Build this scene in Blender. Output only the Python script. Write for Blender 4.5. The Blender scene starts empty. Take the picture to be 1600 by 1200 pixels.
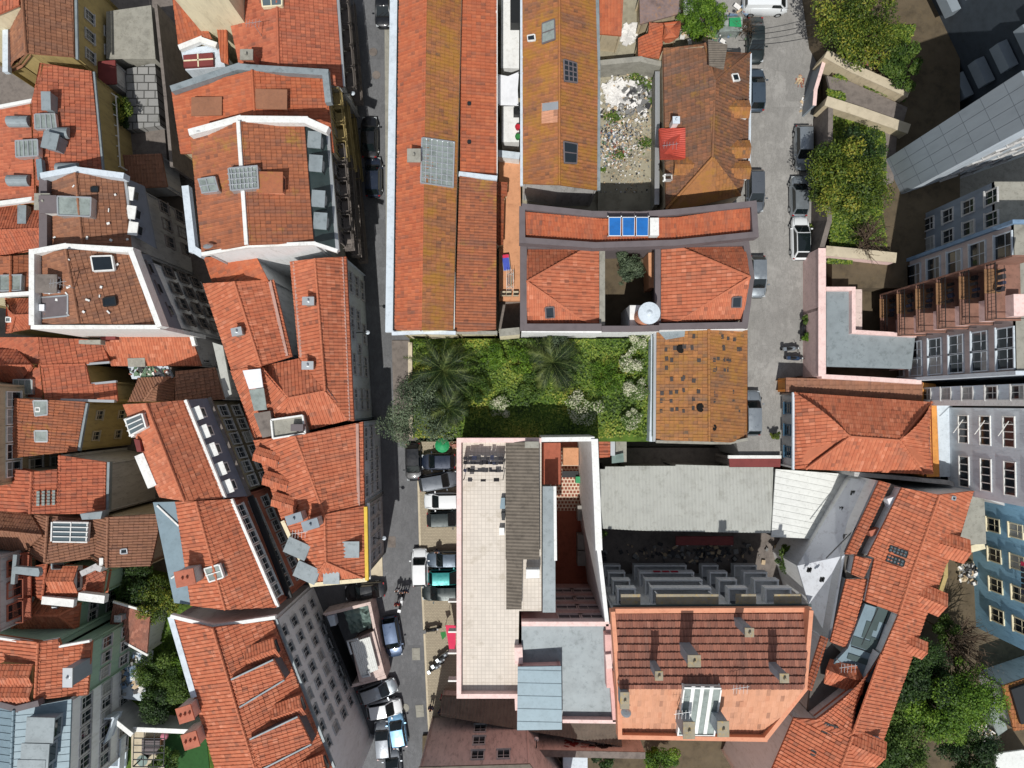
import bpy, math, random, re
from math import sin, cos, pi, radians
from mathutils import Vector, Matrix
from mathutils.geometry import tessellate_polygon
import numpy as np
random.seed(7); np.random.seed(7)
S = bpy.context.scene; COL = S.collection
# ---------------------------------------------------------------- camera, sky, sun, exposure
H, F = 75.0, 1109.0
TILT = math.atan(30 / F)
cd = bpy.data.cameras.new('camera'); cd.sensor_width = 36; cd.lens = 36 * F / 1600
cd.clip_start = 1; cd.clip_end = 2000
cam = bpy.data.objects.new('camera', cd); COL.objects.link(cam)
cam.location = (0, 0, H); cam.rotation_euler = (TILT, 0, 0); S.camera = cam
SUN = Vector((0.11, 0.60, -1.0)).normalized()          # way the light travels
w = bpy.data.worlds.new('World'); S.world = w; w.use_nodes = True
nt = w.node_tree; bg = nt.nodes['Background']
sk = nt.nodes.new('ShaderNodeTexSky'); sk.sky_type = 'NISHITA'; sk.sun_disc = False
sk.sun_elevation = math.asin(-SUN.z); sk.sun_rotation = radians(190); sk.altitude = 60
sk.air_density = 1.0; sk.dust_density = 0.6; sk.ozone_density = 1.0
hs = nt.nodes.new('ShaderNodeHueSaturation'); hs.inputs['Saturation'].default_value = .42      # hazier, greyer spring sky
nt.links.new(sk.outputs[0], hs.inputs['Color']); nt.links.new(hs.outputs[0], bg.inputs[0]); bg.inputs[1].default_value = 0.1
sl = bpy.data.lights.new('sun', 'SUN'); sl.energy = 3.65; sl.angle = radians(0.5); sl.color = (1.0, 0.97, 0.92)
so = bpy.data.objects.new('sun', sl); COL.objects.link(so)
so.rotation_euler = SUN.to_track_quat('-Z', 'Y').to_euler(); so.location = (-10, -40, 90)
vs = S.view_settings; vs.view_transform = 'Standard'; vs.look = 'None'; vs.exposure = 0.0; vs.gamma = 1.0
S.cycles.max_bounces = 5; S.cycles.diffuse_bounces = 2; S.cycles.glossy_bounces = 2
S.cycles.transparent_max_bounces = 6
# ---------------------------------------------------------------- points
ct, st_ = cos(TILT), sin(TILT)
def ray(x, y):
    dx, dy = (x - 800) / F, (600 - y) / F
    return Vector((dx, dy * ct + st_, dy * st_ - ct))
CAMP = Vector((0, 0, H))
def P(x, y, z):
    d = ray(x, y); return CAMP + d * ((z - H) / d.z)
def PS(s, **z):
    out = []
    for t in s.split():
        m = re.match(r'(-?[\d.]+),(-?[\d.]+)([a-z]?)$', t)
        out.append(P(float(m[1]), float(m[2]), z[m[3] or 'e']))
    return out
def rnd(a, b): return random.uniform(a, b)
# ---------------------------------------------------------------- materials
MATS = {}
def lin(c): return tuple((v / 255 / 12.92 if v / 255 <= .04045 else ((v / 255 + .055) / 1.055) ** 2.4) for v in c)
LIN = lin
def newmat(name):
    m = bpy.data.materials.new(name); m.use_nodes = True; n = m.node_tree
    return m, n, n.nodes['Principled BSDF']
def nd(n, t, **k):
    x = n.nodes.new(t)
    for a, b in k.items():
        if a in x.inputs.keys(): x.inputs[a].default_value = b
        else: setattr(x, a, b)
    return x
def mixc(n, fac, a, b, mode='MIX'):
    x = n.nodes.new('ShaderNodeMix'); x.data_type = 'RGBA'; x.blend_type = mode
    for i, v in ((0, fac), (6, a), (7, b)):
        if hasattr(v, 'links') or hasattr(v, 'is_linked'): n.links.new(v, x.inputs[i])
        elif i == 0: x.inputs[0].default_value = v
        else: x.inputs[i].default_value = (*v[:3], 1)
    return x.outputs[2]
def ramp(n, val, *stops):
    r = n.nodes.new('ShaderNodeValToRGB'); n.links.new(val, r.inputs[0]); e = r.color_ramp.elements
    while len(e) < len(stops): e.new(.5)
    for i, (p, c) in enumerate(stops):
        e[i].position = p; e[i].color = (c, c, c, 1) if not hasattr(c, '__len__') else (*c[:3], 1)
    return r.outputs[0]
def noise(n, vec, scale, detail=4, rough=.6, out='Fac'):
    x = nd(n, 'ShaderNodeTexNoise'); x.inputs['Scale'].default_value = scale
    x.inputs['Detail'].default_value = detail; x.inputs['Roughness'].default_value = rough
    if vec is not None: n.links.new(vec, x.inputs['Vector'])
    return x.outputs[out]
def objvec(n, scale=(1, 1, 1)):
    g = n.nodes.new('ShaderNodeNewGeometry')
    m = nd(n, 'ShaderNodeMapping'); m.inputs['Scale'].default_value = scale
    n.links.new(g.outputs['Position'], m.inputs['Vector']); return m.outputs[0]
def bump(n, b, h, strength=.3, dist=.05):
    x = nd(n, 'ShaderNodeBump'); x.inputs['Strength'].default_value = strength; x.inputs['Distance'].default_value = dist
    n.links.new(h, x.inputs['Height']); n.links.new(x.outputs[0], b.inputs['Normal'])
def plain(name, c, rough=.6, metal=0, spec=.4, var=.12, scale=1.2, grime=None, bmp=0, streak=False, vscale=None):
    """surface colour with soft variation, patches of dirt and (for walls) vertical streaks"""
    if name in MATS: return MATS[name]
    m, n, b = newmat(name); c = lin(c)
    v = objvec(n, (1, 1, .25) if streak else (1, 1, 1))
    f = noise(n, v, scale, 5, .65)
    lo = tuple(x * (1 - var * 2) for x in c); hi = tuple(min(1, x * (1 + var)) for x in c)
    col = ramp(n, f, (.3, lo), (.5, c), (.72, hi))
    if grime:
        g = noise(n, v, scale * 2.7, 8, .75); k = ramp(n, g, (.52, 0.), (.7, .75))
        col = mixc(n, k, col, lin(grime))
    n.links.new(col, b.inputs['Base Color'])
    b.inputs['Roughness'].default_value = rough; b.inputs['Metallic'].default_value = metal
    b.inputs['Specular IOR Level'].default_value = spec
    if bmp: bump(n, b, noise(n, objvec(n), 14, 5, .7), bmp, .03)
    MATS[name] = m; return m
def tilem(name, c1, c2, c3=None, lich=None, la=0., dirt=.35, ls=.35, odd=.0):
    """clay tiles: every tile its own tone, large weathering, lichen"""
    if name in MATS: return MATS[name]
    m, n, b = newmat(name); lin = lambda c: tuple(k * v for k, v in zip((.83, 1.26, 1.75), LIN(c)))
    uv = nd(n, 'ShaderNodeUVMap'); fl = nd(n, 'ShaderNodeVectorMath', operation='FLOOR'); n.links.new(uv.outputs[0], fl.inputs[0])
    wn = nd(n, 'ShaderNodeTexWhiteNoise', noise_dimensions='3D'); n.links.new(fl.outputs[0], wn.inputs['Vector'])
    col = ramp(n, wn.outputs['Value'], (0., lin(c1)), (.55, lin([(a + d) / 2 for a, d in zip(c1, c2)])), (.9, lin(c2)), (1., lin(c3 or c2)))
    pv = objvec(n); big = noise(n, pv, .22, 5, .6)
    col = mixc(n, ramp(n, big, (.35, 0.), (.75, dirt)), col, tuple(x * .52 for x in lin(c1)))
    uvs = nd(n, 'ShaderNodeMapping'); uvs.inputs['Scale'].default_value = (.45, .05, 1); n.links.new(fl.outputs[0], uvs.inputs['Vector'])
    col = mixc(n, ramp(n, noise(n, uvs.outputs[0], 1., 4, .7), (.48, 0.), (.7, dirt + .12)), col, lin((98, 74, 60)))      # soot and rain streaks running down the rows
    wn2 = nd(n, 'ShaderNodeTexWhiteNoise', noise_dimensions='2D'); n.links.new(fl.outputs[0], wn2.inputs['Vector'])
    col = mixc(n, ramp(n, wn2.outputs['Value'], (.88, 0.), (.98, .55)), col, lin((112, 66, 48)))
    med = noise(n, pv, 1.6, 6, .7)
    col = mixc(n, ramp(n, med, (.35, 0.), (.8, .3)), col, tuple(min(1, x * 1.35) for x in lin(c2)))
    fine = noise(n, pv, 5, 4, .8)
    col = mixc(n, ramp(n, fine, (.5, 0.), (.78, dirt)), col, lin((92, 66, 52)))
    if lich:
        ln = noise(n, pv, ls, 7, .72)
        k = ramp(n, ln, (.62 - la * .45, 0.), (.72 - la * .3, .9)); k2 = ramp(n, fine, (.3, .35), (.55, 1.))
        kk = nd(n, 'ShaderNodeMath', operation='MULTIPLY'); n.links.new(k, kk.inputs[0]); n.links.new(k2, kk.inputs[1])
        col = mixc(n, kk.outputs[0], col, lin(lich))
    n.links.new(col, b.inputs['Base Color']); b.inputs['Roughness'].default_value = .8
    b.inputs['Specular IOR Level'].default_value = .25
    bump(n, b, fine, .25, .03)
    MATS[name] = m; return m
T_NEW = tilem('tile_new_orange', (196, 92, 56), (212, 108, 68), (226, 124, 84), dirt=.22)
T_MID = tilem('tile_orange', (186, 84, 52), (208, 102, 64), (160, 72, 46), dirt=.34)
T_RED = tilem('tile_red_orange', (190, 84, 48), (208, 100, 58), (182, 90, 58), dirt=.34)
T_BRN = tilem('tile_brown', (150, 84, 54), (176, 102, 66), (132, 74, 50), dirt=.4)
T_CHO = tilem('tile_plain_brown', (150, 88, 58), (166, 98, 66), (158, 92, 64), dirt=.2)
T_WEA = tilem('tile_weathered', (168, 84, 50), (192, 98, 58), (128, 70, 48), (176, 112, 44), .12, .45)
T_OCH = tilem('tile_lichen_ochre', (168, 90, 48), (194, 104, 58), (118, 70, 46), (178, 106, 38), .36, .5, .6)
T_OLD = tilem('tile_old_patchy', (124, 76, 50), (178, 98, 58), (84, 62, 50), (156, 96, 42), .2, .7, .6)
T_HOL = tilem('tile_old_lichen', (164, 92, 48), (198, 112, 58), (106, 76, 54), (174, 104, 42), .3, .6, .6)
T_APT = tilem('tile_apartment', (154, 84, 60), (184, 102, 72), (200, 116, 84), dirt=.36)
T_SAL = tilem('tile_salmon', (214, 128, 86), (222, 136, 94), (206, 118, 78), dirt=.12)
WHITE = plain('white_plaster', (232, 233, 232), .7, var=.05, grime=(196, 194, 186), streak=True)
CREAM = plain('cream_plaster', (226, 216, 184), .8, var=.07, grime=(188, 172, 138), streak=True)
OLIVE = plain('ochre_plaster', (176, 156, 104), .85, var=.1, grime=(128, 114, 80), streak=True)
BEIGE = plain('beige_plaster', (192, 178, 150), .85, var=.1, grime=(138, 126, 106), streak=True)
GREYP = plain('grey_plaster', (188, 187, 185), .85, var=.1, grime=(118, 116, 114), streak=True)
PINK = plain('pink_plaster', (222, 178, 172), .8, var=.06, grime=(196, 142, 138), streak=True)
PINKL = plain('pale_pink_paint', (234, 204, 198), .7, var=.07, scale=1.6, grime=(196, 160, 152))
ROSE = plain('rose_render', (176, 106, 84), .85, var=.1, grime=(140, 82, 66), streak=True)
BLUE = plain('blue_plaster', (146, 192, 218), .8, var=.1, grime=(84, 130, 160), streak=True)
MINT = plain('mint_plaster', (150, 180, 160), .8, var=.07, grime=(122, 148, 132), streak=True)
ORANW = plain('orange_plaster', (214, 148, 76), .8, var=.08, grime=(170, 110, 60), streak=True)
SALW = plain('salmon_paint', (216, 150, 118), .75, var=.06, grime=(190, 112, 84))
MAUVE = plain('mauve_render', (212, 192, 184), .9, var=.09, grime=(122, 104, 98), streak=True)
PALEB = plain('pale_blue_paint', (202, 212, 220), .75, var=.07, scale=1.4, grime=(160, 172, 180), streak=True)
CLAD = plain('grey_cladding', (136, 146, 154), .55, var=.06, streak=True)
CONC = plain('concrete', (150, 148, 138), .9, var=.13, grime=(108, 104, 94), bmp=.2)
PAVE = plain('pale_paving', (196, 184, 160), .9, var=.08, scale=.6, grime=(158, 146, 122), bmp=.15)
DIRT = plain('darkened_bare_earth', (94, 83, 66), .95, var=.2, scale=.8, grime=(104, 90, 66), bmp=.5)  # earth colour darkened to stand in for the deep shade by the towers
YARD = plain('dirty_concrete_yard', (158, 152, 132), .95, var=.18, scale=.35, grime=(104, 98, 82), bmp=.2)
STONE = plain('grey_stone', (120, 112, 106), .9, var=.16, grime=(84, 78, 74), bmp=.2)
SLATE = plain('slate_grey_coping', (104, 96, 98), .75, var=.08)
ZINC = plain('zinc_sheet', (138, 148, 152), .5, .1, var=.1, scale=.7, grime=(96, 106, 108))
ZINCB = plain('blue_grey_metal', (122, 142, 152), .5, .1, var=.06, grime=(104, 122, 130))
DKMET = plain('dark_slate_cladding', (66, 82, 82), .5, var=.08)
MANS = plain('blue_grey_slate', (116, 122, 134), .6, var=.07)
ASB = plain('fibre_cement', (180, 182, 176), .85, var=.06, scale=.5, grime=(142, 142, 134))
ASBD = plain('dark_fibre_cement', (112, 104, 94), .9, var=.14, grime=(76, 70, 64))
WCORR = plain('white_sheet', (222, 224, 220), .6, var=.04, grime=(186, 188, 182))
BRKF = plain('red_floor_tiles', (158, 88, 66), .8, var=.12, scale=2.5)
DKRED = plain('dark_red_paint', (120, 56, 54), .75, var=.1)
TERR = plain('orange_terrace', (206, 150, 112), .8, var=.08, grime=(168, 116, 84))
BLACK = plain('black_rubber', (24, 24, 25), .8, var=.05)
IRON = plain('dark_iron', (46, 48, 50), .5, .4, var=.05)
ALU = plain('aluminium', (196, 200, 202), .35, .6, var=.03)
WPAINT = plain('white_paint', (228, 229, 226), .5, var=.06, scale=1.6, grime=(184, 180, 170))
WOOD = plain('weathered_wood', (134, 100, 70), .8, var=.15, streak=True)
BARK = plain('bark', (86, 72, 58), .95, var=.2, bmp=.4)
GLASSD = plain('dark_window_glass', (34, 42, 48), .08, 0, .6, var=.08)
GLASSB = plain('skylight_glass', (92, 106, 112), .12, 0, .6, var=.08, scale=.5)
GLASSG = plain('wired_glass', (140, 150, 146), .35, 0, .5, var=.2, scale=1.2, grime=(106, 112, 104))
CARGL = plain('car_glass', (22, 30, 32), .06, 0, .7, var=.03)
SOLAR = plain('solar_glass', (16, 96, 168), .12, 0, .7, var=.16, scale=.9)
TARP = plain('grey_green_tarpaulin', (112, 132, 126), .5, var=.16, scale=.8)
FABW = plain('white_fabric', (228, 230, 234), .9, var=.05)
GREENM = plain('green_plastic', (44, 150, 96), .5, var=.06)
REDM = plain('red_fabric', (190, 40, 56), .8, var=.1)
PINKM = plain('magenta_awning', (214, 56, 92), .85, var=.05)
GRNM = plain('green_awning', (54, 128, 66), .85, var=.05)
YELL = plain('yellow_paint', (214, 180, 60), .6, var=.1)
LICH = plain('lichened_slab', (150, 142, 124), .9, var=.14, grime=(196, 158, 44), scale=1.3)
def asphalt(name, c, patch=True):
    m, n, b = newmat(name); v = objvec(n)
    big = noise(n, v, .18, 5, .6); fine = noise(n, v, 9, 4, .8); c = lin(c)
    col = ramp(n, big, (.3, tuple(x * .7 for x in c)), (.5, c), (.7, tuple(x * 1.25 for x in c)))
    vp = nd(n, 'ShaderNodeTexVoronoi', feature='F1', distance='CHEBYCHEV'); vp.inputs['Scale'].default_value = .3; n.links.new(v, vp.inputs['Vector'])
    sp = nd(n, 'ShaderNodeSeparateColor'); n.links.new(vp.outputs['Color'], sp.inputs[0])
    col = mixc(n, ramp(n, sp.outputs[0], (.6, 0.), (.62, .3)), col, tuple(x * .62 for x in c)); col = mixc(n, ramp(n, sp.outputs[1], (.72, 0.), (.74, .28)), col, tuple(x * 1.45 for x in c))      # trench repairs and resurfaced patches
    wr = noise(n, objvec(n, (1.1, .45, 1)), .9, 8, .8); col = mixc(n, ramp(n, wr, (.46, 0.), (.5, .5), (.54, 0.)), col, tuple(x * .4 for x in c)); mm = noise(n, v, 1.7, 7, .75); col = mixc(n, ramp(n, mm, (.4, 0.), (.72, .6)), col, tuple(x * .62 for x in c)); col = mixc(n, ramp(n, noise(n, v, 3.1, 5, .8), (.6, 0.), (.75, .35)), col, tuple(x * 1.4 for x in c))
    col = mixc(n, ramp(n, fine, (.3, .0), (.8, .4)), col, tuple(x * 1.5 for x in c))
    if patch:
        vo = nd(n, 'ShaderNodeTexVoronoi', feature='DISTANCE_TO_EDGE'); vo.inputs['Scale'].default_value = .3
        wv = nd(n, 'ShaderNodeVectorMath', operation='ADD'); n.links.new(v, wv.inputs[0]); n.links.new(noise(n, v, .5, 5, .7, 'Color'), wv.inputs[1])
        sc = nd(n, 'ShaderNodeVectorMath', operation='MULTIPLY'); sc.inputs[1].default_value = (1, 1, 1); n.links.new(wv.outputs[0], sc.inputs[0])
        n.links.new(sc.outputs[0], vo.inputs['Vector'])
        msk = ramp(n, noise(n, v, .35, 2, .5), (.52, 0.), (.66, .7))
        kk = nd(n, 'ShaderNodeMath', operation='MULTIPLY'); n.links.new(ramp(n, vo.outputs['Distance'], (0., .7), (.012, 0.)), kk.inputs[0]); n.links.new(msk, kk.inputs[1])
        col = mixc(n, kk.outputs[0], col, tuple(x * .4 for x in c))
        st = ramp(n, noise(n, v, .6, 7, .7), (.58, 0.), (.7, .45)); col = mixc(n, st, col, tuple(x * 1.5 for x in c))
    n.links.new(col, b.inputs['Base Color']); b.inputs['Roughness'].default_value = .9; b.inputs['Specular IOR Level'].default_value = .2
    bump(n, b, fine, .3, .02); MATS[name] = m; return m
ASPH = asphalt('asphalt', (108, 109, 111), True)
ASPW = asphalt('worn_asphalt', (146, 144, 140))
def gridm(name, c, gap, sx, sy, width=.03, var=.08, off=.5, extra=None):
    """rectangular floor tiles with real-size joints"""
    m, n, b = newmat(name); v = objvec(n)
    br = nd(n, 'ShaderNodeTexBrick'); br.offset = off
    br.inputs['Color1'].default_value = (*lin(c), 1); br.inputs['Color2'].default_value = (*[x * (1 - var * 1.5) for x in lin(c)], 1)
    br.inputs['Mortar'].default_value = (*lin(gap), 1); br.inputs['Scale'].default_value = 1
    br.inputs['Mortar Size'].default_value = width; br.inputs['Brick Width'].default_value = sx; br.inputs['Row Height'].default_value = sy
    n.links.new(v, br.inputs['Vector'])
    col = mixc(n, ramp(n, noise(n, v, .7, 6, .7), (.4, 0.), (.75, .35)), br.outputs[0], tuple(x * .62 for x in lin(c)))
    if extra: col = mixc(n, ramp(n, noise(n, v, .5, 6, .7), (.55, 0.), (.65, .7)), col, lin(extra))
    n.links.new(col, b.inputs['Base Color']); b.inputs['Roughness'].default_value = .75; MATS[name] = m; return m
TERT = gridm('terrace_tiles', (218, 209, 197), (188, 178, 166), .34, .34, .022, .05, 0, (178, 168, 152))
CRAZ = gridm('cracked_paving', (150, 150, 148), (60, 60, 58), 1.1, .8, .06, .12, .37, (122, 122, 116))
COBB = gridm('cobble_paving', (178, 166, 142), (120, 110, 92), .16, .16, .02, .14, .5)
COURT = gridm('red_white_court_tiles', (150, 80, 58), (226, 206, 184), .38, .38, .06, .1, .5)
def leafm(name, *cols):
    m, n, b = newmat(name); uv = nd(n, 'ShaderNodeUVMap'); s = nd(n, 'ShaderNodeSeparateXYZ'); n.links.new(uv.outputs[0], s.inputs[0])
    col = ramp(n, s.outputs[0], *[(i / max(1, len(cols) - 1), lin(c)) for i, c in enumerate(cols)])
    n.links.new(col, b.inputs['Base Color']); b.inputs['Roughness'].default_value = .55; b.inputs['Specular IOR Level'].default_value = .3
    tr = nd(n, 'ShaderNodeBsdfTranslucent'); n.links.new(col, tr.inputs[0]); mx = nd(n, 'ShaderNodeMixShader'); mx.inputs[0].default_value = .25
    n.links.new(b.outputs[0], mx.inputs[1]); n.links.new(tr.outputs[0], mx.inputs[2]); n.links.new(mx.outputs[0], n.nodes['Material Output'].inputs[0])
    MATS[name] = m; return m
L_OLV = leafm('leaf_olive', (64, 78, 60), (92, 108, 82), (124, 136, 108))
L_DRK = leafm('leaf_dark', (28, 46, 22), (46, 70, 30), (70, 94, 42))
L_YEL = leafm('leaf_yellow_green', (44, 64, 22), (80, 100, 32), (108, 122, 44), (152, 148, 58))
L_BRI = leafm('leaf_bright', (50, 78, 20), (88, 122, 34), (124, 152, 52))
L_MED = leafm('leaf_medium', (44, 68, 24), (74, 100, 38), (106, 126, 56))
L_PLM = leafm('leaf_palm', (22, 36, 16), (46, 66, 30), (112, 122, 66))
L_GRS = leafm('leaf_grass', (44, 66, 26), (88, 116, 42), (130, 150, 58), (180, 174, 78))
L_FLW = leafm('leaf_white_flower', (64, 90, 36), (104, 132, 58), (204, 204, 176), (220, 218, 194))
L_BAR = leafm('twig_brown', (88, 74, 62), (110, 94, 80), (132, 116, 100))
GRASS = plain('grass_soil', (78, 104, 36), .95, var=.3, scale=1.0, grime=(110, 118, 44), bmp=.5)
TURF = plain('artificial_turf', (44, 84, 40), .95, var=.1, scale=3)
SKIN = plain('skin', (200, 150, 122), .6, var=.03)
HAIR = plain('dark_hair', (36, 28, 24), .7, var=.1)
# ---------------------------------------------------------------- mesh building
class MB:
    def __init__(s): s.v = []; s.f = []; s.uv = {}; s.mi = {}; s.cur = 0
    def add(s, vs, fs):
        o = len(s.v); s.v += [tuple(x) for x in vs]
        for f in fs: s.mi[len(s.f)] = s.cur; s.f.append([i + o for i in f])
    def poly(s, pts): s.add(pts, [list(range(len(pts)))])
    def prism(s, top, dz=None, z0=None, caps=True):
        top = [Vector(p) for p in top]; n = len(top)
        bot = [Vector((p.x, p.y, z0 if z0 is not None else p.z - dz)) for p in top]
        fs = [[i, n + i, n + (i + 1) % n, (i + 1) % n] for i in range(n)]
        if caps: fs += [list(range(n)), list(range(2 * n - 1, n - 1, -1))]
        s.add(top + bot, fs)
    def box(s, c, size, rz=0, tilt=None):
        x, y, z = [k / 2 for k in size]; M = Matrix.Translation(Vector(c)) @ Matrix.Rotation(rz, 4, 'Z')
        if tilt is not None: M = M @ tilt
        vs = [M @ Vector((a, b, d)) for d in (-z, z) for a, b in ((-x, -y), (x, -y), (x, y), (-x, y))]
        s.add(vs, [[3, 2, 1, 0], [4, 5, 6, 7], [0, 1, 5, 4], [1, 2, 6, 5], [2, 3, 7, 6], [3, 0, 4, 7]])
    def obox(s, a, b, width, height):                   # bar from a to b
        a, b = Vector(a), Vector(b); d = (b - a).normalized()
        sd = d.cross(Vector((0, 0, 1)));
        if sd.length < 1e-4: sd = Vector((1, 0, 0))
        sd.normalize(); up = sd.cross(d); sd *= width / 2; up *= height / 2
        vs = [p + i * sd + j * up for p in (a, b) for i, j in ((-1, -1), (1, -1), (1, 1), (-1, 1))]
        s.add(vs, [[0, 1, 2, 3], [7, 6, 5, 4], [0, 4, 5, 1], [1, 5, 6, 2], [2, 6, 7, 3], [3, 7, 4, 0]])
    def tube(s, pts, rad, seg=8, caps=True):
        pts = [Vector(p) for p in pts]; n = len(pts); rad = rad if hasattr(rad, '__len__') else [rad] * n
        ring = []
        for i, p in enumerate(pts):
            d = (pts[min(i + 1, n - 1)] - pts[max(i - 1, 0)]).normalized()
            a = d.cross(Vector((0, 0, 1)));
            if a.length < .05: a = d.cross(Vector((0, 1, 0)))
            a.normalize(); b = d.cross(a)
            ring += [p + (a * cos(2 * pi * k / seg) + b * sin(2 * pi * k / seg)) * rad[i] for k in range(seg)]
        fs = [[i * seg + k, i * seg + (k + 1) % seg, (i + 1) * seg + (k + 1) % seg, (i + 1) * seg + k] for i in range(n - 1) for k in range(seg)]
        if caps: fs += [list(range(seg - 1, -1, -1)), list(range((n - 1) * seg, n * seg))]
        s.add(ring, fs)
    def lathe(s, c, prof, seg=16):
        c = Vector(c); vs = [c + Vector((r * cos(2 * pi * k / seg), r * sin(2 * pi * k / seg), z)) for r, z in prof for k in range(seg)]
        n = len(prof)
        fs = [[i * seg + k, i * seg + (k + 1) % seg, (i + 1) * seg + (k + 1) % seg, (i + 1) * seg + k] for i in range(n - 1) for k in range(seg)]
        fs += [list(range(seg - 1, -1, -1)), list(range((n - 1) * seg, n * seg))]
        s.add(vs, fs)
    def mesh(s, name, mats, off=(0, 0, 0), smooth=False):
        me = bpy.data.meshes.new(name); o = Vector(off)
        me.from_pydata([(a - o.x, b - o.y, c - o.z) for a, b, c in s.v], [], s.f)
        for m in (mats if isinstance(mats, (list, tuple)) else [mats]): me.materials.append(m)
        if any(s.mi.values()):
            me.polygons.foreach_set('material_index', [s.mi.get(i, 0) for i in range(len(s.f))])
        if s.uv:
            l = me.uv_layers.new(name='UVMap'); arr = np.zeros(len(me.loops) * 2, 'f')
            k = 0
            for i, f in enumerate(s.f):
                u = s.uv.get(i)
                for j in range(len(f)):
                    if u is not None:
                        q = u if not hasattr(u[0], '__len__') else u[j]
                        arr[k] = q[0]; arr[k + 1] = q[1]
                    k += 2
            l.data.foreach_set('uv', arr)
        if smooth: me.polygons.foreach_set('use_smooth', [True] * len(me.polygons))
        me.update(); return me
def link(name, me, parent=None, loc=(0, 0, 0), rz=0):
    o = bpy.data.objects.new(name, me); COL.objects.link(o); o.location = loc; o.rotation_euler = (0, 0, rz)
    if parent is not None: o.parent = parent
    return o
def tag(o, label, cat=None, group=None, kind=None):
    if label: o['label'] = label
    if cat: o['category'] = cat
    if group: o['group'] = group
    if kind: o['kind'] = kind
    return o
class Thing:
    def __init__(s, name, label, cat, loc, group=None):
        s.loc = Vector(loc); s.o = link(name, None, None, loc); s.o.empty_display_size = .3
        tag(s.o, label, cat, group); s.faces = []; s.cen = Vector(loc)
    def part(s, name, mb, mat, parent=None, smooth=False, label=None):
        o = link(name, mb.mesh(name, mat, s.loc, smooth), parent or s.o)
        if label: o['label'] = label
        return o
    def inst(s, name, me, wloc, rz=0, parent=None):
        if parent is None: return link(name, me, s.o, Vector(wloc) - s.loc, rz)
        return link(name, me, parent, wloc, rz)
    def hit(s, x, y):
        """where the sight line of a photo point meets this thing's roof"""
        best = None; d = ray(x, y)
        for fc in s.faces:
            n = newell(fc); den = n.dot(d)
            if abs(den) < 1e-6: continue
            t = n.dot(fc[0] - CAMP) / den; p = CAMP + d * t
            if inside(p, fc) and (best is None or p.z > best[0].z): best = (p, n)
        if best is None:
            fc = min(s.faces, key=lambda f: (sum(f, Vector()) / len(f) - P(x, y, f[0].z)).length)
            n = newell(fc); t = n.dot(fc[0] - CAMP) / n.dot(d); best = (CAMP + d * t, n)
        return best
def newell(p):
    n = Vector()
    for i in range(len(p)):
        a, b = p[i], p[(i + 1) % len(p)]
        n += Vector(((a.y - b.y) * (a.z + b.z), (a.z - b.z) * (a.x + b.x), (a.x - b.x) * (a.y + b.y)))
    n.normalize(); return n if n.z >= 0 else -n
def inside(p, poly):
    c = False; j = len(poly) - 1
    for i in range(len(poly)):
        a, b = poly[i], poly[j]
        if (a.y > p.y) != (b.y > p.y) and p.x < (b.x - a.x) * (p.y - a.y) / (b.y - a.y + 1e-12) + a.x: c = not c
        j = i
    return c
def flat(name, mb, mat, label=None, cat=None, group=None, kind=None, smooth=False):
    c = Vector(np.mean(np.array(mb.v), axis=0)); c.z = min(v[2] for v in mb.v)
    o = link(name, mb.mesh(name, mat, c, smooth), None, c); return tag(o, label, cat, group, kind)
ROMAN = ([0, .16, .46, .62, 1], [0, .07, .07, 0, 0], .32, .42, .035)
SMALL = ([0, .2, .5, .7, 1], [0, .065, .065, 0, 0], .26, .40, .03)
FLATT = ([0, .12, .3, 1], [.035, .035, 0, 0], .30, .42, .045)
CORR = ([0, .5, 1], [0, .05, 0], .2, None, 0)
BIGC = ([0, .5, 1], [0, .07, 0], .34, None, 0)
SEAM = ([0, .05, .1, 1], [.05, .05, 0, 0], .62, None, 0)
def clip(poly, a, b, c):                               # keep a*u+b*w+c>=0
    out = []
    for i in range(len(poly)):
        p, q = poly[i], poly[(i + 1) % len(poly)]
        dp, dq = a * p[0] + b * p[1] + c, a * q[0] + b * q[1] + c
        if dp >= 0: out.append(p)
        if dp * dq < 0:
            t = dp / (dp - dq); out.append((p[0] + t * (q[0] - p[0]), p[1] + t * (q[1] - p[1])))
    return out
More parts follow.
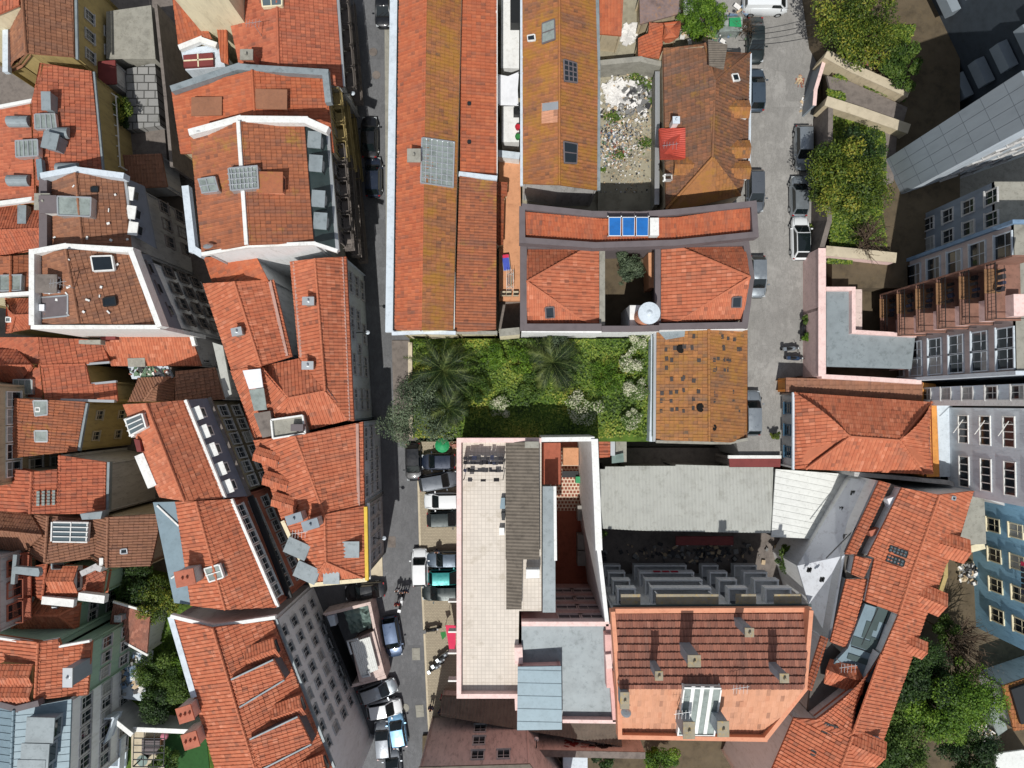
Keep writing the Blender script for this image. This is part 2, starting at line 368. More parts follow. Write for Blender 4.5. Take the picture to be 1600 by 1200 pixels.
def tiles(mb, face, prof=ROMAN, udir=None, sc=1.0):
    fr, hh, pitch, course, step = prof; pitch *= sc
    n = newell(face); g = Vector((n.x, n.y))
    if udir is not None: u = Vector(udir).normalized(); d = Vector((-u.y, u.x))
    else:
        if g.length < 1e-3: g = Vector((0, 1))
        g.normalize(); d = -g; u = Vector((d.y, -d.x))
    UV = [(p.x * u.x + p.y * u.y, p.x * d.x + p.y * d.y) for p in face]
    A = np.array([[1, a, b] + ([a * b] if len(face) == 4 else []) for a, b in UV]); zz = np.array([p.z for p in face])
    co = np.linalg.lstsq(A, zz, rcond=None)[0]
    zf = lambda a, b: co[0] + co[1] * a + co[2] * b + (co[3] * a * b if len(co) > 3 else 0)
    off = rnd(0, 50)
    area = sum(UV[i][0] * UV[(i + 1) % len(UV)][1] - UV[(i + 1) % len(UV)][0] * UV[i][1] for i in range(len(UV)))
    if area < 0: UV = UV[::-1]
    k = len(UV); convex = all((UV[(i + 1) % k][0] - UV[i][0]) * (UV[(i + 2) % k][1] - UV[(i + 1) % k][1]) - (UV[(i + 1) % k][1] - UV[i][1]) * (UV[(i + 2) % k][0] - UV[(i + 1) % k][0]) > -1e-6 for i in range(k))
    polys = [UV] if convex else [[UV[i] for i in t] for t in tessellate_polygon([[Vector((a, b, 0)) for a, b in UV]])]
    cw = course * max(.5, n.z) if course else 1e6
    for pl in polys:
        ar = sum(pl[i][0] * pl[(i + 1) % len(pl)][1] - pl[(i + 1) % len(pl)][0] * pl[i][1] for i in range(len(pl)))
        if ar < 0: pl = pl[::-1]
        E = []
        for i in range(len(pl)):
            p, q = pl[i], pl[(i + 1) % len(pl)]
            E.append((-(q[1] - p[1]), q[0] - p[0], (q[1] - p[1]) * p[0] - (q[0] - p[0]) * p[1]))
        umin, umax = min(p[0] for p in pl), max(p[0] for p in pl); wmin, wmax = min(p[1] for p in pl), max(p[1] for p in pl)
        js = range(int(math.floor(wmin / cw)), int(math.floor(wmax / cw)) + 1) if course else [0]
        for i in range(int(math.floor(umin / pitch)), int(math.floor(umax / pitch)) + 1):
            jit = {}
            for s_ in range(len(fr) - 1):
                u0, u1 = (i + fr[s_]) * pitch, (i + fr[s_ + 1]) * pitch
                if u1 <= umin or u0 >= umax: continue
                for j in js:
                    w0, w1 = (j * cw, (j + 1) * cw) if course else (wmin - 1, wmax + 1)
                    R = [(u0, w0), (u1, w0), (u1, w1), (u0, w1)]; out = False; cl = False
                    for a, b, c in E:
                        dd = [a * p[0] + b * p[1] + c for p in R]
                        if max(dd) <= 0: out = True; break
                        if min(dd) < 0: cl = True
                    if out: continue
                    if cl:
                        for a, b, c in E:
                            R = clip(R, a, b, c)
                            if len(R) < 3: break
                        if len(R) < 3: continue
                    vs = []
                    for a, b in R:
                        t = (a - u0) / (u1 - u0); h = hh[s_] + (hh[s_ + 1] - hh[s_]) * t
                        if course: h += step * (1 - (b - w0) / cw) + jit.setdefault(j, random.gauss(0, .011) + (.03 if random.random() < .012 else 0))
                        vs.append((a * u.x + b * d.x, a * u.y + b * d.y, zf(a, b) + h))
                    mb.uv[len(mb.f)] = (i + .5 + off, j + .5 + off); mb.add(vs, [list(range(len(vs)))])
def nonplanar(f):
    if len(f) < 4: return 0.
    A = np.array([[1, p.x, p.y] for p in f]); z = np.array([p.z for p in f]); r = A @ np.linalg.lstsq(A, z, rcond=None)[0] - z
    return float(np.abs(r).max()) * 1.1
def key(p): return (round(p.x, 2), round(p.y, 2), round(p.z, 2))
def house(name, label, cat, roof, mat, wall=WHITE, z0=-4., prof=ROMAN, group=None, over=.2, walls=True, caps=True, capm=None, udir=None, sc=1.0, fascia=None, **z):
    faces = [PS(f, **z) for f in roof.split('|')]
    allp = [p for f in faces for p in f]; c = sum(allp, Vector()) / len(allp)
    t = Thing(name, label, cat, (c.x, c.y, z0), group); t.faces = faces; t.cen = c
    mb = MB(); cnt = {}
    for fi, f in enumerate(faces):
        for i in range(len(f)):
            k = frozenset((key(f[i]), key(f[(i + 1) % len(f)]))); cnt.setdefault(k, []).append((fi, f[i], f[(i + 1) % len(f)]))
        if prof: tiles(mb, f, prof, udir, sc)
        tri = tessellate_polygon([[Vector((p.x, p.y, 0)) for p in f]])
        dn = (.06 + nonplanar(f)) if prof else 0
        mb.add([p - Vector((0, 0, dn)) for p in f], [list(q) for q in tri])
    wb = MB(); cb = MB(); t.edges = []
    for k, l in cnt.items():
        if len(l) == 1:
            fi, a, b = l[0]
            if (a - b).length < .05: continue
            fc = sum(faces[fi], Vector()) / len(faces[fi]); e = (b - a); nn = Vector((e.y, -e.x, 0))
            if nn.length < 1e-4: continue
            nn.normalize()
            if nn.dot(fc - a) > 0: nn = -nn
            dz = Vector((0, 0, .16)); mb.add([a + Vector((0, 0, .03)), b + Vector((0, 0, .03)), b - dz, a - dz], [[0, 1, 2, 3]])
            a2, b2 = a - nn * over, b - nn * over; lo = Vector((0, 0, .06))
            wb.add([a2 - lo, b2 - lo, Vector((b2.x, b2.y, z0)), Vector((a2.x, a2.y, z0))], [[0, 1, 2, 3]])
        elif caps and prof:
            (f1, a, b), (f2, _, _) = l[:2]; n1 = newell(faces[f1]); c2 = sum(faces[f2], Vector()) / len(faces[f2])
            if (c2 - a).dot(n1) < -.02:
                up = Vector((0, 0, .05)); L = (b - a).length; m = max(1, int(L / .45))
                for q in range(m):
                    p0, p1 = a.lerp(b, q / m) + up, a.lerp(b, (q + 1) / m) + up
                    cb.tube([p0 + Vector((0, 0, .02)), p1], [.13, .11], 6)
    t.roof = t.part('roof', mb, mat)
    if cb.f: t.part('ridge', cb, capm or mat, t.roof)
    if walls: t.wall = t.part('wall', wb, wall)
    return t
# ---------------------------------------------------------------- fittings
WINM = {}
def winmesh(w, h, frame, style):
    k = (round(w, 2), round(h, 2), frame.name, style)
    if k in WINM: return WINM[k]
    m = MB(); b = .1
    m.box((-w / 2 - b / 2 + .02, .05, h / 2), (b, .14, h + 2 * b)); m.box((w / 2 + b / 2 - .02, .05, h / 2), (b, .14, h + 2 * b))
    m.box((0, .05, h + b / 2), (w - .02, .138, b)); m.box((0, .09, -b / 2), (w + .3, .24, b))
    m.box((0, .03, h / 2), (.05, .08, h - .01)); m.box((0, .03, h * .62), (w - .03, .078, .05))
    if style == 'bal':
        m.box((0, .45, -.16), (w + .9, .9, .12))
        for i in range(int((w + .9) / .14)): m.box((-(w + .9) / 2 + .05 + i * .14, .86, .4), (.025, .025, 1.))
        m.box((0, .86, .92), (w + .9, .05, .05))
        for sx in (-1, 1):
            m.box((sx * ((w + .9) / 2 - .02), .45, .92), (.04, .82, .05))
            for i in range(6): m.box((sx * ((w + .9) / 2 - .02), .1 + i * .13, .4), (.025, .025, 1.))
    p = MB(); p.box((0, .02, h / 2), (w - .03, .04, h - .01))
    alt = [p.mesh('pane', GLASSD)]
    for mt, fr_ in ((CURT, .0), (SHUT, .45), (CURT, .55)):                # drawn curtain, half-lowered blind, half curtain
        q = MB(); q.cur = 0; q.box((0, .02, h * fr_ / 2), (w - .03, .04, max(.02, h * fr_ - .01))); q.cur = 1; q.box((0, .025, h * (1 + fr_) / 2), (w - .03, .04, h * (1 - fr_) - .01)); alt.append(q.mesh('pane', [GLASSD, mt]))
    WINM[k] = (m.mesh('window', frame), alt); return WINM[k]
CURT = plain('net_curtain', (150, 152, 150), .6, var=.12, scale=3); SHUT = plain('roller_blind', (118, 116, 110), .7, var=.1)
def wins(t, A, B, zs, n, w=1.0, h=1.5, frame=WPAINT, style='', t0=.06, t1=.94, inset=.2, skip=()):
    """rows of windows on the wall under the eave edge A-B (world points)"""
    e = (B - A); nn = Vector((e.y, -e.x, 0)).normalized()
    if nn.dot(A - t.cen) < 0: nn = -nn
    rz = math.atan2(nn.y, nn.x) - pi / 2
    me, pm = winmesh(w, h, frame, style)
    for r, z in enumerate(zs):
        for i in range(n):
            if (r, i) in skip: continue
            q = A.lerp(B, t0 + (t1 - t0) * (i + .5) / n) - nn * (inset - .005)
            o = t.inst('window', me, (q.x, q.y, z), rz); link('pane', pm[0] if random.random() < .6 else random.choice(pm[1:]), o)
def skylight(t, s, frame=ALU, glass=GLASSB, bars=(0, 0), lift=.16, name='skylight', bw=.09):
    pts = []
    for tok in s.split():
        x, y = map(float, tok.split(',')); p, n = t.hit(x, y); pts.append((p, n))
    n = pts[0][1]; c = sum((p for p, _ in pts), Vector()) / 4
    q = [p for p, _ in pts]
    fb = MB(); up = n * lift
    for i in range(4): fb.obox(q[i] + up * .6, q[(i + 1) % 4] + up * .6, .12, lift)
    for i in range(bars[0]):
        k = (i + 1) / (bars[0] + 1); fb.obox(q[0].lerp(q[1], k) + up * 1.1, q[3].lerp(q[2], k) + up * 1.1, bw, .05)
    for i in range(bars[1]):
        k = (i + 1) / (bars[1] + 1); fb.obox(q[0].lerp(q[3], k) + up * 1.12, q[1].lerp(q[2], k) + up * 1.12, .09, .05)
    o = t.part(name, fb, frame); g = MB(); g.poly([p + up for p in q]); g.poly([p - up * .3 for p in q]); t.part('pane', g, glass, o); return o
def chimney(t, x, y, w, d, h, mat=CONC, cap=LICH, rz=0, pots=1, sink=.5):
    p, n = t.hit(x, y); m = MB(); m.box(p + Vector((0, 0, (h - sink) / 2)), (w, d, h + sink), rz)
    o = t.part('chimney', m, mat)
    k = MB(); k.box(p + Vector((0, 0, h + .06)), (w + .14, d + .14, .12), rz)
    for i in range(pots):
        q = p + Matrix.Rotation(rz, 3, 'Z') @ Vector(((i - (pots - 1) / 2) * .4, 0, h + .1)); k.lathe(q, [(.12, 0), (.1, .3)], 8)
    t.part('chimney_cap', k, cap, o); return o
def dormer(t, x, y, w, l, h, ang, roofm=ZINC, wallm=WPAINT, gable=False, prof=None, glass=True, name='dormer'):
    """front foot of the dormer at photo point x,y; ang = compass angle its window faces"""
    p, n = t.hit(x, y); R = Matrix.Rotation(ang, 3, 'Z'); f = lambda a, b, c: p + R @ Vector((a, b, c))
    m = MB(); m.prism([f(0, -w / 2, h), f(0, w / 2, h), f(-l, w / 2, h), f(-l, -w / 2, h)], z0=p.z - .3)
    if gable: m.add([f(0, -w / 2, h), f(0, w / 2, h), f(0, 0, h + w * .3)], [[0, 1, 2]])
    o = t.part(name, m, wallm); r = MB(); ov = .12
    if gable:
        g = h + w * .3
        for sg in (-1, 1):
            fc = [f(ov, 0, g), f(ov, sg * (w / 2 + ov), h - .03), f(-l, sg * (w / 2 + ov), h - .03), f(-l, 0, g)]
            if prof: tiles(r, fc, prof)
            r.prism(fc, dz=.05)
    else:
        r.prism([f(ov, -w / 2 - ov, h + .08), f(ov, w / 2 + ov, h + .08), f(-l, w / 2 + ov, h + .2), f(-l, -w / 2 - ov, h + .2)], dz=.12)
    t.part('dormer_roof', r, roofm, o)
    if glass:
        g = MB(); g.prism([f(.03, -w * .36, h * .88), f(.03, w * .36, h * .88), f(-.02, w * .36, h * .88), f(-.02, -w * .36, h * .88)], dz=h * .66)
        t.part('dormer_window', g, GLASSD, o)
    return o
def strip(t, s, width, dz, mat, name='parapet', up=0., parent=None, **z):
    """wall or coping along a line of photo points"""
    pts = PS(s, **z) if isinstance(s, str) else s; m = MB()
    for i in range(len(pts) - 1):
        a, b = pts[i], pts[i + 1]; e = Vector((b.x - a.x, b.y - a.y, 0)); L = e.length
        if L < .02: continue
        e.normalize(); sd = Vector((e.y, -e.x, 0)) * width / 2; x = e * (width * .5 if i < len(pts) - 2 else 0)
        m.prism([a + sd + Vector((0, 0, up)), b + x + sd + Vector((0, 0, up - .002 * i)), b + x - sd + Vector((0, 0, up - .002 * i)), a - sd + Vector((0, 0, up))], dz=dz)
    return t.part(name, m, mat, parent)
def slab(name, s, mat, label, cat, dz=.25, kind=None, group=None, prof=None, udir=None, **z):
    pts = PS(s, **z); m = MB()
    m.prism(pts, dz=dz)
    if prof: tiles(m, [p + Vector((0, 0, .02)) for p in pts], prof, udir)
    return flat(name, m, mat, label, cat, group, kind)
def wallrun(name, s, width, dz, mat, label, cat, cop=None, kind=None, group=None, **z):
    """free-standing wall along photo points given at its top"""
    pts = PS(s, **z); c = sum(pts, Vector()) / len(pts); c.z -= dz
    t = Thing(name, label, cat, c, group); t.cen = c; strip(t, pts, width, dz, mat, 'wall')
    if cop: strip(t, [p + Vector((0, 0, .09)) for p in pts], width + .14, .1, cop, 'coping')
    return t
# ================================================================ ground, roads
def sheet(name, rows, mat, dz=.4, kind='structure', label=None, cat=None):
    m = MB(); pts = [(P(xl, y, z), P(xr, y, z)) for y, xl, xr, z in rows]
    for (a, b), (c, d) in zip(pts, pts[1:]): m.add([a, b, d, c], [[0, 1, 2, 3]])
    rim = [a for a, b in pts] + [b for a, b in reversed(pts)]
    for i in range(len(rim)):
        a, b = rim[i], rim[(i + 1) % len(rim)]; m.add([a, b, b - Vector((0, 0, dz)), a - Vector((0, 0, dz))], [[0, 1, 2, 3]])
    return flat(name, m, mat, label, cat, None, kind)
def ZL(y): return max(0., (900 - y) / 900 * 4)
m = MB(); m.poly([(-900, -900, -4.2), (900, -900, -4.2), (900, 900, -4.2), (-900, 900, -4.2)]); flat('ground', m, CONC, kind='structure')
sheet('road', [(y, xl, xr, ZL(y)) for y, xl, xr in ((-80, 470, 640), (0, 480, 645), (260, 500, 652), (520, 530, 645), (700, 540, 653), (900, 470, 660), (1060, 470, 669), (1300, 470, 684))], ASPH, 4)
sheet('alley', [(-80, -300, 470, -.1), (400, -300, 500, -.1), (700, -300, 520, -.1), (900, -300, 466, -.1), (1300, -300, 466, -.1)], STONE, 3)
sheet('street', [(-80, 1100, 1290, 6), (100, 1100, 1280, 6), (300, 1100, 1268, 6), (585, 1100, 1264, 6), (592, 1100, 1225, 6), (680, 1100, 1222, 6), (690, 1150, 1222, 6), (712, 1155, 1222, 6)], ASPW, 8)
sheet('pavement', [(y, xl, 735, ZL(y) + .12) for y, xl in ((690, 653.5), (860, 658), (1000, 665), (1110, 670), (1300, 682))], COBB, 3)
sheet('kerb', [(y, x, x + 3, ZL(y) + .14) for y, x in ((690, 650.5), (860, 655), (1000, 662), (1110, 667), (1300, 679))], PAVE, .3)
sheet('footpath', [(532, 612, 641, ZL(532) + .12), (600, 614, 641, ZL(600) + .12), (690, 616, 650, ZL(690) + .12)], STONE, .3)
sheet('footway', [(-80, 600, 640, ZL(-80) + .12), (520, 604, 640, ZL(520) + .12)], CONC, .3)
sheet('east_pavement', [(330, 1158, 1172, 6.12), (590, 1150, 1166, 6.12)], PAVE, .3)
sheet('west_pavement', [(700, 560, 592, ZL(700) + .1), (900, 560, 598, .1)], PAVE, .3)
# raised grounds
slab('lawn', '640,529 1024,529 1024,690 926,690 926,683 640,683', GRASS, None, None, 11, 'structure', e=7)
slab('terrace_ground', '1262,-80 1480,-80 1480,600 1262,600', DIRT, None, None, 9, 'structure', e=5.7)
slab('yard', '935,700 1340,700 1340,1010 935,1010', STONE, None, None, 3, 'structure', e=-.5)
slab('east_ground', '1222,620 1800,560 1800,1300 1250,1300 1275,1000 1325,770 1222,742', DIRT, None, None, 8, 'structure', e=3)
slab('west_lawn', '140,880 352,925 362,1300 140,1300', GRASS, None, None, 5, 'structure', e=2)
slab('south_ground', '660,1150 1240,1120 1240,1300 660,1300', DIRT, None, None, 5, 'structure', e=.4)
slab('north_ground', '770,-80 1150,-80 1150,520 770,520', YARD, None, None, 10, 'structure', e=5.9)
# street ironwork
def cover(x, y, z, kind, label, rz=0, c=0):
    m = MB(); p = P(x, y, z + .02)
    if kind == 'round':
        m.lathe(p - Vector((0, 0, .05)), [(.42, 0), (.42, .06), (.34, .062), (.34, .05), (.3, .05), (.3, .062), (.0, .062)], 20)
    else:
        m.box(p - Vector((0, 0, .02)), (.82, 1.25, .06), rz)
        for i in range(2): m.box(p + Matrix.Rotation(rz, 3, 'Z') @ Vector((0, (i - .5) * .58, .012)), (.66, .5, .03), rz)
    flat('manhole_cover', m, CONC if c else STONE, label, 'manhole cover', 'covers in the roadway')
cover(650, 1022, 0, 'sq', 'pale two-leaf rectangular cover in the road beside the awning pavement', .03, 1)
cover(656, 1111, 0, 'sq', 'pale rectangular cover in the road, lowest one, beside the standing people', .1, 1)
cover(633, 1106, 0, 'round', 'round pale cover in the road next to the light blue car', 0, 1)
cover(612, 846, .24, 'sq', 'faint rectangular cover by the foot of the orange corner house', 0)
cover(583, 81, 3.7, 'round', 'small dark round cover in the sunlit strip of the upper road', 0)
cover(588, 117, 3.5, 'round', 'small dark round cover in the upper road, second below the black car', 0)
cover(692, 805, .5, 'round', 'dark round cover on the parking pavement', 0) if False else None
# ================================================================ left block, west of the alley
EF = lambda s, **k: PS(s, **k)
a1 = house('house', 'brown tiled house with cream gable in the top left corner of the view', 'house', '31,-60r 113,-60 116,89 41,83r|9,-60 31,-60r 41,83r 28,100 9,110', T_BRN, OLIVE, e=11, r=13.4, prof=FLATT)
A, B = EF('113,-60 116,89', e=11); wins(a1, A, B, (7.6, 4.4), 3, .9, 1.3, GREYP, t0=.3)
strip(a1, '117,-60 120,92', .22, .2, ZINC, 'gutter', e=10.9)
strip(a1, '8,46 8,112', .5, .5, PALEB, 'parapet', e=11.4)
a0 = house('house', 'house corner with orange roof above a cream gable at the left edge', 'house', '-80,-80 31,-80 30,8 0,21 -80,52', T_MID, CREAM, e=13.6, prof=FLATT)
t = house('house', 'orange house carrying round zinc roof lights beside the iron pergola', 'house', '62,98r 144,112 159,269 57,290r 50,160r|50,160r 0,170 -60,182 -60,328 0,321 57,312r', T_MID, OLIVE, e=10.4, r=12, prof=FLATT)
strip(t, '146,112 161,270', .2, .2, ZINC, 'gutter', e=10.35); strip(t, '0,168 52,158', .3, .25, WPAINT, 'coping', e=11.9, up=.2)
strip(t, '-20,322 62,311', .4, .4, WPAINT, 'coping', e=11.4, up=.3)
for x, y, a in ((32, 191, pi), (32, 283, pi), (94, 209, pi), (108, 264, pi)):
    p, n = t.hit(x, y); k = MB(); pr = []
    for i in range(9):
        an = pi * i / 8; pr.append((-.75 * cos(an) * .62, .55 * sin(an)))
    k.add([p + Vector((s * 1., b * 1.1, c + .1 + .04 * 0)) for s in (-.95, .95) for b, c in pr], [[i, i + 1, 10 + i, 9 + i] for i in range(8)] + [list(range(9)), list(range(17, 8, -1))])
    o = t.part('roof_light', k, ZINC)
skylight(t, '57,181 88,180 91,203 58,204', bars=(3, 0), glass=GLASSG, lift=.35); skylight(t, '33,224 67,222 68,247 34,249', bars=(4, 0), glass=GLASSG, lift=.6)
dormer(t, 102, 230, 1.25, 1.2, 1.2, -.2, ZINC, CLAD, glass=False); dormer(t, 82, 176, .6, 1.5, .8, -pi / 2, ZINC, ZINC, glass=False)
k = MB(); k.obox(P(63, 250, 12.2), P(66, 282, 12.3), .5, .5); t.part('duct', k, ZINCB)
a3 = house('house', 'terracotta house with three white dormers in its grey mansard beside the alley', 'house', '71,281 118,270r 130,389r 74,389|118,270r 193,277 205,390 130,389r', T_BRN, GREYP, e=12.5, r=14.2, prof=FLATT)
strip(a3, '64,275 117,265 194,275', .5, 1., PALEB, 'coping', e=13.9, up=.1); strip(a3, '67,276 67,386', .7, 1.2, SLATE, 'parapet', e=13.5)
m = MB(); m.prism(PS('193,277 205,366 246,386 226,291', e=12.4)[:2] + PS('243,388 224,290', e=10.2), dz=.3); a3.part('mansard', m, MANS)
A, B = EF('226,291 243,388', e=10.2)
a3.faces.append(PS('193,277 205,366', e=12.4) + PS('243,388 224,290', e=10.2))
for x, y in ((218, 309), (221, 338), (224, 363)): dormer(a3, x, y, .95, .65, 1.15, -.12, WPAINT, MANS)
wins(a3, A, B, (6.6, 3.4), 3, 1., 1.5, STONE, inset=-.1)
skylight(a3, '103,311 155,313 154,342 104,340', bars=(0, 0), glass=GLASSG, lift=.85); skylight(a3, '143,293 153,293 153,300 143,300', IRON, GLASSD)
k = MB(); k.obox(P(196, 276, 12.4), P(206, 366, 12.2), .22, .25); a3.part('gutter', k, ALU)
chimney(a3, 82, 322, 1.2, 1.3, 1.3, ROSE, CONC, 0, 2); t_ = dormer(a3, 90, 337, 1.3, 1.4, 1.2, -pi / 2, SLATE, WPAINT, glass=False)
a4 = house('house', 'white parapet house with sunken roof terrace and brown tiles', 'house', '56,398 103,390r 124,505r 55,508|103,390r 203,394 247,508 124,505r', T_BRN, WHITE, e=14.4, r=16, prof=FLATT)
strip(a4, '51,508 51,394 101,385 205,391 250,511', .45, 1.3, WPAINT, 'coping', e=15.5, up=.15); strip(a4, '48,511 250,511', .35, 9, WPAINT, 'coping_south', e=15.2).name = 'coping'
m = MB(); m.prism(PS('204,394 250,508', e=14.1) + PS('283,516 232,398', e=10.4), dz=.3); a4.part('mansard', m, MANS)
a4.faces.append(PS('204,394 250,508', e=14.1) + PS('283,516 232,398', e=10.4))
for x, y in ((240, 421), (254, 452), (271, 486)): dormer(a4, x, y, 1.2, .8, 1.0, .42, SLATE, MANS)
A, B = EF('232,398 283,516', e=10.4); wins(a4, A, B, (7.2, 4.2, 1.4), 4, 1., 1.5, STONE, inset=-.1)
skylight(a4, '144,402 176,401 180,423 148,425', WPAINT, GLASSD, lift=.3); skylight(a4, '162,467 180,464 182,477 163,479', IRON, GLASSD)
skylight(a4, '60,466 109,462 109,494 60,499', ALU, SLATE, lift=.22, name='roof_terrace')
p, n = a4.hit(68, 482); k = MB(); k.box(p + Vector((0, 0, .35)), (.9, .55, .5)); a4.part('terrace_awning', k, FABW)
dormer(a4, 97, 446, 1.3, 1.6, .8, 0, STONE, PALEB)
t = house('house', 'low house with a dark north slope tucked against the grey parapet', 'house', '-60,335 0,326 66,314 68,357r -60,363r|-60,363r 68,357r 69,386 0,401 -60,408', T_MID, CREAM, e=9.4, r=10.8, prof=SMALL)
k = MB(); p, n = t.hit(42, 338); k.box(p + Vector((0, 0, .35)), (.8, 1.7, .7)); t.part('roof_light', k, ZINC)
t = house('house', 'mossy tiled house with a grey corrugated roof light beside the white parapet', 'house', '-60,402 17,400r 17,462r -60,470|17,400r 47,398 47,452 17,462r', T_WEA, CREAM, e=9., r=10., prof=FLATT)
skylight(t, '6,432 40,431 39,455 6,456', ALU, GLASSG, lift=.5, bars=(0, 0)); strip(t, '-20,462 46,458', .35, .6, WPAINT, 'coping', e=10.2)
t = house('house', 'small hipped house with a square white roof light below the white parapet', 'house', '10,466 47,466 47,492r 24,493r|24,493r 47,492r 47,514 17,519|10,466 24,493r 17,519 9,521', T_MID, CREAM, e=8.4, r=9.8, prof=SMALL)
skylight(t, '12,496 19,496 19,503 12,503', WPAINT, GLASSB)
t = house('house', 'broad orange house with a light well and a wired glass lantern', 'house', '60,527r 158,531 171,566 134,569m 64,571r|64,571r 134,569m 141,600m 67,602r|67,602r 141,600m 181,596 184,627 70,624r|-60,527 60,527r 70,624r 12,621 -60,615', T_MID, OLIVE, e=7.6, r=9.6, m=8.3, prof=FLATT)
strip(t, '12,621 70,624 184,627', .25, .4, ALU, 'coping', e=8.6, up=.6); strip(t, '133,569 171,566', .2, .3, ALU, 'gutter', e=8.2); strip(t, '141,600 181,596', .2, .3, ALU, 'gutter', e=8.2)
cg = house('gable_roof', 'cross gable with a dark north slope beside the wired glass lantern', 'roof', '-60,546 26,546 51,571r -60,571r|-60,571r 51,571r 38,592 20,597 -60,597', T_MID, OLIVE, z0=7, e=8.9, r=10.3)
skylight(t, '28,593 57,593 57,615 28,615', bars=(2, 0), glass=GLASSG, lift=.5)
k = MB(); k.prism(PS('123,531 157,531 157,538 123,537', e=9.4), dz=.8); t.part('wall_stub', k, CONC)
t = house('house', 'weathered tiled house with silver patches and a tall yellow east wall', 'house', '23,622r 134,628 120,705 17,716r', T_WEA, OLIVE, e=9.5, r=11, prof=SMALL)
strip(t, '135,630 122,704', .3, .3, ZINC, 'gutter', e=9.45)
A, B = EF('134,628 120,705', e=9.5); wins(t, A, B, (6.2, 2.4), 2, .8, .9, BEIGE)
for s in ('53,626 75,626 75,648 56,650', '55,673 75,673 75,690 56,690'): skylight(t, s, ALU, GLASSG, lift=.16, name='mortar_patch')
skylight(t, '56,637 63,637 63,643 56,643', WPAINT, GLASSD)
t = house('building', 'beige apartment block seen only by its windowed wall at the left edge', 'building', '-220,560 -3,600 -3,760 -220,760', T_MID, BEIGE, e=13)
A, B = EF('-3,600 -3,760', e=13); wins(t, A, B, (10, 7, 4, 1), 5, 1.3, 1.7, WPAINT)
t = house('building', 'dark block with pinkish balconies at the left edge below the brown roofs', 'building', '-220,870 -2,870 -2,990 -220,990', T_MID, GREYP, e=13)
A, B = EF('-2,870 -2,990', e=13); wins(t, A, B, (10, 7, 4, 1), 3, 1.3, 1.7, ROSE, 'bal')
t = house('house', 'wide orange house set with a square of glass tiles', 'house', '-60,718 0,728 50,737r 47,803r 0,796 -60,790|50,737r 90,733m 92,803m 47,803r|91,711m 166,722 164,803 92,803m', T_MID, GREYP, e=9.5, r=12, m=11)
strip(t, '167,722 165,800', .5, .5, ZINC, 'gutter', e=9.4)
p, n = t.hit(73, 778); k = MB()
for i in range(4):
    for j in range(5): k.box(p + Vector(((i - 1.5) * .33, (j - 2) * .27, .12 - (i - 1.5) * .2)), (.26, .22, .05))
t.part('glass_tiles', k, GLASSG)
t = house('house', 'plain brown tiled house with a large white glazed roof lantern', 'house', '48,804 75,806r 70,881r 35,862 66,836|75,806r 124,808 141,806 158,838 150,872 70,881r|158,838 141,806 169,808r 167,887r 131,868 150,872|169,808r 245,803 247,830 236,884 167,887r', T_CHO, BEIGE, e=9.6, r=11.4, prof=SMALL)
skylight(t, '84,815 139,816 137,846 83,845', WPAINT, GLASSB, bars=(1, 3), lift=.5, name='roof_lantern')
skylight(t, '189,858 198,857 199,864 189,865', ALU, GLASSD); skylight(t, '156,818 161,818 161,824 156,824', ALU, GLASSD)
k = MB(); k.prism(PS('125,803 160,799 157,811 128,812', e=11.7), dz=1.2); t.part('roof_box', k, ZINC); k = MB(); k.prism(PS('155,872 161,872 161,884 155,884', e=11.), dz=1.); t.part('chimney', k, WPAINT)
t = house('gable_roof', 'brown cross gable with dark north slope at the left edge', 'roof', '-60,790 0,796 50,804 67,836r 8,830r -60,826r|8,830r 67,836r 36,864 -3,857 -60,850 -60,826r', T_CHO, BEIGE, e=9.8, r=11.2, prof=SMALL)
t = house('house', 'shaded orange house with a twin gable dormer and a blue roof window', 'house', '28,890 73,880r 66,937r 48,930|73,880r 98,884 166,893 160,930 66,937r', T_MID, MINT, e=8.6, r=10)
skylight(t, '83,880 101,880 101,888 83,888', ZINC, GLASSD)
dormer(t, 126, 903, 2.2, 2.4, .6, 0, T_NEW, GREYP, True, ROMAN)
k = MB(); k.prism(PS('21,885 60,888 62,895 60,901 20,896', e=12.2), dz=.5); k.obox(P(26, 866, 11.7), P(22, 912, 11.7), .35, .4); t.part('zinc_vent', k, ZINC)
strip(t, '126,897 148,886 158,890', .5, 1.2, GREYP, 'party_wall', e=10.2)
t = house('house', 'hipped orange house with tiled west eave above mint green walls', 'house', '18,925 126,943 92,962r 34,961r|18,925 34,961r 18,985 10,985 16,925|34,961r 92,962r 122,986 18,985|126,943 122,986 92,962r', T_NEW, MINT, e=8, r=9.4)
skylight(t, '84,944 91,943 90,950 82,950', ALU, GLASSD); chimney(t, 43, 940, .7, .5, .9, CONC, PALEB)
strip(t, '65,938 115,943', .7, .5, WPAINT, 'parapet', e=10.2); strip(t, '122,932 163,937', .7, .7, WPAINT, 'party_wall', e=10)
A, B = EF('126,943 122,986', e=8); wins(t, A, B, (5, 2), 2, .9, 1.2, GREYP)
t = house('house', 'orange house with two gabled dormers and a tall grey chimney above mint walls', 'house', '-60,988 0,995 60,1004r 55,1093r 0,1086 -60,1080|60,1004r 92,998m 96,1009m 144,1001 137,1086 55,1093r', T_NEW, MINT, e=11, r=12.7, m=11.9)
strip(t, '0,994 61,1003 93,997 95,1008 145,999', .2, .4, WPAINT, 'coping', e=11.5, up=.5)
for y in (1050, 1080): dormer(t, 4, y, 1.7, 3.2, .8, pi, T_NEW, OLIVE, True, ROMAN)
chimney(t, 133, 1042, .7, 1.5, 2.4, CLAD, ALU)
A, B = EF('144,1001 137,1086', e=11); wins(t, A, B, (7.6, 4.4, 1), 3, .9, 1.3, GREYP)
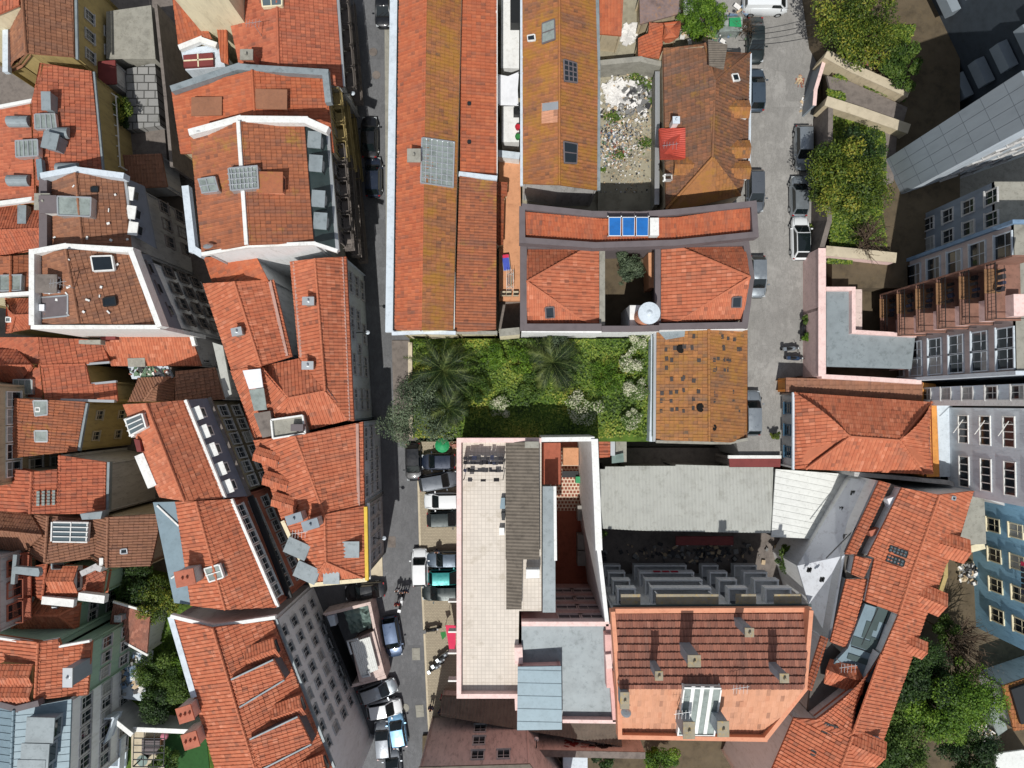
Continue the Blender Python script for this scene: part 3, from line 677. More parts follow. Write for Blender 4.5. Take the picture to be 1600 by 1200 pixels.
t = house('apartment_building', 'white apartment building with grey standing seam roof in the lower left corner', 'building', '-60,1098 22,1109r 15,1260r -60,1260|22,1109r 112,1092 106,1260 15,1260r', ZINCB, WHITE, e=12, r=13.2, prof=SEAM)
strip(t, '-20,1096 24,1108 60,1099', .5, .8, SLATE, 'parapet', e=13.2)
for x, y in ((98, 1130), (90, 1170), (84, 1195)): dormer(t, x, y, 1.9, 2.2, 1.3, -.05, ZINC, CLAD)
A, B = EF('112,1092 106,1260', e=12); wins(t, A, B, (8.8, 5.6, 2.4), 6, 1, 1.4, GREYP)
k = MB()
for zz in (5.2, 2.4):
    q = EF('136,1118 190,1112 176,1150 140,1160' if zz > 3 else '150,1150 200,1145 196,1200 150,1200', e=zz); k.prism(q, dz=.25)
    for i in range(4): k.obox(q[i] + Vector((0, 0, .9)), q[(i + 1) % 4] + Vector((0, 0, .9)), .16, .95 if i != 3 else .1)
t.part('balcony', k, PALEB)
# orange roofs with the lit south slope, and dark ones by the alley
t = house('house', 'sunlit orange house between the white wall and the small planted patio', 'house', '156,522r 297,519r 315,572 174,572', T_NEW, GREYP, e=6.8, r=8.2, prof=SMALL)
k = MB(); k.prism(PS('199,560 226,559 227,573 200,573', e=7.25), dz=.2); t.part('mortar_patch', k, CONC); k = MB(); k.prism(PS('155,521 180,520 180,530 158,531', e=8.7), dz=1.); t.part('chimney', k, DKRED)
strip(t, '297,519 303,540', .35, .5, WPAINT, 'coping', e=8.2)
A, B = EF('297,519 315,572', e=7); wins(t, A, B, (4.4, 1.6), 2, .9, 1.4, GREYP)
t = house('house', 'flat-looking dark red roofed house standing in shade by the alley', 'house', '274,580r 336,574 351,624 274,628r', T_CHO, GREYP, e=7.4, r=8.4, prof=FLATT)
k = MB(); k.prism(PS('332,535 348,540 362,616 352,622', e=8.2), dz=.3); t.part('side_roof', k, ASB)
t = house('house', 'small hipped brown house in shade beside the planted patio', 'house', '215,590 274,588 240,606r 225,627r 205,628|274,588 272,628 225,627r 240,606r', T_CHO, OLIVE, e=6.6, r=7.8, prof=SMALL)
slab('patio', '200,572 262,572 272,592 206,592', PALEB, 'small planted roof patio between orange roofs', 'patio', .3, e=6)
f = house('apartment_building', 'orange roofed block with five white arched dormers in its grey mansard', 'building', '192,632 228,630r 288,783r 249,777|228,630r 290,625 352,778 288,783r', T_NEW, BEIGE, e=13, r=15, prof=FLATT)
def mans(t, top, ez, bot, bz, mat):
    q = PS(top, e=ez) + PS(bot, e=bz)[::-1]; m = MB(); m.prism(q, dz=.4); t.part('mansard', m, mat); t.faces.append(q)
mans(f, '291,625 353,778', 12.8, '325,622 388,775', 10.5, MANS)
strip(f, '290,625 352,778', .25, .3, WPAINT, 'gutter', e=13, up=.12); strip(f, '325,622 388,775', .5, .3, STONE, 'cornice', e=10.5, up=.1)
for x, y in ((322, 644), (333, 672), (345, 700), (358, 729), (369, 756)): dormer(f, x, y, .95, .7, 1.15, .38, WPAINT, WPAINT)
A, B = EF('325,622 388,775', e=10.5); wins(f, A, B, (7.4, 4.2, 1.2), 6, 1., 1.6, GREYP, inset=.05)
skylight(f, '204,655 229,645 235,666 211,679', WPAINT, GLASSB, bars=(0, 2), lift=.5); k = MB(); k.prism(PS('193,655 203,651 210,680 205,684', e=13.6), dz=1.4); f.part('stair_wall', k, WPAINT)
k = MB(); k.obox(P(219, 710, 13.1), P(240, 760, 13.1), .8, .5); f.part('parapet', k, WPAINT); k = MB(); k.prism(PS('209,686 218,688 221,706 214,706', e=13.8), dz=1.4); f.part('chimney', k, DKRED)
g = house('apartment_building', 'orange roofed block with arched windows in a dark red top storey', 'building', '274,784 306,783r 352,953r 298,946|306,783r 361,780 434,949 352,953r', T_NEW, ROSE, e=13, r=14.6)
m = MB(); m.prism(PS('239,785 273,784 297,880 310,918 297,945 272,942', e=12.6), dz=.3); g.part('flat_roof', m, ZINCB)
strip(g, '245,790 279,822', .14, .12, WPAINT, 'flashing', e=12.75); strip(g, '267,904 296,884', .14, .12, WPAINT, 'flashing', e=12.75)
strip(g, '361,780 434,949', .25, .3, WPAINT, 'gutter', e=13.1)
strip(g, '390,775 452,935', .5, .3, IRON, 'cornice', e=10.3)
A, B = EF('361,780 434,949', e=13); wins(g, A, B, (11.0,), 7, 1.05, 1.5, WPAINT, inset=.12); wins(g, A, B, (7.8, 4.6, 1.4), 7, 1.0, 1.5, GREYP, inset=.2)
chimney(g, 308, 893, 1.5, 1.2, 2.2, GREYP, ROSE, .2, 2); skylight(g, '324,887 347,880 354,900 332,907', WPAINT, GLASSG, bars=(0, 1), lift=.4)
h = house('apartment_building', 'long orange tiled block with raised dormer boxes in the lower left', 'building', '268,966 332,981r 352,1046r 372,1114r 398,1200r 416,1262r 352,1262 334,1195|332,981r 428,968 519,1200 541,1262 416,1262r 398,1200r 372,1114r 352,1046r', T_NEW, WHITE, e=12.8, r=15, over=.3)
strip(h, '266,964 303,1090', .5, .7, PALEB, 'parapet', e=13.2); strip(h, '266,963 332,979 430,965', .3, .5, WPAINT, 'coping', e=14.)
strip(h, '430,968 521,1200', .3, .25, ZINC, 'gutter', e=12.75)
A, B = EF('428,968 519,1200', e=12.8); wins(h, A, B, (10.6, 7.6, 4.6, 1.7), 8, .8, 1.2, GREYP, inset=.3)
for rr in ((2, 9.8), (5, 9.8), (8, 9.8)): pass
for s in ('363,1060 436,1021 453,1052 376,1103', '392,1153 473,1108 494,1150 410,1200'):
    q = []
    for i, tok in enumerate(s.split()):
        x, y = map(float, tok.split(',')); p, n = h.hit(x, y); q.append(p + Vector((0, 0, .12 if i in (0, 3) else 1.35)))
    r_ = MB(); tiles(r_, [p + Vector((0, 0, .03)) for p in q], ROMAN); r_.prism(q, dz=.15); k = MB(); k.prism([p - Vector((0, 0, .15)) for p in q], z0=12.4, caps=False)
    o = h.part('dormer', k, SLATE); h.part('dormer_roof', r_, T_NEW, o)
    k = MB(); k.obox(q[0] + Vector((0, 0, .12)), q[1] + Vector((0, 0, .12)), .12, .16); k.obox(q[3] + Vector((0, 0, .12)), q[2] + Vector((0, 0, .12)), .12, .16); h.part('dormer_flashing', k, ZINC, o)
for x, y in ((436, 1006), (476, 1095), (512, 1186)): dormer(h, x, y, 1.5, 2.6, .9, .36, T_NEW, ROSE, True, SMALL)
for x, y in ((304, 1102), (312, 1142)): chimney(h, x, y, 1.2, 1.2, 1.7, MAUVE, ROSE, .3, 3)
for th, n_ in ((a4, 16), (a3, 12)):                       # loose pale mortar flakes on the two brown roofs
    for _ in range(n_):
        fc = random.choice(th.faces[:2]); a_, b_ = random.random(), random.random(); q = fc[0].lerp(fc[1], a_).lerp(fc[3].lerp(fc[2], a_), .1 + .8 * b_); k = MB(); k.box(q + Vector((0, 0, .12)), (rnd(.15, .4), rnd(.08, .2), .06), rnd(0, 3)); th.part('mortar_flake', k, WPAINT)
# small things in the west gardens
t = house('shed', 'low red-tiled shed with a grey metal flue beside the white patio', 'shed', '178,941r 235,958r 230,1022 169,988', T_APT, GREYP, e=5, r=6.2, z0=1.5, prof=SMALL)
strip(t, '177,940 236,957', .2, .25, WPAINT, 'coping', e=6.3, up=.1); strip(t, '168,989 231,1024', .2, .25, WPAINT, 'coping', e=5.1, up=.05); chimney(t, 193, 962, .55, .5, .9, CLAD, ALU)
slab('patio', '186,1016 232,1022 226,1096 182,1090', PALEB, 'white terrace strewn with furniture below the red-tiled shed', 'patio', 1, e=3.4)
wallrun('garden_wall', '125,1090 168,1117 207,1148', .3, 4.5, GREYP, 'bowed grey garden wall with white coping beside the white apartment building', 'wall', WPAINT, e=5.6)
wallrun('garden_wall', '208,1139 304,1143', .3, 3.5, GREYP, 'straight white-topped garden wall between the lemon trees and the pergola', 'wall', WPAINT, e=5)
wallrun('garden_wall', '150,888 180,872 196,876', .3, 4, GREYP, 'short grey wall beside the dark bush below the brown roof', 'wall', None, e=5.5) if False else None
slab('turf', '255,1146 322,1150 330,1230 250,1230', TURF, None, None, .1, 'structure', e=2.1)
slab('patio', '205,1143 258,1145 256,1215 205,1215', PAVE, 'paved patio under the dark iron pergola', 'patio', .1, e=2.15)
pg = Thing('pergola', 'dark iron pergola over garden furniture at the bottom left', 'pergola', P(232, 1172, 2.2))
k = MB(); q = PS('210,1142 258,1143 256,1198 208,1198', e=4.6)
for i in range(6): k.obox(q[0].lerp(q[3], i / 5), q[1].lerp(q[2], i / 5), .08, .08)
for i in range(4): k.obox(q[0].lerp(q[1], i / 3) + Vector((0, 0, .05)), q[3].lerp(q[2], i / 3) + Vector((0, 0, .05)), .06, .06)
pg.part('frame', k, IRON)
for c in q: k = MB(); k.obox(c, (c.x, c.y, 2.2), .1, .1); pg.part('post', k, IRON)
q = P(240, 1163, 2.25)
sf = Thing('garden_sofa', 'striped grey garden sofa under the iron pergola', 'sofa', q); k = MB(); k.box(q + Vector((0, 0, .25)), (1.9, 1.5, .4)); sf.part('base', k, WOOD)
for i in range(5): k = MB(); k.box(q + Vector((0, -.6 + i * .3, .52)), (1.8, .26, .14)); sf.part('cushion', k, SLATE)
for c, x, y, l in (('mint', 228, 1183, 'round mint green table under the iron pergola'), ):
    q = P(x, y, 2.25); tb = Thing('round_table', l, 'table', q); k = MB(); k.lathe(q + Vector((0, 0, .7)), [(.55, 0), (.55, .05)], 20); tb.part('table_top', k, TARP); k = MB(); k.lathe(q, [(.3, 0), (.3, .04), (.04, .06), (.04, .7)], 10); tb.part('leg', k, IRON)
q = P(260, 1147, 2.2); b_ = Thing('ball', 'pink ball lying by the pergola wall', 'ball', q); k = MB(); k.lathe(q, [(.02, 0), (.3, .15), (.4, .4), (.3, .65), (.02, .8)], 14); b_.part('shell', k, plain('pink_rubber', (224, 140, 160)), smooth=True)
# shaded patio terrace top left, between the ochre house and the alley
slab('terrace', '166,18 236,8 243,92 166,92', CONC, 'pale grey roof terrace with dark stains beside the ochre house', 'terrace', 7, e=6)
slab('terrace', '197,108 242,98 250,196 198,203', CRAZ, 'crazy-paved terrace below the pale grey roof terrace', 'terrace', 6, e=5)
slab('terrace', '150,196 256,190 262,262 160,262', STONE, 'shaded terrace behind the cracked paving', 'terrace', 5, e=4)
t = house('shed', 'dark red metal-roofed shed at the head of the iron pergola', 'shed', '153,96 180,94 182,131 154,132', DKRED, GREYP, z0=2, e=7, prof=None)
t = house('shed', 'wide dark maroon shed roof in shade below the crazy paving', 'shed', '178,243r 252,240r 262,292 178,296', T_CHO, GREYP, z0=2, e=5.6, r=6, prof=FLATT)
pg = Thing('pergola', 'long white pergola frame beside the orange house with zinc roof lights', 'pergola', P(170, 200, 3))
k = MB(); a, b = P(158, 135, 7), P(163, 262, 7); a2, b2 = P(181, 150, 7), P(188, 260, 7); k.obox(a, b, .12, .12); k.obox(a2, b2, .1, .1)
for i in range(8): k.obox(a.lerp(b, i / 7), a2.lerp(b2, i / 7), .09, .09)
pg.part('frame', k, WPAINT)
for q in (a, b, a2, b2): k = MB(); k.obox(q, (q.x, q.y, 2), .12, .12); pg.part('post', k, WPAINT)
wallrun('retaining_wall', '243,6 258,150 268,260', .3, 9, STONE, 'tall dark wall along the alley beside the roof terraces', 'wall', None, e=6.2)
# ================================================================ middle-left block, between the alley and the road
w0 = Thing('party_wall', 'tall cream wall with a sloping red roof edge at the top left', 'wall', P(330, 30, 9)); k = MB()
a, b = P(272, -2, 15), P(356, -2, 15); k.prism([a, b, b + Vector((0, 8, 0)), a + Vector((0, 8, 0))], z0=3); w0.part('wall', k, CREAM)
t = house('house', 'red roof wedge against the tall cream wall', 'house', '262,-60r 275,-60r 331,60 279,74', T_RED, CREAM, e=9.5, r=11, prof=FLATT)
strip(t, '279,74 312,61 338,70', .5, .5, WPAINT, 'coping', e=9.8)
slab('terrace', '282,76 340,70 352,104 290,110', PALEB, 'white terrace with two maroon window frames below the red roof wedge', 'terrace', 5, e=9.2)
k = Thing('skylight_frame', 'maroon glazed frame on the white terrace under the cream wall', 'skylight', P(309, 93, 9.2)); mb = MB(); mb.prism(PS('286,86 332,82 333,102 287,105', e=9.6), dz=.35); k.part('frame', mb, DKRED); mb = MB(); mb.obox(P(309, 84, 9.64), P(310, 104, 9.64), .12, .06); mb.obox(P(287, 95, 9.64), P(333, 92, 9.64), .12, .06); k.part('bars', mb, CREAM)
b1 = house('house', 'large orange house with a cream roof window along the upper road', 'house', '353,8 351,-60 431,-60r 436,112r 375,105|431,-60r 521,-60 536,136 436,112r', T_MID, GREYP, e=10.6, r=12.4, prof=FLATT)
A, B = EF('521,-60 536,136', e=10.6); wins(b1, A, B, (7.8, 4.8), 5, 1, 1.6, STONE, 'bal')
strip(b1, '524,-60 537,135', .25, .25, ALU, 'gutter', e=10.55)
skylight(b1, '412,-2 444,-4 444,12 414,14', CREAM, GLASSB, bars=(1, 0), lift=.4); chimney(b1, 398, 102, 1., .8, 1.9, ROSE, CONC)
k = MB(); q = PS('338,34 354,33 357,100 345,96', e=9.9); tiles(k, q, SMALL); k.prism(q, dz=.2); b1.part('lean_to_roof', k, T_RED)
b2 = house('house', 'red-orange house with grey raked coping and two box dormers', 'house', '268,142 394,110r 402,238r 282,240|394,110r 508,116 522,238 402,238r', T_RED, BEIGE, e=12.6, r=14.2, prof=FLATT)
strip(b2, '267,139 371,104 394,106 508,113 513,160', .55, .7, ZINC, 'coping', e=14.1, up=.05)
A, B = EF('508,116 522,238', e=12.6); wins(b2, A, B, (9.4, 6.4, 3.4), 4, 1, 1.6, OLIVE, 'bal')
for x, y, an, ww in ((306, 171, pi, 1.4), (450, 160, 0, 1.5)): dormer(b2, x, y, ww, 2.6, .55, an, T_BRN, SALW)
b3 = house('apartment_building', 'tall house with white ridge, white copings and dark green mansard by the road', 'building', '297,210 373,190r 386,383r 315,396|373,190r 475,190 490,379 386,383r', T_WEA, WHITE, e=15.2, r=16.8, prof=FLATT)
strip(b3, '295,207 372,186 476,187 512,203', .55, .8, WPAINT, 'coping', e=16.6, up=.05); strip(b3, '373,190 386,383', .3, .25, WPAINT, 'ridge_cap', e=16.8, up=.2)
mans(b3, '476,191 490,379', 15, '511,203 526,388', 13, DKMET); strip(b3, '511,203 527,392', .35, .4, ALU, 'gutter', e=13.1)
for y, x in ((228, 506), (264, 508), (318, 512), (352, 515)): dormer(b3, x, y, 1.2, 1.0, 1.3, -.05, ZINC, DKMET)
A, B = EF('511,203 526,388', e=13); wins(b3, A, B, (9.8, 6.8, 3.8), 6, 1., 1.7, STONE, 'bal', inset=-.02)
strip(b3, '315,397 386,384 490,380 527,392', .3, .4, WPAINT, 'coping', e=15.9)
skylight(b3, '316,283 341,279 347,301 322,304', ALU, GLASSG, bars=(1, 1), lift=.5); skylight(b3, '366,268 410,264 412,298 370,302', ALU, GLASSG, bars=(6, 3), lift=.8, name='roof_lantern')
dormer(b3, 446, 291, 1.5, 2., 1., 0, T_WEA, SALW)
strip(b3, '289,290 300,388 316,398', .6, .7, PALEB, 'cornice', e=14)
q = b3.hit(331, 386)[0]
k = house('house', 'low tiled wedge between the white party wall and the orange twin ridged house', 'house', '318,402 400,400r 420,440r 331,440', T_RED, WHITE, e=9.5, r=11, prof=FLATT)
GUT = plain('pink_grey_gutter', (176, 140, 128), .7)
b4 = house('house', 'orange house with rolled west eave and white awning terrace beside the alley', 'house', '317,443 366,440r 408,572r 362,580|366,440r 428,437 457,557 408,572r|362,580 408,572r 452,622r 440,680 398,690', T_NEW, GREYP, e=10.4, r=12)
strip(b4, '421,438 448,556', .28, .1, GUT, 'gutter', e=10.75); chimney(b4, 377, 520, .8, .6, 1., CONC, ALU, .2)
k = MB(); k.prism(PS('379,579 407,576 411,605 389,608', e=12.3), dz=.12); b4.part('awning', k, FABW); k = MB(); k.prism(PS('389,609 412,606 417,640 397,642', e=12.2), dz=.12); b4.part('glass_canopy', k, GLASSG)
k = MB(); k.prism(PS('396,646 422,642 428,680 410,684', e=11.8), dz=.8); b4.part('terrace', k, STONE)
c4 = house('apartment_building', 'long orange tiled house with two roof chimneys beside the road', 'building', '453,409 492,404r 508,611r 467,560|492,404r 541,401 553,658 545,657 508,611r', T_NEW, PALEB, e=10.6, r=12.4)
strip(c4, '534,402 545,656', .26, .1, GUT, 'gutter', e=10.85); strip(c4, '459,409 470,558', .22, .1, GUT, 'gutter', e=10.9)
for x, y in ((487, 473), (486, 572)): chimney(c4, x, y, .9, .6, 1., CONC, ALU)
A, B = EF('541,401 553,658', e=10.6); wins(c4, A, B, (8.2, 5.6, 3.), 12, .75, 1.15, GREYP, skip={(0, 2), (0, 6), (0, 9), (1, 2), (1, 5), (1, 9), (2, 2), (2, 3), (2, 6), (2, 9)})
d4 = house('house', 'hipped orange cross wing linking the twin ridged houses', 'house', '410,572 467,560 508,611r 452,622r|452,622r 508,611r 546,656 480,673 440,680', T_NEW, PALEB, e=10.7, r=12.3)
k = MB(); q = PS('425,656 474,649 478,677 428,685', e=11.9); k.prism(q, dz=1.3); o = d4.part('roof_terrace', k, CONC); k = MB()
for i in range(4): k.obox(q[i] + Vector((0, 0, .15)), q[(i + 1) % 4] + Vector((0, 0, .15)), .15, .3)
d4.part('terrace_parapet', k, WPAINT, o); k = MB(); k.box(P(466, 668, 12.3), (1.1, .6, .8)); d4.part('air_conditioner', k, SLATE, o)
b5 = house('apartment_building', 'orange house with three gabled white dormers facing the alley', 'building', '396,688 461,681r 507,804r 440,812|461,681r 567,659 569,790 507,804r', T_NEW, PALEB, e=10.4, r=12.4)
strip(b5, '558,662 560,790', .26, .1, GUT, 'gutter', e=10.75)
for x, y in ((405, 708), (419, 745), (433, 778)): dormer(b5, x, y, 1.1, 2.2, .8, pi - .3, T_NEW, WPAINT, True, ROMAN)
A, B = EF('567,659 569,790', e=10.4); wins(b5, A, B, (8., 5.4, 2.8), 6, .8, 1.2, GREYP, skip={(0, 3), (2, 1)})
b6 = house('apartment_building', 'hipped orange corner house with grey box dormers and yellow parapet', 'building', '440,812 507,804r 509,878r 486,912|507,804r 569,790 571,905 509,878r|486,912 509,878r 571,905', T_NEW, GREYP, e=10.6, r=12.6)
strip(b6, '441,814 487,914 573,906', .35, .5, CREAM, 'parapet', e=10.9); strip(b6, '571,792 573,907', .3, .4, YELL, 'parapet', e=10.9); strip(b6, '575,786 577,905', .2, .3, WPAINT, 'cornice', e=10.3)
A, B = EF('569,790 571,905', e=10.6); wins(b6, A, B, (8., 5.4, 2.8), 4, .8, 1.2, GREYP)
A, B = EF('440,812 486,912', e=10.6); 
for x, y, an in ((453, 848, pi - .4), (468, 885, pi - .4), (562, 856, 0), (521, 907, -pi / 2)): dormer(b6, x, y, 1.2, 2.0, .7, an, ZINC, CLAD)
for x, y in ((468, 806), (493, 815)): chimney(b6, x, y, 1.3, .7, 1.5, MAUVE, CLAD, .3)
# walled kiosk yard at the road fork
wallrun('yard_wall', '505,961 577,943 601,1058 549,1072', .3, 2.6, MAUVE, 'mauve wall enclosing the kiosk yard at the road fork', 'wall', None, e=2.7)
wallrun('yard_wall', '505,961 541,1050 549,1072', .25, 2.6, IRON, 'dark side wall of the kiosk yard under the windowed facade', 'wall', None, e=2.7)
t = Thing('tarpaulin', 'crumpled grey-green tarpaulin spread in the kiosk yard', 'tarpaulin', P(560, 965, 1.6)); k = MB()
q = PS('536,952 576,946 581,980 548,992', e=2.0); n_ = 8; vs = []; 
for i in range(n_ + 1):
    for j in range(n_ + 1): vs.append(q[0].lerp(q[1], j / n_).lerp(q[3].lerp(q[2], j / n_), i / n_) + Vector((0, 0, rnd(-.3, .3))))
k.add(vs, [[i * (n_ + 1) + j, i * (n_ + 1) + j + 1, (i + 1) * (n_ + 1) + j + 1, (i + 1) * (n_ + 1) + j] for i in range(n_) for j in range(n_)]); t.part('sheet', k, TARP)
t = house('kiosk', 'mauve kiosk with a white corrugated roof panel at the road fork', 'kiosk', '548,1003 584,986r 602,1055r 562,1068', MAUVE, MAUVE, z0=0, e=2.9, r=3, prof=None)
k = MB(); q = PS('548,1004 578,995 591,1046 564,1057', e=3.5); tiles(k, q, CORR, (q[0] - q[1]).to_2d()); k.prism([p - Vector((0, 0, .06)) for p in q], dz=.15); t.part('roof_panel', k, WCORR)
k = MB(); k.tube([P(560, 998, 3.6), P(543, 1002, 3.6), P(549, 1022, 3.5)], .14, 8); t.part('vent_pipe', k, ALU); k = MB(); k.tube([P(566, 1057, 3.5), P(578, 1055, 3.5), P(575, 1048, 3.6)], .16, 8); t.part('vent_pipe', k, ALU)
k = MB(); k.box(P(518, 968, 1.8), (1., 1.1, 1.), .2); flat('water_tank', k, PALEB, 'pale blue plastic tank in the corner of the kiosk yard', 'tank')
# ================================================================ long building in the upper middle
c = house('warehouse', 'long roof, half orange and half lichen ochre, with a wired skylight beside the road', 'building', '624,-60 668,-60r 659,516r 616,516', T_RED, CREAM, z0=1, e=13.4, r=15.2, prof=FLATT)
k = MB(); fc = PS('668,-60r 722,-60 708,516 659,516r', e=13.8, r=15.2); tiles(k, fc, FLATT); k.add(fc, [[0, 1, 2, 3]]); c.part('roof', k, T_OCH); c.faces.append(fc)
k = MB(); k.prism([p - Vector((0, 0, .1)) for p in fc], z0=1, caps=False); c.part('wall', k, CREAM)
strip(c, '618,-60 610,519', .9, .5, PALEB, 'gutter_ledge', e=13.2); strip(c, '623,-60 615,516', .16, .3, IRON, 'gutter', e=13.45)
strip(c, '612,521 660,519 712,520', .3, .35, PALEB, 'coping', e=13.9)
skylight(c, '662,217 712,224 710,294 660,287', ALU, GLASSG, bars=(5, 7), lift=.3)
chimney(c, 650, 251, 1., 1., 1.2, ROSE, CONC)
c2 = house('warehouse_wing', 'smooth orange lean-to roof behind the long ochre building', 'building', '722,-60r 776,-60 776,278 719,271r', T_RED, CREAM, z0=1, e=12.4, r=13., prof=FLATT)
strip(c2, '717,272 777,279', .4, .3, PALEB, 'coping', e=13., up=.15); strip(c2, '776,-60 776,278', .16, .2, WPAINT, 'gutter', e=12.4)
for y in (162, 222): skylight(c2, f'731,{y-2} 735,{y-2} 735,{y+2} 731,{y+2}', IRON, GLASSD, lift=.1)
c3 = house('warehouse_wing', 'weathered orange lean-to roof above the cream garden wall', 'building', '718,276r 776,282 775,518 711,518r', T_WEA, CREAM, z0=1, e=12.6, r=13.2, prof=SMALL)
strip(c3, '708,519 777,520', .3, .3, CONC, 'coping', e=12.9); strip(c3, '710,425 709,516', .14, .2, WPAINT, 'gutter', e=13.5)
t = house('lean_to', 'narrow tiled lean-to roofs beside the orange terrace', 'shed', '777,284r 793,285 792,306 777,306r|777,307r 788,307 786,382 777,383r', T_RED, CREAM, z0=5, e=9, r=9.6, prof=FLATT)
# terraces in the gap
slab('terrace', '783,-60 812,-60 811,107 783,106', TERT if False else WHITE, 'long whitewashed terrace between the long roof and the ochre roof', 'terrace', 3, e=8.2)
slab('terrace', '784,166 811,166 811,222 784,222', WHITE, 'short whitewashed terrace with flower pots below the white awning', 'terrace', 3, e=8)
aw = Thing('awning', 'white fabric awning stretched across the gap between two long roofs', 'awning', P(794, 140, 8)); k = MB(); k.prism(PS('777,116 794,119 811,112 809,140 810,165 777,164', e=10.2), dz=.06); aw.part('fabric', k, FABW)
k = MB()
for x, y in ((778, 118), (810, 114), (809, 163), (779, 163)): q = P(x, y, 10.2); k.obox(q, (q.x, q.y, 6), .1, .1)
aw.part('posts', k, IRON)
wallrun('terrace_wall', '778,240 812,244', .5, 3, WHITE, 'white wall at the head of the orange terrace', 'wall', PALEB, e=9)
slab('orange_terrace', '779,246 813,246 815,470 780,470', TERR, 'long orange terrace strewn with furniture between the long roofs', 'terrace', 3, e=7.5)
slab('dark_yard', '780,470 815,470 815,514 780,514', STONE, 'dark bottom of the gap beside the garden wall', 'yard', 3, e=6.8)
wallrun('boundary_wall', '780,520 812,517', .5, 9, CREAM, 'weathered cream wall closing the gap above the garden', 'wall', CONC, e=11.6)
# ================================================================ ochre roof and old houses, upper middle-right
d1 = house('house', 'long lichen ochre roof with four square skylights', 'house', '816,-60 874,-60r 874,289r 817,287|874,-60r 929,-60 934,108 933,297 874,289r', T_OCH, GREYP, z0=5, e=11.6, r=13.4, prof=FLATT)
strip(d1, '815,-60 815,290', .25, .3, PALEB, 'gutter', e=11.6); strip(d1, '932,-60 935,110 935,297', .35, .3, ZINC, 'gutter', e=11.5)
skylight(d1, '848,38 867,31 868,62 848,69', SLATE, GLASSG, bars=(0, 1)); skylight(d1, '880,94 900,100 901,130 881,127', SLATE, GLASSD, bars=(2, 3)); skylight(d1, '880,222 901,226 900,256 881,255', SLATE, GLASSD, bars=(0, 1)); skylight(d1, '825,57 836,55 837,64 826,65', WPAINT, GLASSD)
p, n = d1.hit(859, 177); k = MB(); 
q = [d1.hit(x, y)[0] + Vector((0, 0, .1)) for x, y in ((846, 162), (872, 158), (871, 192), (846, 194))]; tiles(k, q, FLATT); d1.part('tile_patch', k, T_SAL)
q = [d1.hit(x, y)[0] + Vector((0, 0, .2)) for x, y in ((847, 163), (872, 160), (872, 172), (847, 175))]; k = MB(); k.prism(q, dz=.1); d1.part('metal_patch', k, ALU)
t = house('shed', 'orange tiled lean-to beside the ochre roof at the top of the rubble yard', 'shed', '936,-60 977,-60 971,56 937,53', T_RED, BEIGE, z0=5, e=9.4, prof=FLATT)
slab('rubble_yard', '935,108 1030,102 1028,330 934,330', YARD, 'dirty concrete yard heaped with rubble and rubbish', 'yard', .3, e=6.4)
t = house('shed', 'stepped terracotta shed roof above the rubble yard', 'shed', '997,60 1013,52 1014,36 1035,36r 1035,92 997,87|1035,36r 1060,33 1060,58 1035,62', T_RED, BEIGE, z0=5, e=9, r=9.2, prof=SMALL)
wallrun('yard_wall', '938,98 1000,92 1034,100', .5, 3, CONC, 'crumbling concrete wall at the head of the rubble yard', 'wall', None, e=9)
wallrun('yard_wall', '1027,112 1027,200 1026,320', .3, 3.4, CONC, 'streaked concrete wall between the rubble yard and the old patchy house', 'wall', ALU, e=8.6)
t = house('shed', 'flat brown sheet roof patched with plywood at the top edge', 'shed', '999,-10 1062,-20 1060,22 1000,38', plain('rusty_sheet', (130, 112, 108), .8, var=.2, grime=(168, 122, 72)), BEIGE, z0=5, e=8.6, prof=None)
t = house('shed', 'small white sheet roof beside the leafy tree at the top edge', 'shed', '1069,-30 1085,-30 1084,26 1068,26', WPAINT, BEIGE, z0=5, e=8.6, prof=None)
t = house('greenhouse', 'tattered pale plastic greenhouse with a green panel beside the tree', 'greenhouse', '1122,34 1128,26r 1160,26r 1160,48 1124,50', GLASSG, GLASSG, z0=5.5, e=7.6, r=8, prof=None)
k = MB(); k.prism(PS('1140,28 1157,27 1159,42 1140,41', e=8.1), dz=.06); t.part('green_panel', k, GREENM)
d3 = house('house', 'old patchwork roofed house with lichened hip and three gabled dormers by the street', 'house', '1036,76 1101,68r 1117,128r 1113,247r 1041,327|1172,83 1170,260 1156,306 1113,247r 1117,128r|1101,68r 1129,81 1172,83 1117,128r', T_OLD, BEIGE, z0=5, e=10.6, r=13, prof=FLATT)
k = MB(); fc = PS('1113,247r 1156,306 1055,330 1041,327', e=10.6, r=13); tiles(k, fc, FLATT); k.add(fc, [[0, 1, 2, 3]]); d3.part('roof', k, T_HOL); d3.faces.append(fc)
k = MB(); k.prism([p - Vector((0, 0, .1)) for p in fc], z0=5, caps=False); d3.part('wall', k, BEIGE)
k = MB()
for a, b in ((fc[0], fc[1]), (fc[0], fc[3])):
    for i in range(14): k.tube([a.lerp(b, i / 14) + Vector((0, 0, .12)), a.lerp(b, (i + 1) / 14) + Vector((0, 0, .1))], [.15, .13], 6)
d3.part('ridge', k, T_HOL, d3.roof)
k = MB(); q = [p + Vector((0, 0, .3)) for p in (d3.hit(1102, 69)[0], d3.hit(1129, 83)[0], d3.hit(1129, 111)[0], d3.hit(1102, 112)[0])]; q = [Vector((p.x, p.y, max(a.z for a in q) + .02 * i)) for i, p in enumerate(q)]; tiles(k, q, CORR, (0, 1)); k.prism([p - Vector((0, 0, .05)) for p in q], dz=.1); d3.part('corrugated_sheet', k, ASBD)
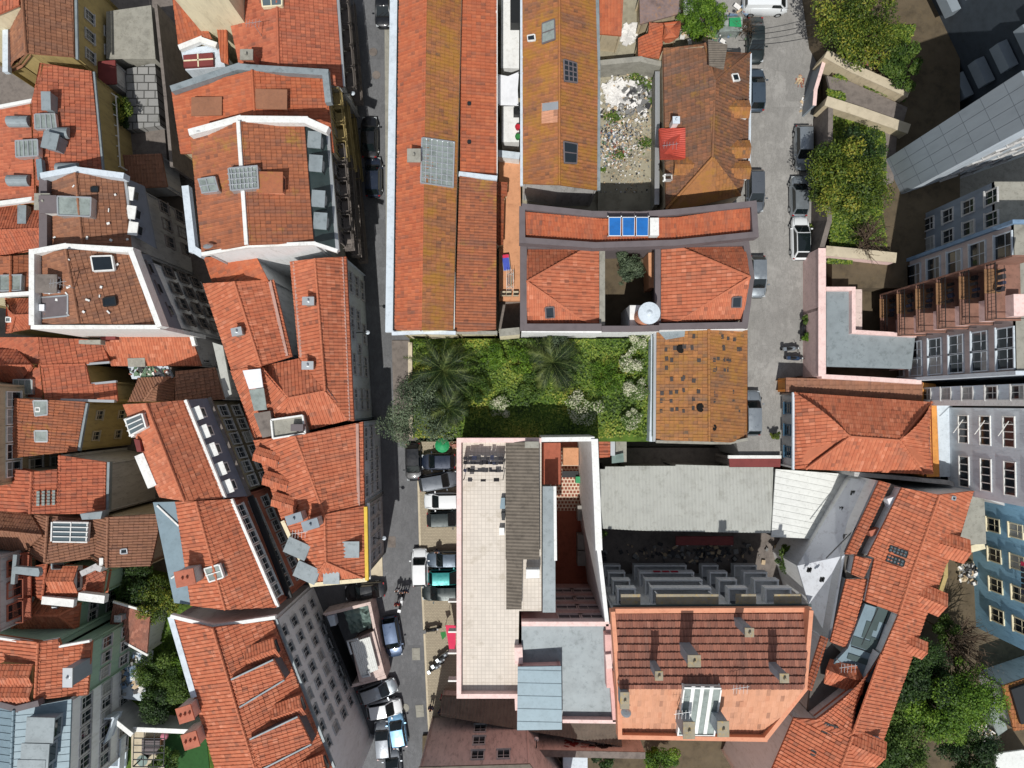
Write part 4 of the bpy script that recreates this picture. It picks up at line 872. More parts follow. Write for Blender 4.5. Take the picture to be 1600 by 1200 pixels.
k = MB(); q = [d3.hit(x, y)[0] + Vector((0, 0, .45)) for x, y in ((1028, 204), (1069, 203), (1069, 250), (1050, 262), (1050, 282), (1036, 282), (1030, 250))]; tiles(k, [q[0], q[1], q[2], q[6]], CORR, (0, 1)); k.prism([q[0], q[1], q[2], q[6]], dz=.4); d3.part('red_sheet_roof', k, plain('red_sheet', (190, 78, 62), .6))
for x, y in ((1164, 176), (1165, 238), (1165, 270)): dormer(d3, x, y, 1.4, 2.1, .8, 0, T_HOL, WPAINT, True, SMALL)
dormer(d3, 1052, 264, 1.4, 2.2, .8, pi, T_HOL, BEIGE, True, SMALL); skylight(d3, '1141,118 1150,117 1153,127 1144,128', WPAINT, GLASSD, lift=.25); chimney(d3, 1050, 199, .5, .5, 1.6, WPAINT, PALEB); skylight(d3, '1037,273 1048,273 1048,281 1037,281', WPAINT, GLASSD, lift=.3)
strip(d3, '1173,83 1171,258', .2, .25, PALEB, 'gutter', e=10.6)
# ================================================================ restored courtyard house with solar panels
e = house('house', 'orange strip roof between grey parapets carrying blue solar panels', 'house', '819,329 942,340 1055,336 1177,320 1177,366 1055,375 930,379 820,371', T_RED, SLATE, z0=5, e=14.2, prof=None)
e.faces = [PS('819,329r 1000,340r 1177,320r 1177,366 1055,375 930,379 820,371', e=14., r=14.3)]
k = MB(); 
for f_ in ('821,331r 942,342r 942,378 822,369', '942,342r 1056,340r 1056,374 942,378', '1056,340r 1177,322r 1176,363 1056,374'): tiles(k, PS(f_, e=14.22, r=14.5), SMALL)
e.part('tile_strip', k, T_RED)
strip(e, '815,322 925,334 1000,335 1056,331 1178,318 1181,366 1056,379 930,383 816,375 816,322', .5, 1.3, SLATE, 'parapet', e=14.9)
so_ = Thing('solar_panels', 'three blue solar panels tilted on the orange strip roof', 'solar panels', P(983, 354, 14.5))
for i in range(3):
    x = 951 + i * 21.5; q = PS(f'{x},339 {x+19.5},339 {x+19},368 {x},368', e=15.9)
    for j in (2, 3): q[j].z -= .9; q[j] = P([0, 0, x + 19, x][j], 369, q[j].z)
    k = MB(); k.prism(q, dz=.06); o = so_.part('panel', k, ALU); g_ = MB(); ii = [q[0].lerp(q[2], .04), q[1].lerp(q[3], .04), q[2].lerp(q[0], .04), q[3].lerp(q[1], .04)]; g_.poly([p + Vector((0, 0, .02)) for p in ii]); so_.part('cells', g_, SOLAR, o)
k = MB()
for x in (950, 971, 993, 1014): k.obox(P(x, 338, 15.85), P(x, 338, 14.3), .07, .07); k.obox(P(x, 369, 15), P(x, 371, 14.2), .07, .07)
so_.part('stand', k, ALU)
k = MB(); k.box(P(1021, 356, 14.9), (.75, 1.5, .9)); flat('water_heater', k, WPAINT, 'white box unit beside the solar panels', 'water heater')
skylight(e, '1134,332 1160,328 1160,346 1135,347', SLATE, GLASSD, lift=.2)
e1 = house('house', 'half hipped orange roof with two dark skylights west of the olive courtyard', 'house', '823,387 918,386 823,440r|918,386 938,388 938,507 920,507 823,440r|920,507 823,508 823,440r', T_NEW, SLATE, z0=5, e=11.4, r=14., group=None)
skylight(e1, '865,428 881,428 881,442 866,442', SLATE, GLASSD); skylight(e1, '852,480 865,479 866,495 853,496', SLATE, GLASSD)
strip(e1, '818,383 818,511 940,511', .6, 1.2, SLATE, 'parapet', e=12.4); strip(e1, '941,386 941,508', .5, .5, CONC, 'gutter', e=11.5); strip(e1, '818,384 942,384', .5, .9, SLATE, 'parapet', e=12)
e2 = house('house', 'half hipped orange roof with one dark skylight east of the olive courtyard', 'house', '1055,383 1164,381 1172,433r|1033,384 1055,383 1172,433r 1057,503 1033,503|1172,433r 1160,500 1057,503', T_NEW, SLATE, z0=5, e=11.4, r=14.)
skylight(e2, '1144,464 1158,463 1157,479 1143,479', SLATE, GLASSD)
strip(e2, '1028,384 1028,507', .5, .6, SLATE, 'gutter', e=11.6); strip(e2, '1028,381 1166,379 1174,432 1164,508 1030,510', .55, .9, SLATE, 'parapet', e=12.1)
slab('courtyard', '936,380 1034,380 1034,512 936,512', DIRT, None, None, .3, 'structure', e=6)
wallrun('courtyard_wall', '940,514 985,514 1030,513', .4, 8.5, WHITE, 'white wall between the olive courtyard and the garden', 'wall', SLATE, e=12.2)
wallrun('garden_wall', '815,516 940,517', .35, 9, WHITE, 'white garden face below the grey parapet of the half hipped roof', 'wall', None, e=11.8)
wallrun('garden_wall', '1030,513 1168,512', .35, 8, WHITE, 'short white wall between the half hipped roof and the holed tile roof', 'wall', None, e=11.6)
k = MB(); k.prism(PS('1013,395 1024,394 1024,449 1014,450', e=8.6), dz=3); flat('planter_wall', k, TERR, 'low terracotta lean-to inside the olive courtyard', 'planter')
fl = Thing('chimney_tower', 'round terracotta flue with white cap on a white plinth in the courtyard corner', 'chimney', P(1003, 495, 8)); k = MB(); k.prism(PS('984,477 1022,477 1022,511 984,511', e=11.2), dz=6); fl.part('plinth', k, WHITE)
k = MB(); q = P(1004, 496, 11.2); k.lathe(q, [(.78, 0), (.78, 2.6), (.86, 2.6), (.86, 2.9)], 24); fl.part('flue', k, SALW); k = MB(); k.lathe(q, [(.95, 2.9), (.95, 3.15), (.3, 3.2), (.1, 3.35)], 24); fl.part('cap', k, PALEB)
# holed tile roof by the garden
f_ = house('house', 'lichened orange roof dotted with missing tiles beside the garden', 'house', '1026,516 1107,514r 1108,690r 1025,688|1107,514r 1168,516 1168,684 1140,691 1108,690r', T_HOL, GREYP, z0=-1, e=9.8, r=11.6, prof=FLATT)
for i in range(58):
    k = MB()
    x = random.choice([1034, 1041, 1049, 1056, 1068, 1082, 1091, 1116, 1121, 1130, 1138, 1146, 1155]) + rnd(-2, 2); y = random.choice([528, 544, 562, 577, 592, 612, 626, 640]) + rnd(-3, 3)
    p, n = f_.hit(x, y); k.box(p + Vector((0, 0, .07)), (rnd(.22, .34), rnd(.3, .42), .05), rnd(-.1, .1), Matrix.Rotation((-1 if x < 1107 else 1) * .3, 4, 'Y')); f_.part('slipped_tile', k, plain('dark_underlay', (70, 64, 62), .9, var=.2))
for x, y, s in ((1064, 545, .42), (1095, 637, .42), (1113, 668, .4)): k = MB(); p, n = f_.hit(x, y); k.lathe(p + Vector((0, 0, .05)), [(s, 0), (s * .8, .08)], 9); f_.part('hole', k, plain('hole_dark', (18, 15, 14), .95))
k = MB(); q = [f_.hit(x, y)[0] + Vector((0, 0, .12)) for x, y in ((1027, 517), (1070, 516), (1069, 526), (1040, 531))]; k.prism(q, dz=.1); f_.part('zinc_patch', k, ZINC)
strip(f_, '1024,516 1023,690', .3, .4, ALU, 'gutter', e=9.7); strip(f_, '1025,690 1108,692 1140,692 1168,686', .25, .4, CONC, 'coping', e=10., up=.1)
# ================================================================ garden walls
wallrun('garden_wall', '641,535 641,600 642,683', .25, 8, CONC, 'thin retaining wall between the pavement and the palm garden', 'wall', PAVE, e=7.5)
wallrun('garden_wall', '1021,520 1020,620 1018,690', .4, 3, PALEB, 'pale wall between the palm garden and the holed tile roof', 'wall', None, e=8.6)
# ================================================================ pink building with the tiled terrace
t = house('apartment_building', 'pink building with a pale tiled roof terrace beside the parking pavement', 'building', '717,687 846,687 846,955 811,955 809,1089 717,1089', TERT, PINK, e=11.2, prof=None, over=.0)
strip(t, '846,688 717,688 717,1088 810,1088', .4, 1.0, PINKL, 'parapet', e=12); strip(t, '810,1012 811,1038', .7, 1.2, PINKL, 'parapet', e=12); strip(t, '811,1085 812,1110', .8, 3, PINKL, 'parapet', e=12)
A, B = PS('717,687 717,1089', e=11.2)
k = MB(); q = PS('790,691 842,690r 843,874r 790,874', e=11.8, r=12.4); tiles(k, q, BIGC, sc=.9); k.prism([p - Vector((0, 0, .06)) for p in q], dz=.1); q = PS('791,874 816,874r 815,952r 791,952', e=11.75, r=12.1); tiles(k, q, BIGC, sc=.9); k.prism([p - Vector((0, 0, .06)) for p in q], dz=.1); t.part('corrugated_roof', k, ASBD)
k = MB(); k.prism(PS('820,690 842,690 842,700 820,700', e=12.7), dz=.3); t.part('mortar_patch', k, CONC)
for s, m_ in (('822,890 843,890 843,903 822,904', WPAINT), ('783,778 789,778 789,795 781,795', ZINCB), ('783,801 789,801 789,813 784,813', IRON), ('780,825 788,825 788,836 780,836', WPAINT)):
    k = MB(); k.prism(PS(s, e=12.6 if m_ is WPAINT and s[0:3] == '822' else 11.8), dz=1); t.part('roof_box', k, m_)
k = MB(); k.prism(PS('848,760 867,760 868,957 848,957', e=11.6), dz=.4); t.part('flat_roof', k, ZINC); strip(t, '867,760 868,876', .25, .3, WPAINT, 'coping', e=11.8)
g2 = house('apartment_building', 'pink north wall of the blue-grey roofed building seen down in the courtyard', 'building', '815,976 950,976 961,1127 815,1127', ZINC, PINK, e=11.3, prof=None, over=0.)
strip(g2, '815,975 951,975', .4, 1, PINKL, 'parapet', e=12); strip(g2, '951,975 962,1128', .5, 1, PINK, 'parapet', e=12); strip(g2, '879,1127 962,1128', .3, .9, PINKL, 'parapet', e=12)
A, B = PS('868,976 950,976', e=11.3); wins(g2, A, B, (8.6, 5.6, 2.6, -.4), 2, 2.1, 1.2, PINKL, inset=0, t0=.1, t1=.95)
k = MB(); k.prism(PS('945,992 955,992 957,1075 948,1075', e=12.5), dz=1.2); g2.part('roof_box', k, PINK); k = MB(); k.prism(PS('946,1023 955,1022 957,1044 948,1045', e=12.8), dz=1.2); g2.part('roof_box', k, PINKL)
g3 = house('roof_house', 'raised blue-grey metal roof on the pink building', 'building', '809,1042 877,1041r 878,1140r 808,1141', ZINCB, PINK, z0=0, e=12.8, r=13, prof=None)
k = MB(); q = PS('809,1042 877,1041r 878,1140r 808,1141', e=12.84, r=13.04); tiles(k, q, ([0, .03, .06, 1], [.04, .04, 0, 0], 1.1, None, 0)); g3.part('roof_seams', k, ZINCB)
cw = Thing('courtyard_wall', 'tall white-topped courtyard wall lit by the sun beside the corrugated warehouse', 'wall', P(937, 830, -3)); strip(cw, '929,687 936,860 949,975', .35, 15, WHITE, 'wall', e=12); strip(cw, '929,686 936,860', .6, .3, WPAINT, 'coping', e=12.15); strip(cw, '846,687 929,686', .4, 15, WPAINT, 'wall', e=12)
slab('courtyard', '862,686 930,686 945,800 945,990 862,990', BRKF, 'dark red courtyard floor deep between the pink walls', 'courtyard', 1, e=-3)
m = MB(); m.prism(PS('866,700 913,700 918,798 866,798', e=-2.9), dz=.1); flat('courtyard_tiles', m, COURT, 'red and white patterned courtyard tiles deep between the pink walls', 'floor')
slab('terrace', '847,692 876,692 876,757 847,757', BRKF, 'brick red terrace in shade inside the pink courtyard', 'terrace', 3, e=8)
m = MB(); m.prism(PS('880,700 904,700 904,727 880,727', e=-1), dz=1.5); flat('courtyard_shed', m, TERR, 'orange flat shed roof in the sunny end of the pink courtyard', 'shed')
k = Thing('table', 'dark table with cups at the sunny end of the pink courtyard', 'table', P(891, 741, -2.9)); mb = MB(); mb.box(P(891, 741, -2.1), (1.8, .7, .06)); k.part('table_top', mb, IRON)
for a in (-.8, .8):
    for b in (-.25, .25): mb = MB(); q = P(891, 741, -2.5); mb.box((q.x + a, q.y + b, -2.51), (.05, .05, .76)); k.part('leg', mb, IRON)
for y in (800, 845, 870): m = MB(); m.box(P(908, y, -2), (.9, 1.6, 1.6)); flat('air_conditioner', m, plain('ac_grey', (150, 146, 140)), {800: 'first grey fan unit by the courtyard wall, nearest the tiles', 845: 'middle grey unit by the courtyard wall', 870: 'last grey unit by the courtyard wall, nearest the pink windows'}[y], 'air conditioner', 'units along the courtyard wall')
m = MB(); m.box(P(904, 749, -2.3), (.7, .7, 1.1)); flat('bin', m, GREENM, 'green bin in the pink courtyard', 'bin')
# washing lines on the pale terrace
def lines(name, label, y0, n, col, z=11.2):
    t = Thing(name, label, 'washing line', P(755, y0, z)); a, b = P(724, y0, z + 1.5), P(786, y0, z + 1.5)
    k = MB(); k.obox(a, b, .025, .025)
    for q in (a, b): k.obox(q, (q.x, q.y, z), .06, .06)
    t.part('frame', k, IRON)
    for i in range(n):
        f = (i + .5) / n; q = a.lerp(b, f); wd = rnd(.25, .55); hh = rnd(.4, .9); k = MB(); off = rnd(-.12, .12)
        k.prism([q + Vector((-wd / 2, .02, 0)), q + Vector((wd / 2, .02, 0)), q + Vector((wd / 2, -.03, 0)), q + Vector((-wd / 2, -.03, 0))], dz=hh)
        k.prism([q + Vector((-wd / 2, .16 + off, -.02)), q + Vector((wd / 2, .16 + off, -.02)), q + Vector((wd / 2, -.14, -.02)), q + Vector((-wd / 2, -.14, -.02))], dz=.04)
        t.part('garment', k, random.choice(col))
CL = [plain('dark_cloth', (44, 42, 48), .95), plain('navy_cloth', (52, 56, 76), .95), plain('charcoal_cloth', (66, 64, 66), .95), plain('black_cloth', (30, 28, 30), .95)]
lines('washing_line', 'northernmost line of dark washing on the pale tiled terrace', 716, 9, CL); lines('washing_line', 'second line of dark washing on the pale tiled terrace', 723, 10, CL)
lines('washing_line', 'third line of dark washing on the pale tiled terrace', 735, 11, CL); lines('washing_line', 'southernmost sparse washing line on the pale tiled terrace', 750, 3, CL)
# low wing and south walls
t = house('lean_to', 'dark ribbed lean-to roof in front of the mauve gable wall', 'shed', '690,1088 965,1100 972,1166r 688,1118r', ASBD, MAUVE, z0=-1, e=2.2, r=3.2, prof=BIGC)
t = house('building', 'mauve rendered building with three stacked windows at the bottom edge', 'building', '654,1199 828,1194 900,1290 640,1290', ASBD, MAUVE, z0=-1, e=10.6, prof=None)
A, B = PS('654,1199 828,1194', e=10.6); wins(t, A, B, (7.6, 4.8, 2.2), 1, 1.1, 1.5, GREYP, t0=.42, t1=.62); wins(t, A, B, (7.6,), 1, 1.1, 1.5, GREYP, t0=.66, t1=.86)
gw = wallrun('graffiti_wall', '826,1176 905,1178 1008,1180', .5, 5, MAUVE, 'mauve wall scrawled with red and black graffiti', 'wall', STONE, e=4.2)
A, B = PS('830,1176 1000,1180', e=4.2); k1, k2, k3 = MB(), MB(), MB()
for i in range(46):
    f = .32 + .44 * i / 46 + rnd(-.02, .02); q = A.lerp(B, f); mb = k1 if i < 17 else (k2 if i < 27 else k3)
    z = rnd(1.2, 3.4); an = rnd(-.9, .9); mb.box((q.x, q.y + .27, z), (rnd(.25, .7), .02 + i * .0005, rnd(.1, .4)), 0, Matrix.Rotation(an, 4, 'Y'))
for mb, mt in ((k1, plain('graffiti_red', (142, 52, 50))), (k2, plain('graffiti_pale', (178, 120, 112))), (k3, plain('graffiti_black', (40, 32, 34)))): gw.part('graffiti', mb, mt)
m = MB(); m.prism(PS('1022,1148 1040,1146 1042,1162 1024,1164', e=2.5), dz=2); flat('box_cabinet', m, DKMET, 'dark green cabinet at the end of the graffiti wall', 'cabinet') if False else None
k = Thing('wall_lamp', 'small wall lamp on an arm above the mauve wall', 'lamp', P(838, 1160, 3)); q = P(838, 1170, 4.6); mb = MB(); mb.tube([q, q + Vector((0, .5, .6)), q + Vector((0, 1.1, .6))], .05, 6); k.part('arm', mb, IRON); mb = MB(); mb.lathe(q + Vector((0, 1.1, .3)), [(.1, .3), (.25, .1), (.22, 0)], 10); k.part('lamp_head', mb, ALU)
# ================================================================ warehouse roofs
t = house('warehouse', 'wide grey fibre cement warehouse roof behind the pink courtyard wall', 'warehouse', '935,733 945,733 946,729 976,729 977,728 1055,728 1056,726 1209,730 1204,833r 1000,829r 941,826r', ASB, STONE, z0=-2, e=5.2, r=6, prof=BIGC)
t = house('warehouse', 'white ribbed shed roof beside the grey warehouse roof', 'warehouse', '1212,733r 1325,741 1292,843 1205,839r', WCORR, STONE, z0=-2, e=5, r=6, prof=SEAM)
t = house('shed', 'small broken tile roof and tarpaulin by the white courtyard wall', 'shed', '931,690 954,690 953,714 932,716', T_MID, GREYP, z0=2, e=6.4, prof=ROMAN, udir=(0, 1)); k = MB(); k.prism(PS('954,688 961,688 961,712 954,712', e=6.7), dz=.2); t.part('white_sheet', k, ALU); k = MB(); k.prism(PS('962,688 979,688 979,722 962,722', e=6.2), dz=3); t.part('annex', k, CONC); k = MB(); k.prism(PS('956,712 974,708 975,722 956,724', e=6.6), dz=.1); t.part('tarpaulin', k, TARP)
t = house('shed', 'narrow brick red lean-to with white edge behind the warehouse', 'shed', '1139,714 1220,714 1219,730 1140,730', DKRED, STONE, z0=1, e=6.4, prof=None); strip(t, '1138,714 1221,714', .3, .3, WPAINT, 'coping', e=6.6)
t = house('shed', 'dark maroon canopy on posts in the shaded yard', 'canopy', '1056,838 1146,838 1146,852 1056,852', DKRED, GREYP, z0=-.5, e=3, prof=None, walls=False); k = MB()
for x in (1058, 1074, 1143): k.obox(P(x, 851, 2.9), P(x, 851, -.4), .25, .25)
t.part('posts', k, GREYP)
# ================================================================ orange apartment building with stacked balconies
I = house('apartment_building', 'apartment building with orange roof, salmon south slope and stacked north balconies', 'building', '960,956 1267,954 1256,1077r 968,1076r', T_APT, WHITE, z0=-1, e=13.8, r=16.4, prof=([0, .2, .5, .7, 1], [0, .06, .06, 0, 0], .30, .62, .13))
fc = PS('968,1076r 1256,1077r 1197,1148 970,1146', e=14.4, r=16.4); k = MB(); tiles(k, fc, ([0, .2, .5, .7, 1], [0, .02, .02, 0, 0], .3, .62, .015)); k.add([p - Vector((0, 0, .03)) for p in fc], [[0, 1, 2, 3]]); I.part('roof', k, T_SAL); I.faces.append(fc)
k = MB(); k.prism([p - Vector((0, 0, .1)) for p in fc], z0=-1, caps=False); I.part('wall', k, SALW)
strip(I, '958,955 1268,953', .4, .5, SALW, 'parapet', e=14.2); strip(I, '958,956 967,1076 969,1152 1196,1156 1258,1078 1268,954', .35, 1.2, SALW, 'parapet', e=15.2)
strip(I, '958,951 1268,949', .5, .25, DKMET, 'gutter', e=13.4)
skylight(I, '1066,1073 1123,1074 1112,1147 1056,1146', WPAINT, GLASSG, bars=(3, 0), lift=.7, name='roof_lantern', bw=.3)
for x, y, h, w, d in ((1020, 1038, 2.4, .5, .6), (1070, 1012, 3., .9, .8), (1152, 970, 3., .6, .6), (1206, 1040, 2.6, .6, .6), (1064, 1118, 2.6, .8, 1.2), (1115, 1116, 2.6, .8, 1.1), (973, 1086, 1., .6, 1.2)): chimney(I, x, y, w, d, h, CLAD, LICH)
A, B = PS('960,956 1267,954', e=13.8); yw = min(A.y, B.y) - .2
k = MB()
for px, wpx in ((984, 30), (1072, 96), (1163, 31), (1228, 42)):
    c_ = P(px, 942, 12.6); wd = wpx * 62.4 / F
    rb = MB(); rb.box((c_.x, yw + .75, 13.0), (wd, 1.5, .16)); I.part('balcony_roof', rb, LICH)
    for z in (9.9, 6.9, 3.9, .9):
        b = MB(); b.box((c_.x, yw + .72, z), (wd, 1.46, .16)); b.box((c_.x, yw + 1.4, z + .55), (wd, .14, .95))
        for sx in (-1, 1): b.box((c_.x + sx * (wd / 2 - .08), yw + .68, z + .52), (.13, 1.3, .9))
        if wd > 3: b.box((c_.x - wd / 2 + .3, yw + 1.2, z + 1.9), (.1, .1, 1.8)); b.box((c_.x + wd / 2 - .3, yw + 1.2, z + 1.9), (.1, .1, 1.8))
        o = I.part('balcony', b, WHITE)
        d_ = MB(); d_.box((c_.x, yw + .05, z + 1.2), (wd * .7, .08, 2.1)); I.part('balcony_door', d_, GLASSD, o)
for x, l in ((1040, 'red and orange'),): m = MB(); [m.box((P(1030 + i * 14, 880, 6).x, yw + 1.52, 4.8 + .02 * i), (.7, .04, .5)) for i in range(3)]; o = flat('hung_towels', m, REDM, 'red towels hung over the long balcony of the shaded facade', 'laundry')
# ================================================================ hipped house by the street end
K = house('house', 'hipped terracotta house with blue-shuttered grey walls at the end of the street', 'house', '1241,613 1455,628 1405,688r 1328,682r|1241,613 1328,682r 1259,733 1241,733|1328,682r 1405,688r 1442,741 1259,733|1455,628 1458,741 1442,741 1405,688r', T_NEW, GREYP, z0=2, e=9.6, r=11.6)
A, B = PS('1241,613 1241,733', e=9.6); wins(K, A, B, (7, 4.), 3, .9, 1.4, plain('blue_frame', (60, 96, 120))); strip(K, '1240,613 1240,734', .2, .25, PALEB, 'gutter', e=9.6)
A, B = PS('1455,628 1458,741', e=9.6)
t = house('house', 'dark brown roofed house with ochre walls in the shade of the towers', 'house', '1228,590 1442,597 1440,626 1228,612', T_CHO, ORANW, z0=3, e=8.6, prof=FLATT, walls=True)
t = house('wall_house', 'ochre wall with green shutters between hipped house and white tower', 'house', '1424,596 1462,600 1468,745 1448,745 1446,628 1424,624', ORANW, ORANW, z0=3, e=8.2, prof=None)
slab('terrace', '1456,632 1488,634 1488,745 1458,745', PALEB, 'narrow terrace with white railings beside the hipped house', 'terrace', 2, e=7.4)
# ================================================================ flat grey roof and garden walls by the street
fr = house('building', 'flat grey U-shaped roof with streaks behind the pale pink wall', 'building', '1291,452 1333,452 1333,519 1430,525 1424,577 1291,573', ZINC, PINKL, z0=4, e=9.2, prof=None)
strip(fr, '1291,451 1334,451 1334,518 1432,524', .35, .6, PINKL, 'parapet', e=9.8); k = MB(); k.prism(PS('1333,452 1347,452 1347,518 1335,518', e=9.1), dz=.3); fr.part('side_ledge', k, MAUVE)
wallrun('garden_wall', '1284,388 1284,480 1284,588', .55, 5, PINKL, 'long pale pink wall along the street below the towers', 'wall', PINKL, e=9.6)
wallrun('garden_wall', '1284,588 1360,592 1440,597', .4, 5, PINKL, 'pale wall between the flat grey roof and the dark brown roof', 'wall', None, e=9.4)
wallrun('garden_wall', '1298,165 1297,250 1296,345 1284,388', .45, 5, STONE, 'grey-brown retaining wall along the street beneath the gardens', 'wall', None, e=9.4)
gt = wallrun('gate', '1288,94 1274,140 1272,165', .2, 2.6, CLAD, 'grey metal gate in the garden wall by the street', 'gate', PINKL, e=8.6)
wallrun('garden_wall', '1290,84 1330,106 1420,146', .7, 2.5, BEIGE, 'upper pale wall running from the street gate towards the towers', 'wall', PAVE, e=9.4)
wallrun('garden_wall', '1290,158 1340,174 1420,202', .8, 2.5, BEIGE, 'lower pale wall with struts running from the street gate towards the towers', 'wall', PAVE, e=9.4)
wallrun('garden_wall', '1290,392 1345,397 1400,403', .8, 2.5, PINKL, 'broken pale wall above the flat grey roof', 'wall', PAVE, e=9.4)
slab('ramp', '1292,118 1330,128 1418,168 1412,190 1300,152', STONE, 'grey concrete ramp between the two pale garden walls', 'ramp', .3, e=8.35)
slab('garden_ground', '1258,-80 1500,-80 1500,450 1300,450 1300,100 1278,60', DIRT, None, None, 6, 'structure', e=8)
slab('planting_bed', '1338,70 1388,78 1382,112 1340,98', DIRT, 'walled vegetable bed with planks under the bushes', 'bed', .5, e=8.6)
slab('garden_path', '1381,205 1402,205 1396,285 1380,290', STONE, 'grey garden path under the tower', 'path', .2, 'structure', e=8.2)
# ================================================================ towers at the right
def tower(name, label, pts, z0, z1, wall, roofm=CONC):
    c = sum((Vector((x, y, z0)) for x, y in pts), Vector()) / len(pts); t = Thing(name, label, 'tower block', c); t.cen = c
    top = [Vector((x, y, z1)) for x, y in pts]; k = MB(); k.prism(top, z0=z0, caps=False); t.part('wall', k, wall); k = MB(); k.prism(top, dz=.3); t.part('roof', k, roofm); return t
def xy(x, y, z): q = P(x, y, z); return Vector((q.x, q.y))
sw = xy(1420, 298, 9); n_ = Vector((-1.5, 3.3)); e_ = Vector((3.4, 1.2)); nw = sw + n_
pts = [sw, sw + e_ * 6, nw + e_ * 6 + n_ * 1, nw + n_ * 7 + e_ * 6, nw + n_ * 7 + e_ * 3, nw + e_ * 3, nw]
L1 = tower('tower_block', 'tall grey-clad tower block with a sunlit white south face at the upper right', [tuple(p) for p in pts], 3, 26, PALEB)
k = MB(); a, b = sw - Vector((.02, .0)), nw - Vector((.02, 0)); d = (e_.normalized()) * -.15
k.prism([Vector((*(a + d), 26.1)), Vector((*(b + d), 26.1)), Vector((*b, 26.1)), Vector((*a, 26.1))], z0=3.5); L1.part('end_wall', k, CLAD)
k = MB(); nw_ = Vector((-n_.y, n_.x)).normalized() * .02
for i in range(1, 9): z = 3.5 + i * 2.6; k.box((*(sw.lerp(nw, .5) + d * 1.0), z), (.05, n_.length, .05), math.atan2(n_.y, n_.x) - pi / 2)
for i in range(1, 4): q = sw.lerp(nw, i / 4) + d; k.box((q.x, q.y, 14.8), (.05, .05, 22.4))
L1.part('cladding_joints', k, plain('joint_grey', (96, 104, 112)))
nb = MB(); q0, q1 = nw + e_ * 2.96, nw + n_ * 7 + e_ * 2.96; nb.prism([Vector((*q0, 25.9)), Vector((*q1, 25.9)), Vector((*(q1 - e_ * .03), 25.9)), Vector((*(q0 - e_ * .03), 25.9))], z0=3.5); L1.part('north_wall', nb, plain('deep_shade_paint', (60, 68, 76), .7))  # deep shade on this face is put into the darker wall colour
for i in range(6):
    for j in range(3):
        q = nw + n_ * (1.2 + 2 * j) + e_ * 2.75; nb = MB(); nb.box((q.x, q.y, 7.4 + 3 * i), (.9, 2.4, 1.1), math.atan2(n_.y, n_.x) - pi / 2); L1.part('balcony', nb, CLAD)  # white balcony fronts, their shade carried by the grey colour
fz = [6 + 3 * i for i in range(6)]
def W2(a): return Vector((a[0], a[1], 0))
wins(L1, W2(nw + e_ * 3), W2(nw + n_ * 7 + e_ * 3), fz, 6, 1.6, 1.5, GREYP, inset=0); wins(L1, W2(sw), W2(sw + e_ * 6), fz, 5, 1.5, 1.5, GREYP, inset=0, t0=.1)
ya, yb = P(1430, 405, 9).y, P(1440, 590, 9).y; X = P(1432, 500, 9).x
L2 = tower('tower_block', 'pink and grey tower block with stacked red-floored balconies', [(X, yb), (X + 22, yb), (X + 22, ya), (X, ya)], 3, 22, plain('greyish_pink_paint', (190, 178, 174), .8, streak=True))
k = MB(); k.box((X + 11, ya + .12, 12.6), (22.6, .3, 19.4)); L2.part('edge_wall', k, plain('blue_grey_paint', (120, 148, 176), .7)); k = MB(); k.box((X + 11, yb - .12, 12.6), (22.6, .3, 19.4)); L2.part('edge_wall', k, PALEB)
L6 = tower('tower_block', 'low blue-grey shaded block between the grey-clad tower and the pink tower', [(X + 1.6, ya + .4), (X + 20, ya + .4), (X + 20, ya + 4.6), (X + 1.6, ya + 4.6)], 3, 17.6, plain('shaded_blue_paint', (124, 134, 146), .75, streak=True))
wins(L6, Vector((X + 1.6, ya + .4, 0)), Vector((X + 1.6, ya + 4.6, 0)), [5 + 2.9 * i for i in range(5)], 2, 1.1, 1.4, GREYP, inset=0)
yN, yS = P(1450, 448, 11).y, P(1450, 527, 11).y
wins(L2, Vector((X, ya, 0)), Vector((X, yN, 0)), [5 + 3 * i for i in range(6)], 1, 1.9, 1.8, PALEB, inset=0, t0=.1, t1=.9); wins(L2, Vector((X, yS, 0)), Vector((X, yb, 0)), [5 + 3 * i for i in range(6)], 2, 1.5, 1.8, PALEB, inset=0, t0=.05, t1=.95)
for i in range(6):
    z = 7.5 + 3 * i; ym = (yN + yS) / 2; L = yN - yS - .3; dd = 2.6
    b = MB(); b.box((X - dd / 2, ym, z), (dd, L, .14)); b.box((X - dd * .55, yN - .2, z + 1.5), (dd * .9, .12, 2.9)); o = L2.part('balcony', b, plain('brown_balcony_tiles', (136, 100, 86), .8, var=.14, grime=(92, 74, 62)))  # north screens stretched to full storey height to cast unbroken shade
    r = MB(); 
    for yy in (yS + .2, yN - .35, ym): r.obox((X - dd + .06, yy, z + .07), (X - dd + .06, yy, z + 1.1), .05, .05)
    r.box((X - dd + .06, ym, z + 1.08), (.05, L - .1, .05)); r.box((X - dd + .06, ym, z + .6), (.03, L - .1, .03)); r.box((X - dd / 2, yS + .2, z + 1.08), (dd - .1, .05, .05))
    for j in range(16): r.box((X - dd + .06, yS + .3 + j * (L - .4) / 15, z + .6), (.02, .02, .98))
    L2.part('railing', r, IRON, o); s_ = MB(); s_.box((X - .7, yS + 1.2, z + .5), (.9, 1.6, .9)); L2.part('balcony_wall', s_, PINKL, o)
    k = MB(); k.box((X - dd + .5, yN - 1.5, z + .1), (1.2, 1.8, .06)); L2.part('wooden_mat', k, WOOD, o)
